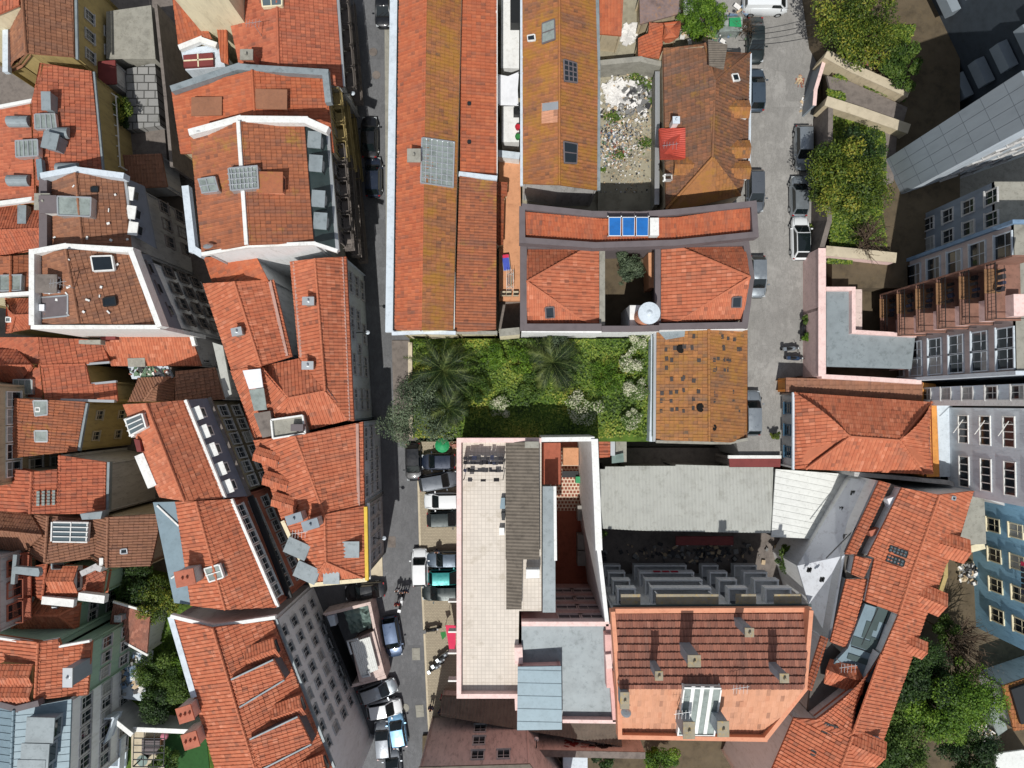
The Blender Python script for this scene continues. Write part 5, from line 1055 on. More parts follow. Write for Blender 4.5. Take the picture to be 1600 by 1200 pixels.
for i in range(0, 6):
    z = 7.5 + 3 * i; t = Thing('laundry', f'dark washing hung over the red-floored balcony on floor {i}' if False else ['dark washing on the lowest laundry balcony of the pink tower', 'dark washing on the second laundry balcony of the pink tower', 'dark washing on the third laundry balcony of the pink tower', 'dark washing on the fourth laundry balcony of the pink tower', 'dark washing on the fifth laundry balcony of the pink tower', 'dark washing on the highest laundry balcony of the pink tower'][i], 'laundry', (X - 2, yN - 1.5, z + .9), 'washing on the tower balconies')
    k = MB(); k.obox((X - 1.9, yN - 2.4, z + 1.1), (X - 1.9, yN - .5, z + 1.1), .03, .03); t.part('line', k, IRON)
    for j in range(4): k = MB(); k.box((X - 1.9 + rnd(-.1, .1), yN - 2.2 + j * .45, z + .8), (.25, rnd(.2, .36), .6), rnd(-.6, .6)); t.part('garment', k, CL[j])
X3 = P(1452, 620, 9).x; y3a, y3b = P(1452, 600, 9).y, P(1452, 632, 9).y
L3 = tower('tower_block', 'white tower block with one column of small windows right of the hipped house', [(X3, y3b), (X3 + 20, y3b), (X3 + 20, y3a - .3), (X3, y3a - .3)], 3, 24, PALEB)
wins(L3, Vector((X3, y3b, 0)), Vector((X3, y3a, 0)), [5 + 3 * i for i in range(6)], 1, 1., 1.3, GREYP, inset=0)
k = MB(); k.box((X3 + 10.2, y3b + .15, 13.6), (20.6, .5, 21.4)); L3.part('edge_wall', k, WPAINT)
X4 = P(1490, 690, 8).x; y4 = P(1490, 770, 8).y
L4 = tower('tower_block', 'pale blue tower block with dark glazed balconies beside the terrace', [(X4, y4), (X4 + 20, y4), (X4 + 20, y3b - .3), (X4, y3b - .3)], 3, 24, PALEB)
for i in range(6):
    z = 5.5 + 3 * i
    for a_, b_ in ((y3b - .7, (y3b + y4) / 2 + .3), ((y3b + y4) / 2 - .3, y4 + .4)):
        k = MB(); k.box((X4 + .02, (a_ + b_) / 2, z + 1.05), (.1, abs(a_ - b_) * .8, 1.3)); o = L4.part('window', k, GLASSD); k = MB(); [k.box((X4 - .04, (a_ + b_) / 2 + yy * abs(a_ - b_) * .8, z + 1.05), (.08, .08, 1.3)) for yy in (-.5, -.25, 0, .25, .5)]; k.box((X4 - .04, (a_ + b_) / 2, z + .36), (.16, abs(a_ - b_) * .8 + .1, .1)); k.box((X4 - .04, (a_ + b_) / 2, z + 1.72), (.1, abs(a_ - b_) * .8 + .1, .1)); L4.part('frame', k, WPAINT, o)
    k = MB(); k.obox((X4 - .1, y3b - 1.4, z + 1.1), (X4 - 1.2, y3b - 2.6, z + 1.4), .06, .06); L4.part('awning_arm', k, WPAINT)
b0, b1_, = xy(1536, 772, 5), xy(1546, 990, 5)
L5 = tower('apartment_building', 'sky blue apartment building with cream framed windows at the right edge', [tuple(b0), tuple(b1_), (b1_.x + 14, b1_.y - 3), (b0.x + 14, b0.y - 2)], 2, 22, BLUE)
L5.o['category'] = 'building'
wins(L5, W2(b0), W2(b1_), [5.5 + 3.1 * i for i in range(5)], 4, 1.2, 1.7, CREAM, inset=0, t0=.1, t1=.95)
t = Thing('laundry', 'dark washing and a pink cloth hung on the blue apartment building', 'laundry', (b0.x - .5, (b0.y + b1_.y) / 2, 9)); k = MB(); k.obox((b0.x - .1, (b0.y + b1_.y) / 2 + 1.6, 11), (b0.x, (b0.y + b1_.y) / 2 - 2, 11), .03, .03); t.part('line', k, IRON)
for j in range(6): k = MB(); k.box((b0.x - .1, (b0.y + b1_.y) / 2 + 1.2 - j * .5, 10.6), (.08, .36, .8)); t.part('garment', k, PINKM if j == 0 else CL[j % 4])
# ================================================================ diagonal row of houses lower right
G_ = 'row of orange tiled houses with dormers'
def rowh(label, roof, e=10.8, r=13., m=12., k=11.4, **kw): return house('terraced_house', label, 'house', roof, T_NEW, WHITE, z0=-1, group=G_, e=e, r=r, m=m, k=k, over=.12, **kw)
def gap(t, s, z, mat=STONE):
    k = MB(); k.prism(PS(s, e=z), dz=.3); return t.part('roof_terrace', k, mat)
j1 = rowh('northernmost orange house of the diagonal row, with a sunken dark terrace in its roof', '1409,762m 1468,773r 1425,893r 1356,868m|1468,773r 1521,767 1497,850 1479,880 1425,893r|1374,751 1391,756k 1338,866k 1320,866')
gap(j1, '1389,755 1412,762 1358,870 1336,866', 10.6); k = MB(); k.box(P(1392, 785, 11.2), (.8, 1., .8), .3); j1.part('chimney', k, FABW); k = MB(); k.box(P(1366, 830, 11.1), (1.2, .5, .7), .3); j1.part('chimney', k, ROSE)
dormer(j1, 1498, 858, 2., 3., 1., -.3, T_NEW, PALEB, True, ROMAN); skylight(j1, '1454,785 1460,786 1459,792 1453,791', ALU, GLASSD, lift=.08); skylight(j1, '1487,775 1492,776 1491,781 1486,780', ALU, GLASSD, lift=.1)
j2 = rowh('second orange house of the diagonal row, with dark ladder-like roof lights', '1366,872m 1425,893r 1404,960r 1352,940m|1425,893r 1479,880 1463,925 1448,960 1404,960r|1336,868k 1362,874m 1349,905m 1330,897k|1322,905 1356,905k 1325,1014k 1297,1003')
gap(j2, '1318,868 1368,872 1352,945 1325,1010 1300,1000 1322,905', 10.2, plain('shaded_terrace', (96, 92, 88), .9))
for s in ('1391,852 1418,862 1415,871 1388,861', '1387,866 1413,876 1410,885 1384,876'): skylight(j1, s, IRON, GLASSB, bars=(4, 1), lift=.14)
dormer(j2, 1461, 940, 2., 3., 1., -.4, T_NEW, PALEB, True, ROMAN)
j3 = rowh('middle house of the diagonal row, half covered by patched grey zinc', '1404,960r 1448,960 1423,1034 1377,1022r')
k = MB(); q = PS('1352,944 1402,959 1375,1023 1362,1068 1296,1044 1325,1013', e=11.7); k.prism(q, dz=.4); o = j3.part('zinc_roof', k, ZINCB)
k = MB()
for i, (x, y, a, b) in enumerate(((1384, 958, .9, 1.8), (1370, 966, .6, 2.2), (1357, 985, .8, 1.5), (1345, 1005, 1.6, .8), (1364, 1008, .7, 1.3), (1340, 1030, 1.8, .5))): k.box(P(x, y, 11.73 + .01 * i), (a, b, .03), -.32)
j3.part('zinc_patches', k, [ZINC, DKMET][1], o); k = MB()
for a, b in (((1372, 950), (1346, 1008)), ((1388, 955), (1366, 1022)), ((1330, 1010), (1372, 1024))): k.obox(P(*a, 11.76), P(*b, 11.76), .07, .05)
j3.part('zinc_seams', k, IRON, o); dormer(j3, 1436, 1012, 1.4, 2.2, .7, -.4, T_NEW, PALEB, True, ROMAN)
j4 = rowh('fourth orange house of the diagonal row, with a small cross gable facing the yard', '1350,1066m 1377,1022r 1332,1146r 1276,1124m|1377,1022r 1423,1034 1380,1158 1332,1146r|1283,993 1294,998k 1268,1080k 1257,1076|1276,1124m 1332,1146r 1330,1150r 1240,1122')
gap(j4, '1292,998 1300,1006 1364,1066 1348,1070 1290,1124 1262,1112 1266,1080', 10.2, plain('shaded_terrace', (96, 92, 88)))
k = MB(); 
for fc in (PS('1298,1030 1338,1040r 1350,1062r 1292,1046r', e=11.2, r=12.1), PS('1292,1046r 1350,1062r 1347,1086 1288,1068', e=11.2, r=12.1)): tiles(k, fc, ROMAN); k.prism([p - Vector((0, 0, .06)) for p in fc], dz=.1)
j4.part('cross_gable', k, T_NEW)
for s in ('1289,1128 1309,1135 1306,1143 1286,1136', '1284,1141 1304,1148 1301,1156 1281,1149'): skylight(j4, s, IRON, GLASSB, bars=(4, 1), lift=.14)
j5 = rowh('southernmost orange house of the diagonal row, at the bottom edge', '1240,1122 1332,1149r 1290,1262r 1180,1262|1332,1149r 1380,1158 1350,1262 1290,1262r')
dormer(j5, 1366, 1170, 2.2, 3., 1., -.4, T_NEW, PALEB, True, ROMAN); skylight(j5, '1268,1172 1275,1173 1274,1180 1267,1179', IRON, GLASSD, lift=.08)
lt = house('lean_to', 'pale stained slope added to catch sun along the yard side of the diagonal row', 'shed', '1330,747 1373,752r 1320,868r 1246,884|1246,884 1320,868r 1297,1002r 1264,944', plain('pale_added_slope', (220, 224, 230), .8, var=.06, scale=.5, grime=(168, 166, 170)), WHITE, z0=-1, e=6.6, r=10.6, prof=None)  # slope added in front of the house wall so that sunlight brightens it
for x, y in ((1330, 770), (1353, 777), (1340, 806), (1311, 795), (1293, 870), (1262, 890), (1318, 838), (1282, 905)):
    for dx in (0, 3.5): k = MB(); p, n = lt.hit(x + dx, y); k.box(p + Vector((0, 0, .1)), (.1, .45, .3), -.3); lt.part('vent', k, IRON)
k = MB(); a_, b_ = lt.hit(1343, 818)[0], lt.hit(1290, 872)[0]; k.obox(a_ + Vector((0, 0, .1)), b_ + Vector((0, 0, .1)), .08, .08); lt.part('pipe', k, IRON)
wallrun('boundary_wall', '1335,741 1400,746 1482,754 1600,798 1680,820', .4, 6, GREYP, 'grey boundary wall between the diagonal row and the towers', 'wall', None, e=8)
slab('terrace', '1517,772 1538,775 1541,850 1493,852', CONC, 'stained white concrete terrace beside the blue building', 'terrace', 4, e=8)
wallrun('yard_wall', '1478,866 1500,862 1538,852', .5, 4, OLIVE, 'ochre yard wall below the stained white terrace', 'wall', CREAM, e=7)
wallrun('yard_wall', '1478,868 1478,900 1462,950', .4, 5, OLIVE, 'ochre side wall of the yard beside the diagonal row', 'wall', None, e=7)
slab('washed_yard', '1495,880 1535,876 1538,905 1500,910', PAVE, 'pale sunlit corner of the yard below the ochre wall', 'yard', .2, e=3.1)
t = house('house', 'small roofed house with a brick edge at the lower right edge', 'house', '1566,1072 1660,1040 1680,1130 1584,1142', T_OCH, GREYP, z0=2, e=7, prof=ROMAN); k = MB(); k.prism(PS('1580,1078 1660,1050 1670,1120 1596,1132', e=7.5), dz=.3); t.part('black_roof', k, IRON)
t = house('greenhouse', 'pale glass greenhouse beside the small roofed house at the lower right', 'greenhouse', '1542,1112 1560,1085 1574,1140 1560,1150', GLASSG, GLASSG, z0=3, e=5, prof=None)
slab('yard', '1555,1178 1600,1172 1640,1230 1560,1230', WCORR, 'white sheet roof in the lower right corner', 'shed', .2, e=5)
slab('yard', '1512,1133 1560,1128 1562,1155 1516,1158', PAVE, 'rubble-strewn pale yard beside the glass greenhouse', 'yard', .2, e=3.2)
slab('yard', '880,1180 918,1182 918,1260 880,1260', PALEB, 'pale blue sheet roof at the bottom edge', 'shed', 2, e=3)
# ================================================================ vegetation
def leaves(mb, c, r, n, s, flat_=.8, tone=0.):
    for _ in range(n):
        d = Vector((random.gauss(0, 1), random.gauss(0, 1), random.gauss(0, 1) * flat_)); d.normalize()
        p = c + Vector((d.x * r, d.y * r, d.z * r * flat_)) * (random.random() ** .45)
        a = Vector((random.gauss(0, 1), random.gauss(0, 1), random.gauss(0, .5))).normalized()
        b = a.cross((d + Vector((rnd(-.5, .5), rnd(-.5, .5), .7))).normalized())
        if b.length < .1: continue
        b.normalize(); a *= s * rnd(.7, 1.3); b *= s * rnd(.35, .6)
        mb.uv[len(mb.f)] = (min(.99, max(.01, rnd(0, .8) + tone)), .5); mb.add([p - a, p - a * .1 + b, p + a, p - a * .1 - b], [[0, 1, 2, 3]])
def tree(label, x, y, zg, R, Ht, mat, n=3200, s=.2, clumps=26, cat='tree', name='tree', group=None, bare=False, trunk=True, flat_=.75, sq=1.):
    zc = zg + Ht * .66; c = P(x, y, zc); t = Thing(name, label, cat, (c.x, c.y, zg), group); mb = MB(); tb = MB(); base = Vector((c.x + rnd(-.2, .2), c.y, zg - .2))
    fork = base.lerp(c, .5)
    if trunk: tb.tube([base, base.lerp(fork, .5) + Vector((rnd(-.1, .1), rnd(-.1, .1), 0)), fork], [R * .085, R * .07, R * .06], 8)
    for i in range(clumps):
        d = Vector((random.gauss(0, 1), random.gauss(0, 1), random.gauss(0, .8))).normalized(); q = c + Vector((d.x * R * .72, d.y * R * .72 * sq, d.z * min(Ht, R * 2.4) * .26)) * rnd(.45, 1.22)
        rr_ = R * rnd(.16, .4); leaves(mb, q, rr_, int(n / clumps * (rr_ / R / .3) ** 1.6), s * rnd(.75, 1.35), flat_, rnd(-.3, .35))
        if trunk and (i % 3 == 0 or bare):
            mid = fork.lerp(q, .5) + Vector((rnd(-.2, .2), rnd(-.2, .2), rnd(0, .3))); tb.tube([fork, mid, q], [R * .045, R * .025, R * .01], 5)
            if bare:
                for _ in range(5): e = q + Vector((rnd(-.9, .9), rnd(-.9, .9), rnd(-.2, .7))); tb.tube([mid.lerp(q, rnd(.2, .9)), e], [R * .014, R * .004], 4)
    if trunk: t.part('trunk', tb, BARK)
    t.part('crown', mb, mat); return t
def palm(label, x, y, zg, R, h, nf=46):
    c = P(x, y, zg + h); t = Thing('palm_tree', label, 'palm', (c.x, c.y, zg), 'palms in the walled garden'); k = MB(); k.tube([(c.x, c.y, zg - .2), (c.x + .05, c.y, zg + h * .5), (c.x, c.y, zg + h)], [.36, .3, .34], 10); t.part('trunk', k, BARK)
    mb = MB()
    for i in range(nf):
        an = i * 2.39996 + rnd(-.35, .35); up = 1.15 - 1.25 * (i / nf) + rnd(-.12, .12); L = R * rnd(.72, 1.12); m = 16; tw = rnd(-.5, .5); p = Vector(c); ft = rnd(.05, .85); dead = i > nf * .86
        pr = None; el = up; az = an
        for j in range(m + 1):
            f = j / m; d = Vector((cos(az) * cos(el), sin(az) * cos(el), sin(el))); q = p + d * (L / m) * (1.18 if j else 0); sd = Vector((-sin(az), cos(az), rnd(-.1, .1)))
            if pr is not None:
                mb.uv[len(mb.f)] = (.9, .5); mb.add([p - sd * .025, p + sd * .025, q + sd * .015, q - sd * .015], [[0, 1, 2, 3]])
                ll = .78 * (1 - .62 * f) * min(1, .25 + f * 3)
                for sg in (-1, 1):
                    for q_ in (0, .4, .75):
                        if random.random() < .12: continue
                        o = p.lerp(q, q_); tip = o + sd * sg * ll * rnd(.6, 1.) + d * ll * rnd(.6, 1.) + Vector((0, 0, rnd(-.42, .12) * ll)); w_ = rnd(.03, .05)
                        mb.uv[len(mb.f)] = (min(.97, max(.02, ft + rnd(-.25, .25))), .5); mb.add([o - d * w_, o + d * w_, tip], [[0, 1, 2]])
            pr = p; p = q; el -= (1.5 / m) * (.6 + f * 1.1); az += tw / m
    t.part('crown', mb, L_PLM); return t
tree('large grey-green olive tree overhanging the road above the parked cars', 650, 648, 1, 3.6, 10.5, L_OLV, 15750, 0.088, 44)
palm('big palm at the west end of the walled garden beside the olive tree', 692, 578, 7, 3.4, 2.4, 34); palm('palm standing between the flowering bushes against the white garden wall', 864, 566, 7, 3.0, 2.2, 30); palm('third palm leaning over the parked cars below the big palm', 700, 638, 7, 2.3, 2., 28)
for x, y, R, h, m_, l in ((870, 535, 1.2, 2.4, L_OLV, 'rounded grey-green shrub above the middle palm'), (912, 642, 2.0, 1.6, L_FLW, 'wide white-flowering bush in the middle of the garden'), (985, 560, 1.4, 1.5, L_FLW, 'white-flowering bush against the pale east garden wall, northern one'), (993, 612, 1.4, 1.5, L_FLW, 'white-flowering bush against the pale east garden wall, middle one'), (988, 655, 1.1, 1.4, L_FLW, 'white-flowering bush against the pale east garden wall, southern one'), (782, 636, 1.1, 1.2, L_FLW, 'small white-flowering bush near the garden shade edge'), (1000, 530, 1.2, 1.8, L_FLW, 'white-flowering shrub in the north-east garden corner'), (812, 560, 1.6, 1.8, L_BRI, 'yellow-green shrub left of the middle palm'), (945, 590, 1.8, 1.5, L_BRI, 'bright green shrub right of the middle palm'), (770, 560, 1.4, 1.4, L_BRI, 'bright green shrub right of the big palm'), (740, 610, 1.6, 1.6, L_MED, 'mid green shrub between the two western palms'), (830, 600, 1.5, 1.4, L_MED, 'low mid green shrub at the foot of the middle palm')):
    tree(l, x, y, 7, R, h, m_, 2400, .1, 20, 'shrub', 'shrub', None, trunk=False, flat_=.6)
gv = MB(); 
for _ in range(30000):
    x, y = rnd(645, 1018), rnd(530, 684)
    if math.sin(x * .05) + math.sin(y * .08 + x * .02) < rnd(-2.6, .4): continue
    p = P(x, y, 7 + rnd(0, .4)); a = rnd(0, 6.28); s_ = rnd(.07, .17); d = Vector((cos(a), sin(a), rnd(-.2, .5))) * s_; b = Vector((-sin(a), cos(a), rnd(-.2, .4))) * s_ * .5
    tone = min(.99, max(0, .45 + .3 * math.sin(x * .043 + 1) * math.cos(y * .06) + rnd(-.3, .3))); gv.uv[len(gv.f)] = (tone, .5); gv.add([p - d, p + b, p + d, p - b], [[0, 1, 2, 3]])
flat('ground_cover', gv, L_GRS, 'tangled bright green weeds covering the walled garden', 'weeds', None, 'stuff')
gv = MB()
for poly, n_, zz in (('1300,120 1322,114 1322,132 1298,130', 500, 8.1), ('1340,118 1368,124 1415,146 1412,160 1350,138', 1800, 8.15), ('1296,180 1382,205 1384,300 1296,330', 9000, 8.1), ('1296,310 1375,310 1385,385 1296,385', 5500, 8.1), ('1292,402 1330,405 1330,412 1292,412', 500, 8.2), ('1372,40 1430,40 1420,70 1370,70', 1200, 8.1), ('1292,140 1318,146 1320,158 1292,156', 500, 8.3)):
    q = PS(poly, e=zz); xs = [p.x for p in q]; ys = [p.y for p in q]; k_ = 0
    while k_ < n_:
        p = Vector((rnd(min(xs), max(xs)), rnd(min(ys), max(ys)), zz + rnd(0, .25)))
        if not inside(p, q): k_ += 1; continue
        k_ += 1; a = rnd(0, 6.28); s_ = rnd(.08, .18); d = Vector((cos(a), sin(a), .3)) * s_; b = Vector((-sin(a), cos(a), .3)) * s_ * .5; gv.uv[len(gv.f)] = (rnd(0, .8), .5); gv.add([p - d, p + b, p + d, p - b], [[0, 1, 2, 3]])
for _ in range(700):
    y = rnd(180, 580); x = 1268 + rnd(-3, 4) - (6 if y > 400 else 0); p = P(x, y, 6 + rnd(0, .5)); a = rnd(0, 6.28); s_ = rnd(.06, .15); d = Vector((cos(a), sin(a), .4)) * s_; b = Vector((-sin(a), cos(a), .3)) * s_ * .5
    if math.sin(y * .09) < .1: continue
    gv.uv[len(gv.f)] = (rnd(0, .7), .5); gv.add([p - d, p + b, p + d, p - b], [[0, 1, 2, 3]])
flat('grass', gv, L_GRS, 'patches of rough green grass in the gardens below the towers', 'grass', None, 'stuff')
gv = MB()
for _ in range(5000):
    x, y = rnd(228, 322), rnd(985, 1142); p = P(x, y, 2 + rnd(0, .2)); a = rnd(0, 6.28); s_ = rnd(.07, .16); d = Vector((cos(a), sin(a), .3)) * s_; b = Vector((-sin(a), cos(a), .3)) * s_ * .5; gv.uv[len(gv.f)] = (rnd(0, .45), .5); gv.add([p - d, p + b, p + d, p - b], [[0, 1, 2, 3]])
flat('grass', gv, L_GRS, 'lawn under the lemon trees in the lower left garden', 'grass', None, 'stuff')
for a in (('dense yellow-green tree at the top of the street by the upper gate', 1345, 38, 8, 4.0, 6, L_YEL, 15750, 0.116, 44), ('dense yellow-green tree overhanging the parked silver cars', 1324, 280, 8, 3.8, 6, L_YEL, 19250, 0.116, 50), ('dark green tree growing behind the yellow-green tree over the cars', 1345, 240, 8, 2.6, 5, L_DRK, 7875, 0.109, 26), ('bushy green tree at the edge of the tower shade', 1412, 105, 8, 2.2, 4, L_MED, 7350, 0.109, 26), ('leafy tree standing among the sheds at the top edge', 1098, 26, 6, 2.3, 5, L_BRI, 8750, 0.109, 28), ('silvery olive tree in the courtyard of the half hipped house', 975, 422, 6, 1.7, 4, L_OLV, 7000, 0.082, 22),
          ('large light green tree on the right side of the lower right grove', 1510, 1085, 3, 3.6, 8, L_BRI, 14000, 0.116, 40), ('big dark green tree in the middle of the lower right grove', 1440, 1050, 3, 3.6, 8, L_DRK, 14000, 0.122, 40), ('broad yellow-green tree in the heart of the lower right grove', 1470, 1108, 3, 3.4, 8.5, L_BRI, 14000, 0.116, 40), ('green tree at the bottom edge of the lower right grove', 1410, 1170, 3, 3.6, 7, L_MED, 14000, 0.122, 40), ('dark tree at the bottom of the grove beside the white sheet roof', 1520, 1180, 3, 3., 6, L_DRK, 9625, 0.116, 30), ('green tree leaning on the southern houses of the diagonal row', 1395, 1110, 3, 2.6, 7, L_MED, 9625, 0.116, 30), ('small leafy tree in the shaded upper part of the lower right grove', 1476, 985, 3, 1.6, 5, L_MED, 3150, 0.102, 14),
          ('dark bushy tree under the brown tiled roofs on the left', 205, 905, 2, 2.6, 4.5, L_DRK, 9625, 0.102, 30), ('yellow-green tree beside the grey flat roof on the left', 252, 938, 2, 2.6, 5.5, L_YEL, 8750, 0.102, 30), ('lemon tree in the lower left garden, nearest the white terrace', 243, 1050, 2, 2.3, 4, L_MED, 8750, 0.095, 28), ('lemon tree in the lower left garden, beside the long orange roof', 288, 1080, 2, 2.4, 4.4, L_MED, 9625, 0.095, 28), ('dark lemon tree by the straight white-topped garden wall', 246, 1100, 2, 2.0, 4, L_DRK, 7000, 0.095, 24), ('slender green tree between the lemon trees', 285, 1045, 2, 1.4, 3.5, L_BRI, 4200, 0.088, 18), ('palm-like bush beside the pergola at the bottom left', 256, 1192, 2, 1.6, 2.5, L_MED, 4550, 0.095, 18),
          ('bush by the hedge wall at the bottom centre', 1032, 1188, 1, 2., 3, L_BRI, 6125, 0.102, 22), ('dark bush at the bottom edge below the graffiti wall', 940, 1190, 1, 1.3, 2.4, L_DRK, 3500, 0.095, 16), ('small yellow-green bush on the red shed roof terrace at top left', 181, 164, 4.5, 1.7, 3, L_YEL, 4550, 0.095, 18), ('shrub growing over the terrace below the yellow-green bush', 194, 190, 4.5, 1., 2, L_DRK, 2625, 0.095, 14), ('bush in the shaded yard beside the white tenement wall', 1235, 870, 0, 1.7, 3, L_MED, 4550, 0.102, 18), ('bush growing out of the corner by the hedge and motorbikes', 1262, 500, 6, .6, 1.6, L_MED, 1225, 0.068, 8), ('bush by the street wall beside the fallen motorbike', 1257, 530, 6, .6, 1.6, L_BRI, 1225, 0.068, 8), ('potted shrub by the street end wall', 1212, 678, 6, .6, 1.4, L_YEL, 1225, 0.068, 8), ('tree in the gap beside the corrugated warehouse corner', 940, 833, 0, .8, 5, L_MED, 1575, 0.082, 10)):
    tree(*a)
tree('bare leafless tree in front of the broken pale wall', 1362, 372, 8, 2.2, 4, L_BAR, 300, .06, 34, bare=True); tree('tangle of bare branches in the shade above the lower right grove', 1505, 1010, 3, 3.4, 7, L_BAR, 500, .06, 56, bare=True)
tree('bare twiggy shrub climbing beside the plastic greenhouse', 1166, 40, 6, 1.2, 2.6, L_BAR, 200, .06, 20, bare=True)
# ================================================================ cars
def paint(name, c, met=.3):
    if name in MATS: return MATS[name]
    m, n, b = newmat(name); b.inputs['Base Color'].default_value = (*lin(c), 1); b.inputs['Metallic'].default_value = met; b.inputs['Roughness'].default_value = .32
    b.inputs['Coat Weight'].default_value = .8; b.inputs['Coat Roughness'].default_value = .05
    v = objvec(n); b.inputs['Roughness'].default_value = .35; rr = ramp(n, noise(n, v, 3, 4), (.3, .25), (.7, .45)); n.links.new(rr, b.inputs['Roughness']); MATS[name] = m; return m
LAMP = plain('headlamp_glass', (210, 216, 218), .1, .2, .7, var=.02); TAIL = plain('tail_lamp', (150, 24, 26), .2, 0, .6, var=.03)
CARM = {}
def carmeshes(L, Wd, Hh, kind):
    key_ = (L, Wd, Hh, kind)
    if key_ in CARM: return CARM[key_]
    h2 = L / 2; w2 = Wd / 2; van = kind == 'van'
    bx = [(-h2, .58, .6), (-h2 * .97, .72, .76), (-h2 * .88, .82, .9), (-h2 * .6, .86, .98), (0, .86, 1), (h2 * .45, .84, .99), (h2 * .7, .79, .95), (h2 * .86, .72, .86), (h2 * .95, .64, .72), (h2, .52, .52)]
    if kind == 'sedan': bx[2] = (-h2 * .88, .78, .9)
    rings = []; k = MB(); sc = Hh / 1.45
    for x, z, wf in bx:
        z *= sc * (1.25 if van and x < h2 * .7 else 1); w_ = w2 * wf
        rings.append([(x, -w_ * .93, .2), (x, -w_, .42), (x, -w_ * .985, z * .8), (x, -w_ * .88, z * .985), (x, -w_ * .45, z + .02), (x, 0, z + .03), (x, w_ * .45, z + .02), (x, w_ * .88, z * .985), (x, w_ * .985, z * .8), (x, w_, .42), (x, w_ * .93, .2)])
    n = 11; k.add([p for r in rings for p in r], [[i * n + j, (i + 1) * n + j, (i + 1) * n + (j + 1) % n, i * n + (j + 1) % n] for i in range(len(rings) - 1) for j in range(n)] + [list(range(n)), list(range((len(rings)) * n - 1, (len(rings) - 1) * n - 1, -1))])
    zb = .84 * sc * (1.25 if van else 1)
    f = {'hatch': (h2 * .52, h2 * .16, -h2 * .72, -h2 * .93), 'sedan': (h2 * .46, h2 * .14, -h2 * .42, -h2 * .72), 'suv': (h2 * .5, h2 * .2, -h2 * .78, -h2 * .95), 'van': (h2 * .74, h2 * .5, -h2 * .95, -h2 * .98), 'pickup': (h2 * .42, h2 * .15, -h2 * .12, -h2 * .22)}[kind]
    a = [(f[0], w2 * .84, zb), (f[1], w2 * .72, Hh), (f[2], w2 * .7, Hh - .02), (f[3], w2 * .8, zb)]
    xs = [a[1][0] + (a[2][0] - a[1][0]) * i / 4 for i in range(5)]
    cab = [[(a[0][0], y * a[0][1], zb) for y in (-1, -.5, 0, .5, 1)]] + [[(x, y * (a[1][1]), Hh + .045 * (1 - y * y) - .012 * abs(i - 2)) for y in (-1, -.5, 0, .5, 1)] for i, x in enumerate(xs)] + [[(a[3][0], y * a[3][1], zb) for y in (-1, -.5, 0, .5, 1)]]
    m5 = 5; k.add([p for r in cab for p in r], [[i * m5 + j, i * m5 + j + 1, (i + 1) * m5 + j + 1, (i + 1) * m5 + j] for i in range(len(cab) - 1) for j in range(4)])
    for sg in (-1, 1): k.add([(a[0][0], sg * a[0][1], zb), (a[1][0], sg * a[1][1], Hh - .01), (a[2][0], sg * a[2][1], Hh - .02), (a[3][0], sg * a[3][1], zb)], [[0, 1, 2, 3]])
    body = k.mesh('body', WPAINT, smooth=True); body.set_sharp_from_angle(angle=radians(38))
    def panel(q, s, off):
        q = [Vector(p) for p in q]; c = sum(q, Vector()) / 4; nn = (q[1] - q[0]).cross(q[2] - q[0]).normalized()
        if nn.dot(c - Vector((0, 0, .7))) < 0: nn = -nn
        g = MB(); g.prism([c + (p - c) * s + nn * off for p in q], dz=.02); return g
    ws = panel([(a[0][0], -a[0][1], zb), (a[0][0], a[0][1], zb), (a[1][0], a[1][1], Hh), (a[1][0], -a[1][1], Hh)], .9, .03).mesh('windscreen', CARGL)
    rw = panel([(a[3][0], -a[3][1], zb), (a[3][0], a[3][1], zb), (a[2][0], a[2][1], Hh), (a[2][0], -a[2][1], Hh)], .86, .03).mesh('rear_window', CARGL)
    sd = []
    for sg in (-1, 1):
        q = [(a[0][0] - .12, sg * a[0][1], zb + .04), (a[1][0], sg * a[1][1], Hh - .07), (a[2][0] if not van else a[1][0] - .8, sg * a[2][1], Hh - .08), (a[3][0] + .1 if not van else a[0][0] - 1.3, sg * a[3][1], zb + .04)]
        sd.append(panel(q, .92, .025).mesh('side_window', CARGL))
    tm = MB(); r_ = .31 * (1.08 if kind in ('suv', 'van') else 1); tm.add([(r_ * cos(2 * pi * i / 18), s, r_ * sin(2 * pi * i / 18)) for s in (-.1, .1) for i in range(18)], [[i, (i + 1) % 18, 18 + (i + 1) % 18, 18 + i] for i in range(18)] + [list(range(18)), list(range(35, 17, -1))])
    rm = MB(); rm.add([(.2 * cos(2 * pi * i / 14), s, .2 * sin(2 * pi * i / 14)) for s in (-.115, .115) for i in range(14)], [[i, (i + 1) % 14, 14 + (i + 1) % 14, 14 + i] for i in range(14)] + [list(range(14)), list(range(27, 13, -1))])
    hl = MB(); hl.box((0, 0, 0), (.24, .26, .08), .0); tl = MB(); tl.box((0, 0, 0), (.1, .2, .12)); mi = MB(); mi.box((0, 0, 0), (.12, .2, .12))
    wp = MB(); wp.box((0, 0, .02), (.1, Wd * .68, .05)); wp.obox((-.02, -.4, .06), (-.3, .1, .24), .03, .03); wp.obox((-.02, .1, .06), (-.3, .55, .24), .03, .03)
    bs = MB(); hl_ = (L / 2 - a[0][0]) * .4
    for sy in (-1, 1): bs.box((0, sy * Wd * .36, .8 * sc * (1.2 if van else 1)), (hl_ * 1.6, .02, .03))
    bp = MB(); bp.box((0, 0, 0), (.1, Wd * .5, .16))
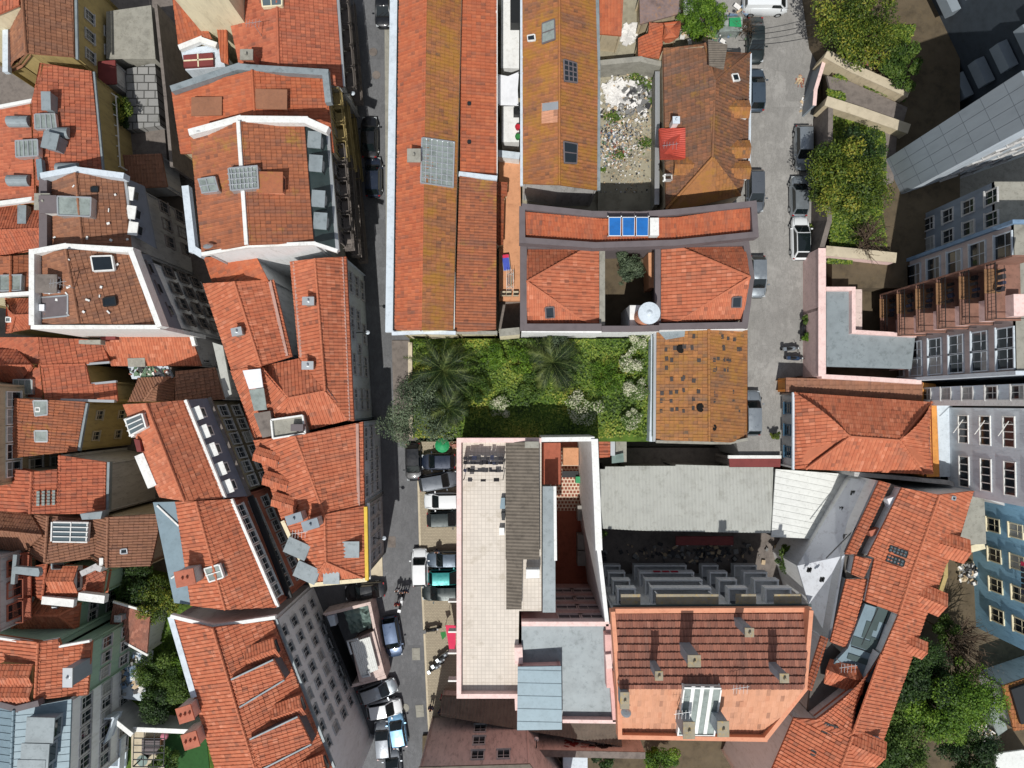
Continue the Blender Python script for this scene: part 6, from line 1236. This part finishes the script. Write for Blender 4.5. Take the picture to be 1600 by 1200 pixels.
    CARM[key_] = dict(body=body, ws=ws, rw=rw, sd=sd, tyre=tm.mesh('tyre', BLACK), rim=rm.mesh('rim', ALU), hl=hl.mesh('headlight', LAMP), tl=tl.mesh('tail_light', TAIL), mi=mi.mesh('mirror', WPAINT), bp=bp.mesh('bumper', IRON), wp=wp.mesh('wiper', BLACK), bs=bs.mesh('bonnet_seam', IRON), r=r_, a=a, zb=zb)
    return CARM[key_]
def car(label, x, y, z, ang, col, kind='hatch', L=4.1, Wd=1.76, Hh=1.46, extra=None):
    d = carmeshes(L, Wd, Hh, kind); q = P(x, y, z + .7); o = link('parked_car' if kind != 'van' else 'parked_van', None, None, (q.x, q.y, z), radians(ang)); tag(o, label, 'car' if kind != 'van' else 'van', 'parked cars and vans')
    def pt(n_, me, loc=(0, 0, 0), par=None, mat=None):
        c_ = link(n_, me, par or o, loc)
        if mat: c_.material_slots[0].link = 'OBJECT'; c_.material_slots[0].material = mat
        return c_
    b = pt('body', d['body'], mat=col); pt('windscreen', d['ws']); pt('rear_window', d['rw']); [pt('side_window', m_) for m_ in d['sd']]
    for sx in (-.62, .6):
        for sy in (-1, 1): w_ = pt('wheel', d['tyre'], (sx * L / 2, sy * (Wd / 2 - .11), d['r'])); pt('rim', d['rim'], (0, sy * .004, 0), w_)
    for sy in (-1, 1):
        pt('headlight', d['hl'], (L / 2 * .9, sy * Wd * .33, .62)); pt('tail_light', d['tl'], (-L / 2 * .955, sy * Wd * .36, .7)); pt('mirror', d['mi'], (d['a'][0][0] - .25, sy * (Wd / 2 + .08), d['zb'] + .08), mat=col)
    pt('wiper', d['wp'], (d['a'][0][0] + .04, 0, d['zb'] + .02)); pt('bonnet_seam', d['bs'], ((d['a'][0][0] + L / 2) / 2, 0, 0)); pt('bumper', d['bp'], (L / 2 - .02, 0, .38)); pt('bumper', d['bp'], (-L / 2 + .02, 0, .38))
    if extra: extra(o, d, pt)
    return o
C = dict(black=paint('paint_black', (22, 24, 28)), navy=paint('paint_navy', (38, 48, 66)), grey=paint('paint_grey', (92, 98, 106)), silver=paint('paint_silver', (150, 158, 164), .6), white=paint('paint_white', (226, 230, 232), .0), green=paint('paint_dark_green', (38, 48, 48)), teal=paint('paint_teal', (30, 128, 126)), blue=paint('paint_light_blue', (110, 156, 190)), dblue=paint('paint_dark_blue', (44, 66, 96)), slate=paint('paint_slate', (70, 84, 98)))
def blackroof(o, d, pt):
    k = MB(); a = d['a']; k.prism([(a[1][0] - .06, -a[1][1] * .94, 1.56), (a[1][0] - .06, a[1][1] * .94, 1.56), (a[2][0] + .05, a[2][1] * .94, 1.55), (a[2][0] + .05, -a[2][1] * .94, 1.55)], dz=.05); pt('roof_panel', k.mesh('roof_panel', CARGL))
G0 = ZL(700) + .12
for a in (('black car half out of frame in the sunlit strip of the upper road', 599, 10, 3.95, -90, 'black', 'hatch', 4.2), ('black car in deep shade on the upper road, upper of two', 577, 214, 3.1, 90, 'black', 'sedan', 4.3), ('black car in deep shade on the upper road, lower of two', 583, 276, 2.8, 90, 'navy', 'hatch', 4.1), ('black car under the olive tree at the road edge', 646, 722, .8, -88, 'black', 'hatch', 3.9),
          ('dark navy car beside the green parasol, first in the parking row', 685, 721, G0, 181, 'navy', 'hatch', 3.5), ('silver-grey estate car parked askew, second in the parking row', 685, 752, .85, 10, 'grey', 'suv', 4.1, 1.8, 1.55), ('white saloon in the parking row below the silver-grey estate', 692, 783, .75, 181, 'white', 'hatch', 3.9), ('dark green car below the white saloon in the parking row', 696, 811, .65, 2, 'green', 'hatch', 3.9), ('white car standing in the road alongside the parked cars', 656, 887, .15, 91, 'white', 'suv', 4.0, 1.76, 1.5),
          ('slate blue saloon with a person walking past it', 698, 874, .35, 181, 'slate', 'sedan', 4.3), ('teal car squeezed between the slate saloon and the dark car', 698, 902, .25, 1, 'teal', 'hatch', 3.9), ('dark grey car, last in the parking row above the empty pavement', 690, 926, .2, 181, 'green', 'hatch', 4.1), ('dark blue car driving past the kiosk yard', 613, 995, .02, -80, 'dblue', 'suv', 4.2, 1.8, 1.55),
          ('white and dark car poking out below the kiosk', 590, 1080, .02, 20, 'silver', 'hatch', 4.2), ('small white-bonneted car below the silver one', 600, 1108, .02, 10, 'white', 'hatch', 3.7), ('light blue convertible-like car at the bottom of the road', 621, 1141, .02, 100, 'blue', 'hatch', 3.7), ('dark grey car in shade beside the light blue car', 598, 1157, .02, 95, 'grey', 'hatch', 4.0), ('grey car cut by the bottom edge of the road', 614, 1200, .02, 95, 'grey', 'hatch', 4.0), ('dark car with red tail lamps leaving the alley above the kiosk yard', 570, 924, .05, 186, 'black', 'sedan', 4.2),
          ('dark green car beside the greenhouse on the right-hand street', 1181, 62, 6, -90, 'green', 'sedan', 4.5), ('dark slate car beside the old patchy house', 1182, 140, 6, 90, 'slate', 'hatch', 4.2), ('silver car with sun patches just above the yellow-green tree', 1256, 230, 6, -90, 'silver', 'suv', 4.4), ('silver car half hidden under the yellow-green tree', 1249, 306, 6, 90, 'silver', 'hatch', 4.0),
          ('dark grey van-like car below the old patchy house', 1181, 298, 6, -90, 'grey', 'suv', 4.2), ('silver car beside the half hipped orange roof', 1184, 432, 6, -90, 'silver', 'hatch', 4.1), ('pale silver car half hidden by the holed tile roof', 1176, 645, 6, 90, 'silver', 'suv', 4.4)):
    car(*a[:5], C[a[5]], *a[6:])
car('white car with a black glass roof below the yellow-green tree', 1251, 372, 6, 90, C['white'], 'hatch', 4.2, 1.8, 1.5, blackroof)
car('white van parked across the top of the right-hand street', 1196, 7, 6, 0, C['white'], 'van', 4.4, 1.85, 1.85)
# ================================================================ motorbikes
def moto(label, x, y, z, ang, col, group='motorbikes and scooters'):
    q = P(x, y, z + .5); t = link('motorbike', None, None, (q.x, q.y, z), radians(ang)); tag(t, label, 'motorbike', group)
    def pt(n_, k, m_, par=None): return link(n_, k.mesh(n_, m_), par or t)
    for s_ in (-.65, .65):
        k = MB(); k.add([(s_ + .3 * cos(2 * pi * i / 16), yy, .3 + .3 * sin(2 * pi * i / 16)) for yy in (-.06, .06) for i in range(16)], [[i, (i + 1) % 16, 16 + (i + 1) % 16, 16 + i] for i in range(16)] + [list(range(16)), list(range(31, 15, -1))]); o = pt('wheel', k, BLACK); k = MB(); k.lathe((s_, 0, .29), [(.1, 0), (.1, .02)], 8); pt('hub', k, ALU, o)
    k = MB(); k.tube([(-.6, 0, .5), (-.2, 0, .62), (.25, 0, .72), (.5, 0, .62)], [.1, .2, .22, .1], 10); k.tube([(.65, 0, .3), (.48, 0, .95)], .05, 6); pt('body', k, col)
    k = MB(); k.tube([(-.75, 0, .78), (-.4, 0, .8), (.05, 0, .78)], [.09, .15, .1], 8); pt('seat', k, BLACK); k = MB(); k.tube([(.38, -.36, 1.0), (.48, -.1, .95), (.48, .1, .95), (.38, .36, 1.0)], .025, 6); pt('handlebar', k, IRON); k = MB(); k.lathe((.55, 0, .78), [(.05, 0), (.1, .05), (.1, .15), (.04, .2)], 8); pt('headlight', k, LAMP); k = MB(); k.box((-.78, 0, .9), (.3, .34, .28)); pt('top_box', k, col); return t
for a in (('black motorbike lying across the awning pavement', 676, 983, .15, 10, C['black']), ('silver scooter nearest the kerb, lowest of three by the red awning', 681, 1042, .15, 30, C['silver']), ('middle silver scooter of three by the red awning', 687, 1033, .15, 32, C['silver']), ('silver scooter nearest the red awning, topmost of three', 694, 1023, .15, 34, C['silver']), ('black motorbike parked by the street wall among weeds', 1255, 515, 6, 85, C['black']), ('silver motorbike at the edge of the building shadow', 1236, 545, 6, 5, C['silver']), ('dark motorbike inside the building shadow', 1242, 560, 6, 0, C['dblue']), ('small motorbike in the road behind the walking group', 627, 941, .05, 80, C['white'])): moto(*a)
# ================================================================ people
def skinmesh(name, chain, mat, off):
    me = bpy.data.meshes.new(name); vs = [p for p, r in chain['v']]; me.from_pydata([Vector(p) for p in vs], chain['e'], []); me.update()
    o = bpy.data.objects.new(name + '_tmp', me); COL.objects.link(o); md = o.modifiers.new('s', 'SKIN'); me.skin_vertices or None
    if not me.skin_vertices: bpy.context.view_layer.objects.active = o; 
    for i, (p, r) in enumerate(chain['v']): me.skin_vertices[0].data[i].radius = (r, r); me.skin_vertices[0].data[i].use_root = (i == 0)
    o.modifiers.new('u', 'SUBSURF').levels = 1
    dg = bpy.context.evaluated_depsgraph_get(); dg.update(); m2 = bpy.data.meshes.new_from_object(o.evaluated_get(dg)); m2.name = name; bpy.data.objects.remove(o); m2.materials.clear(); m2.materials.append(mat); return m2
def person(label, x, y, z, ang, top, bottom, stride=.3):
    q = P(x, y, z); t = link('person', None, None, (q.x, q.y, z), radians(ang)); tag(t, label, 'person')
    s = stride
    V = [((0, 0, .95), .12), ((0, 0, 1.15), .13), ((0, 0, 1.38), .14), ((0, 0, 1.5), .06), ((.02, 0, 1.6), .09), ((.03, 0, 1.7), .095)]; Ed = [(0, 1), (1, 2), (2, 3), (3, 4), (4, 5)]
    sh, leg = [], []
    for sg in (-1, 1):
        b = len(V); V += [((0, sg * .19, 1.4), .065), ((-.06 * sg * s * 2, sg * .25, 1.14), .05), ((.12 + .1 * sg * s, sg * .25, .92), .035), ((.16 + .1 * sg * s, sg * .25, .86), .036)]; Ed += [(2, b), (b, b + 1), (b + 1, b + 2), (b + 2, b + 3)]
        for f_ in range(4): V.append(((.2 + .1 * sg * s, sg * .25 + (f_ - 1.5) * .022, .78 + .008 * abs(f_ - 1.5)), .009)); Ed.append((b + 3, len(V) - 1))
        V.append(((.21 + .1 * sg * s, sg * .25 - sg * .05, .84), .01)); Ed.append((b + 3, len(V) - 1))
        c_ = len(V); V += [((0, sg * .1, .88), .09), ((.1 * sg * s * 2, sg * .11, .5), .065), ((.12 * sg * s * 2 - .06, sg * .11, .1), .045), ((.12 * sg * s * 2 + .08, sg * .11, .04), .04)]; Ed += [(0, c_), (c_, c_ + 1), (c_ + 1, c_ + 2), (c_ + 2, c_ + 3)]
        sh.append(b); leg.append(c_)
    b_ = link('body', skinmesh('body', dict(v=V, e=Ed), SKIN, None), t)
    tv = [(V[0][0], .15), (V[1][0], .155), (V[2][0], .165)]; te = [(0, 1), (1, 2)]
    for b in sh: o = len(tv); tv += [(V[b][0], .085), (V[b + 1][0], .068), (V[b + 2][0], .05)]; te += [(2, o), (o, o + 1), (o + 1, o + 2)]
    link('shirt', skinmesh('shirt', dict(v=tv, e=te), top, None), t)
    tv = [((0, 0, .95), .15)]; te = []
    for b in leg: o = len(tv); tv += [(V[b][0], .11), (V[b + 1][0], .085), (V[b + 2][0], .07)]; te += [(0, o), (o, o + 1), (o + 1, o + 2)]
    link('trousers', skinmesh('trousers', dict(v=tv, e=te), bottom, None), t)
    k = MB(); k.lathe((.015, 0, 1.66), [(.1, 0), (.108, .06), (.09, .13), (.03, .165)], 12); link('hair', k.mesh('hair', HAIR, smooth=True), t)
    k = MB(); k.box((.125, 0, 1.655), (.03, .025, .035)); k.box((.118, 0, 1.61), (.012, .05, .012)); [k.box((.112, sg * .035, 1.68), (.014, .022, .012)) for sg in (-1, 1)]; link('face', k.mesh('face', plain('face_marks', (120, 74, 64))), t)
CW = plain('white_shirt', (214, 216, 220), .9); CB = CL[1]; CG = plain('grey_shirt', (130, 136, 150), .9); CRr = plain('red_shirt', (170, 44, 48), .9); JE = plain('blue_jeans', (56, 70, 96), .9)
for a in (('person in a white top at the left of the group walking in the road', 623, 918, .05, -80, CW, CB), ('person in grey in the middle of the group walking in the road', 630, 921, .05, -85, CG, CB), ('person in dark clothes at the right of the group walking in the road', 637, 920, .05, -95, CB, JE), ('person in a red top walking behind the group in the road', 623, 940, .05, 90, CRr, CB), ('person walking on the parking pavement beside the slate saloon', 684, 859, .35, -90, CG, CB), ('person in dark clothes standing on the pavement by the kerb', 675, 1100, .15, 80, CB, CB), ('person in a red top sitting side of the dark doorway on the awning pavement', 692, 1083, .15, 170, CRr, JE), ('person in dark clothes by the corner of the lean-to', 690, 1106, .15, 120, CB, CB)): person(*a)
# ================================================================ small street and terrace things
k = Thing('parasol', 'green parasol at the edge of the olive tree', 'parasol', P(694, 694, 1)); q = P(694, 694, 1); mb = MB(); mb.lathe(q + Vector((0, 0, 2.)), [(.75, 0), (.5, .2), (.05, .42)], 12); k.part('canopy', mb, GREENM); mb = MB(); mb.tube([q, q + Vector((0, 0, 2.1))], .03, 6); k.part('pole', mb, ALU)
k = Thing('awning', 'magenta and green shop awning on the pink building', 'awning', P(706, 1000, 0)); mb = MB(); mb.prism(PS('696,977 712,977 712,1022 703,1022', e=2.9), dz=.05); k.part('fabric', mb, PINKM); mb = MB(); mb.prism(PS('688,988 696,987 697,994 691,1000', e=2.6), dz=.05); k.part('fabric', mb, GRNM)
mb = MB(); [mb.obox(P(x, y, 2.85), P(x, y, .1), .05, .05) for x, y in ((696, 978), (703, 1020))]; k.part('poles', mb, IRON)
for i, (y, l) in enumerate(((938, 'short white balcony slab on the pink facade by the empty pavement'), (985, 'white balcony slab on the pink facade above the magenta awning'), (1018, 'white balcony slab on the pink facade below the magenta awning'), (1061, 'white balcony slab on the pink facade above the dark doorway'))):
    mb = MB(); q = P(709, y, 6); mb.box(q, (1., .14, 1.)); flat('balcony_divider', mb, WPAINT, l, 'divider', 'white dividers on the pink facade')
def furniture(name, label, x, y, z, col):
    q = P(x, y, z); t = Thing(name, label, 'chair', q); mb = MB(); mb.box(q + Vector((0, 0, .42)), (.5, .5, .06)); t.part('seat', mb, col); mb = MB(); mb.box(q + Vector((0, -.24, .7)), (.5, .05, .5)); t.part('backrest', mb, col)
    for a in (-.21, .21):
        for b in (-.21, .21): mb = MB(); mb.box(q + Vector((a, b, .2)), (.04, .04, .4)); t.part('leg', mb, IRON)
for x, l in ((786, 'leftmost of three pale chairs on the orange terrace'), (795, 'middle one of three pale chairs on the orange terrace'), (806, 'rightmost of three pale chairs on the orange terrace')): furniture('chair', l, x, 460, 7.5, PAVE)
t = Thing('deck_chair', 'blue and magenta sun bed on the orange terrace', 'sun bed', P(791, 412, 7.5)); q = P(791, 412, 7.5); mb = MB(); mb.box(q + Vector((0, 0, .35)), (.7, 1.5, .08), .12); t.part('frame', mb, ALU); mb = MB(); mb.box(q + Vector((0, -.1, .42)), (.6, 1.2, .06), .12); t.part('mattress', mb, plain('blue_cloth', (70, 90, 190))); mb = MB(); mb.box(q + Vector((-.06, .62, .46)), (.6, .3, .1), .12); t.part('pillow', mb, PINKM)
t = Thing('clothes_rack', 'white folding clothes rack on the orange terrace', 'clothes rack', P(797, 440, 7.5)); q = P(797, 440, 7.5); mb = MB(); [mb.obox(q + Vector((a, -1., .95)), q + Vector((a, 1., .95)), .03, .03) for a in (-.3, -.1, .1, .3)]; [mb.obox(q + Vector((a, b, .95)), q + Vector((-a, b, 0)), .03, .03) for a in (-.3, .3) for b in (-.6, .6)]; t.part('frame', mb, WPAINT); 
for i in range(4): mb = MB(); mb.box(q + Vector((-.3 + .2 * i, rnd(-.3, .3), .75)), (.05, .9, .42)); t.part('garment', mb, [FABW, CL[1], GREENM, FABW][i])
for x, y, z, s, m_, l in ((808, 178, 8.1, .7, IRON, 'dark box on the short whitewashed terrace'), (809, 201, 8.1, .5, REDM, 'red flower pot on the short whitewashed terrace'), (809, 216, 8.1, .5, GRNM, 'green plant pot on the short whitewashed terrace'), (808, 24, 8.3, 1.3, IRON, 'dark stair hatch on the long whitewashed terrace')):
    mb = MB(); q = P(x, y, z); (mb.lathe(q, [(s * .4, 0), (s * .55, s), (s * .45, s), (s * .4, s * .8)], 12) if s < .6 else mb.box(q + Vector((0, 0, s / 2)), (s, s * (2.2 if s > 1 else 1), s))); flat('plant_pot' if s < .6 else 'terrace_box', mb, m_, l, 'pot' if s < .6 else 'box')
# rubbish in the yard: uncountable bits, one object per kind of heap
RUB = [plain('rubbish_white', (226, 224, 220)), plain('rubbish_grey', (128, 128, 126)), plain('rubbish_red', (150, 96, 80)), plain('rubbish_blue', (110, 132, 156)), plain('rubbish_dark', (60, 60, 62)), plain('rubbish_green', (104, 130, 104)), plain('rubbish_tan', (190, 168, 136))]
def heap(label, x0, y0, x1, y1, n_, z, cols, smin=.08, smax=.4, flatz=.15):
    mb = MB(); mats = [RUB[i] for i in cols]; cx, cy = (x0 + x1) / 2, (y0 + y1) / 2
    for i in range(n_):
        x, y = random.gauss(cx, (x1 - x0) / 4.2), random.gauss(cy, (y1 - y0) / 4.2); x = min(x1, max(x0, x)); y = min(y1, max(y0, y)); mb.cur = random.randrange(len(mats)); s = rnd(smin, smax)
        mb.box(P(x, y, z + rnd(.02, flatz)), (s, s * rnd(.3, 1.), rnd(.03, .16)), rnd(0, 3), Matrix.Rotation(rnd(-.5, .5), 4, 'X'))
    flat('rubbish', mb, mats, label, 'rubbish', None, 'stuff')
heap('fine rubble scattered all over the rubble yard', 934, 108, 1030, 300, 1500, 6.4, (6, 6, 1, 0, 4), .04, .16, .1); heap('grey and white debris over the northern half of the rubble yard', 938, 106, 1026, 200, 420, 6.4, (0, 0, 1, 6, 4), .06, .34, .3); 
gv = MB()
for cx, cy, n_, sx in ((958, 183, 220, 6), (1009, 223, 160, 6), (1010, 132, 260, 7), (990, 120, 160, 6), (968, 243, 120, 5), (1020, 160, 180, 5), (943, 265, 60, 3), (941, 100, 200, 4)):
    for _ in range(n_): p = P(random.gauss(cx, sx), random.gauss(cy, sx * .7), 6.45 + rnd(0, .35)); a = rnd(0, 6.28); s_ = rnd(.06, .15); d = Vector((cos(a), sin(a), .3)) * s_; b = Vector((-sin(a), cos(a), .3)) * s_ * .5; gv.uv[len(gv.f)] = (rnd(0, .6), .5); gv.add([p - d, p + b, p + d, p - b], [[0, 1, 2, 3]])
flat('weeds', gv, L_GRS, 'clumps of weeds growing through the rubble yard', 'weeds', None, 'stuff')
heap('colourful litter strewn along the west side of the rubble yard', 935, 190, 985, 262, 700, 6.4, (0, 0, 1, 1, 2, 3, 4, 4, 5, 6, 6), .05, .26); heap('tangle of grey metal frames and dark scrap in the rubble yard', 970, 130, 1022, 180, 160, 6.4, (1, 1, 4, 0, 1), .08, .6, .4); heap('white plaster rubble in the rubble yard', 945, 128, 978, 160, 260, 6.4, (0, 0, 0, 0), .2, .7, .3)
heap('white plastic sheeting among the sheds', 972, 40, 992, 66, 120, 6.1, (0, 0), .3, .8, .3); heap('loose household clutter under the leafy tree', 1040, 10, 1165, 66, 240, 6.2, (0, 1, 4, 5, 6, 3), .1, .7, .5); heap('orange rubbish spill on the right-hand street', 1243, 114, 1256, 136, 40, 6, (2, 6, 6), .08, .3, .06); heap('white paper rubbish on the right-hand street', 1251, 150, 1261, 174, 40, 6, (0, 6), .08, .3, .06)
heap('planks and debris in the walled vegetable bed', 1340, 72, 1386, 108, 80, 8.6, (1, 2, 6, 4), .1, .8, .2); heap('furniture clutter on the white terrace below the red-tiled shed', 192, 1020, 228, 1090, 90, 3.45, (0, 1, 4, 3, 6), .15, .8, .5); heap('junk on the small planted patio between orange roofs', 204, 573, 262, 592, 60, 6.05, (0, 4, 5, 5, 2), .1, .6, .4); heap('clutter on the pale sunlit corner of the yard by the blue building', 1498, 878, 1545, 912, 130, 3.2, (0, 1, 4, 4, 6), .08, .5, .4); heap('dark clutter in the shaded yard below the grey warehouse', 945, 850, 1230, 880, 170, -.5, (4, 1, 4, 6), .1, .55, .5); heap('pale debris on the rubble-strewn yard at the lower right', 1512, 1134, 1558, 1156, 160, 3.25, (0, 1, 6), .1, .6, .2)
heap('rubbish and pots under the awning building by the garden corner', 700, 690, 716, 702, 30, 1, (2, 4, 6), .1, .4, .3)
heap('bits fallen on the roof terrace of the white parapet house', 62, 468, 106, 496, 14, 13.3, (4, 0, 1), .2, .6, .2)
def lamp(label, x, y, z, dx):
    q = P(x, y, z); t = Thing('street_lamp', label, 'street lamp', q); mb = MB(); mb.tube([q, q + Vector((dx * .5, 0, .35)), q + Vector((dx, 0, .4))], .04, 6); t.part('arm', mb, IRON); mb = MB(); mb.lathe(q + Vector((dx, 0, .22)), [(.06, .2), (.2, .08), (.17, 0), (.02, 0)], 10); t.part('lamp_head', mb, PALEB)
lamp('bracket street lamp on the balconied wall beside the grey raked coping', 531, 148, 8.5, 1.3); lamp('bracket street lamp on the wall of the long orange house above the road', 556, 520, 7, 1.2); lamp('bracket street lamp on the wall of the yellow parapet house', 583, 840, 7, 1.1)
# overhead cables whose shadows cross the street
for a, b, l in (((1165, 55), (1300, 30), 'upper overhead cable across the right-hand street'), ((1172, 70), (1300, 50), 'lower overhead cable across the right-hand street')):
    A_, B_ = P(*a, 11), P(*b, 11); mb = MB(); mb.tube([A_.lerp(B_, i / 10) - Vector((0, 0, .5 * (1 - (i / 5 - 1) ** 2))) for i in range(11)], .03, 5); flat('overhead_cable', mb, IRON, l, 'cable')
# roof aerials and dishes
def aerial(label, th, x, y, h=2.):
    p, n = th.hit(x, y); t = Thing('aerial', label, 'aerial', p); mb = MB(); mb.tube([p - Vector((0, 0, .1)), p + Vector((0, 0, h))], .03, 6); t.part('mast', mb, ALU); mb = MB(); tp = p + Vector((0, 0, h)); mb.obox(tp - Vector((.7, 0, .05)), tp + Vector((.7, .2, -.05)), .03, .03); [mb.obox(tp + Vector((a, -.35, 0)), tp + Vector((a + .05, .35, 0)), .02, .02) for a in (-.6, -.35, -.1, .2, .5)]; t.part('antenna', mb, ALU)
def dish(label, th, x, y, h=.8):
    p, n = th.hit(x, y); t = Thing('satellite_dish', label, 'dish', p); mb = MB(); mb.tube([p - Vector((0, 0, .1)), p + Vector((0, 0, h))], .03, 6); t.part('mast', mb, IRON); mb = MB(); c_ = p + Vector((0, 0, h)); R_ = Matrix.Rotation(-.8, 3, 'X'); pr = [(0, 0), (.25, .03), (.42, .1)]
    vs = [c_ + R_ @ Vector((r * cos(i * pi / 8), r * sin(i * pi / 8), zz)) * -1 for r, zz in pr for i in range(16)]; mb.add(vs, [[j * 16 + i, j * 16 + (i + 1) % 16, (j + 1) * 16 + (i + 1) % 16, (j + 1) * 16 + i] for j in range(2) for i in range(16)]); t.part('reflector', mb, ALU)
aerial('aerial on the large orange house along the upper road', b1, 408, 55); aerial('aerial on the red sheet roof of the old patchy house', d3, 1040, 240); dish('satellite dish on the north coping of the tall white-ridged house', b3, 318, 206); dish('satellite dish at the south corner of the tall white-ridged house', b3, 331, 386); aerial('aerial on the orange corner house', b6, 478, 828); aerial('aerial beside the chimney of the apartment building with salmon slope', I, 1150, 1068, 1.2); dish('satellite dish on the salmon slope of the apartment building', I, 976, 1106); aerial('aerial beside the roof lantern of the apartment building', I, 1058, 1100); aerial('aerial on the mossy end of the white parapet house', a4, 116, 450, 2.2); aerial('aerial on the middle house of the diagonal row', j3, 1308, 1030)
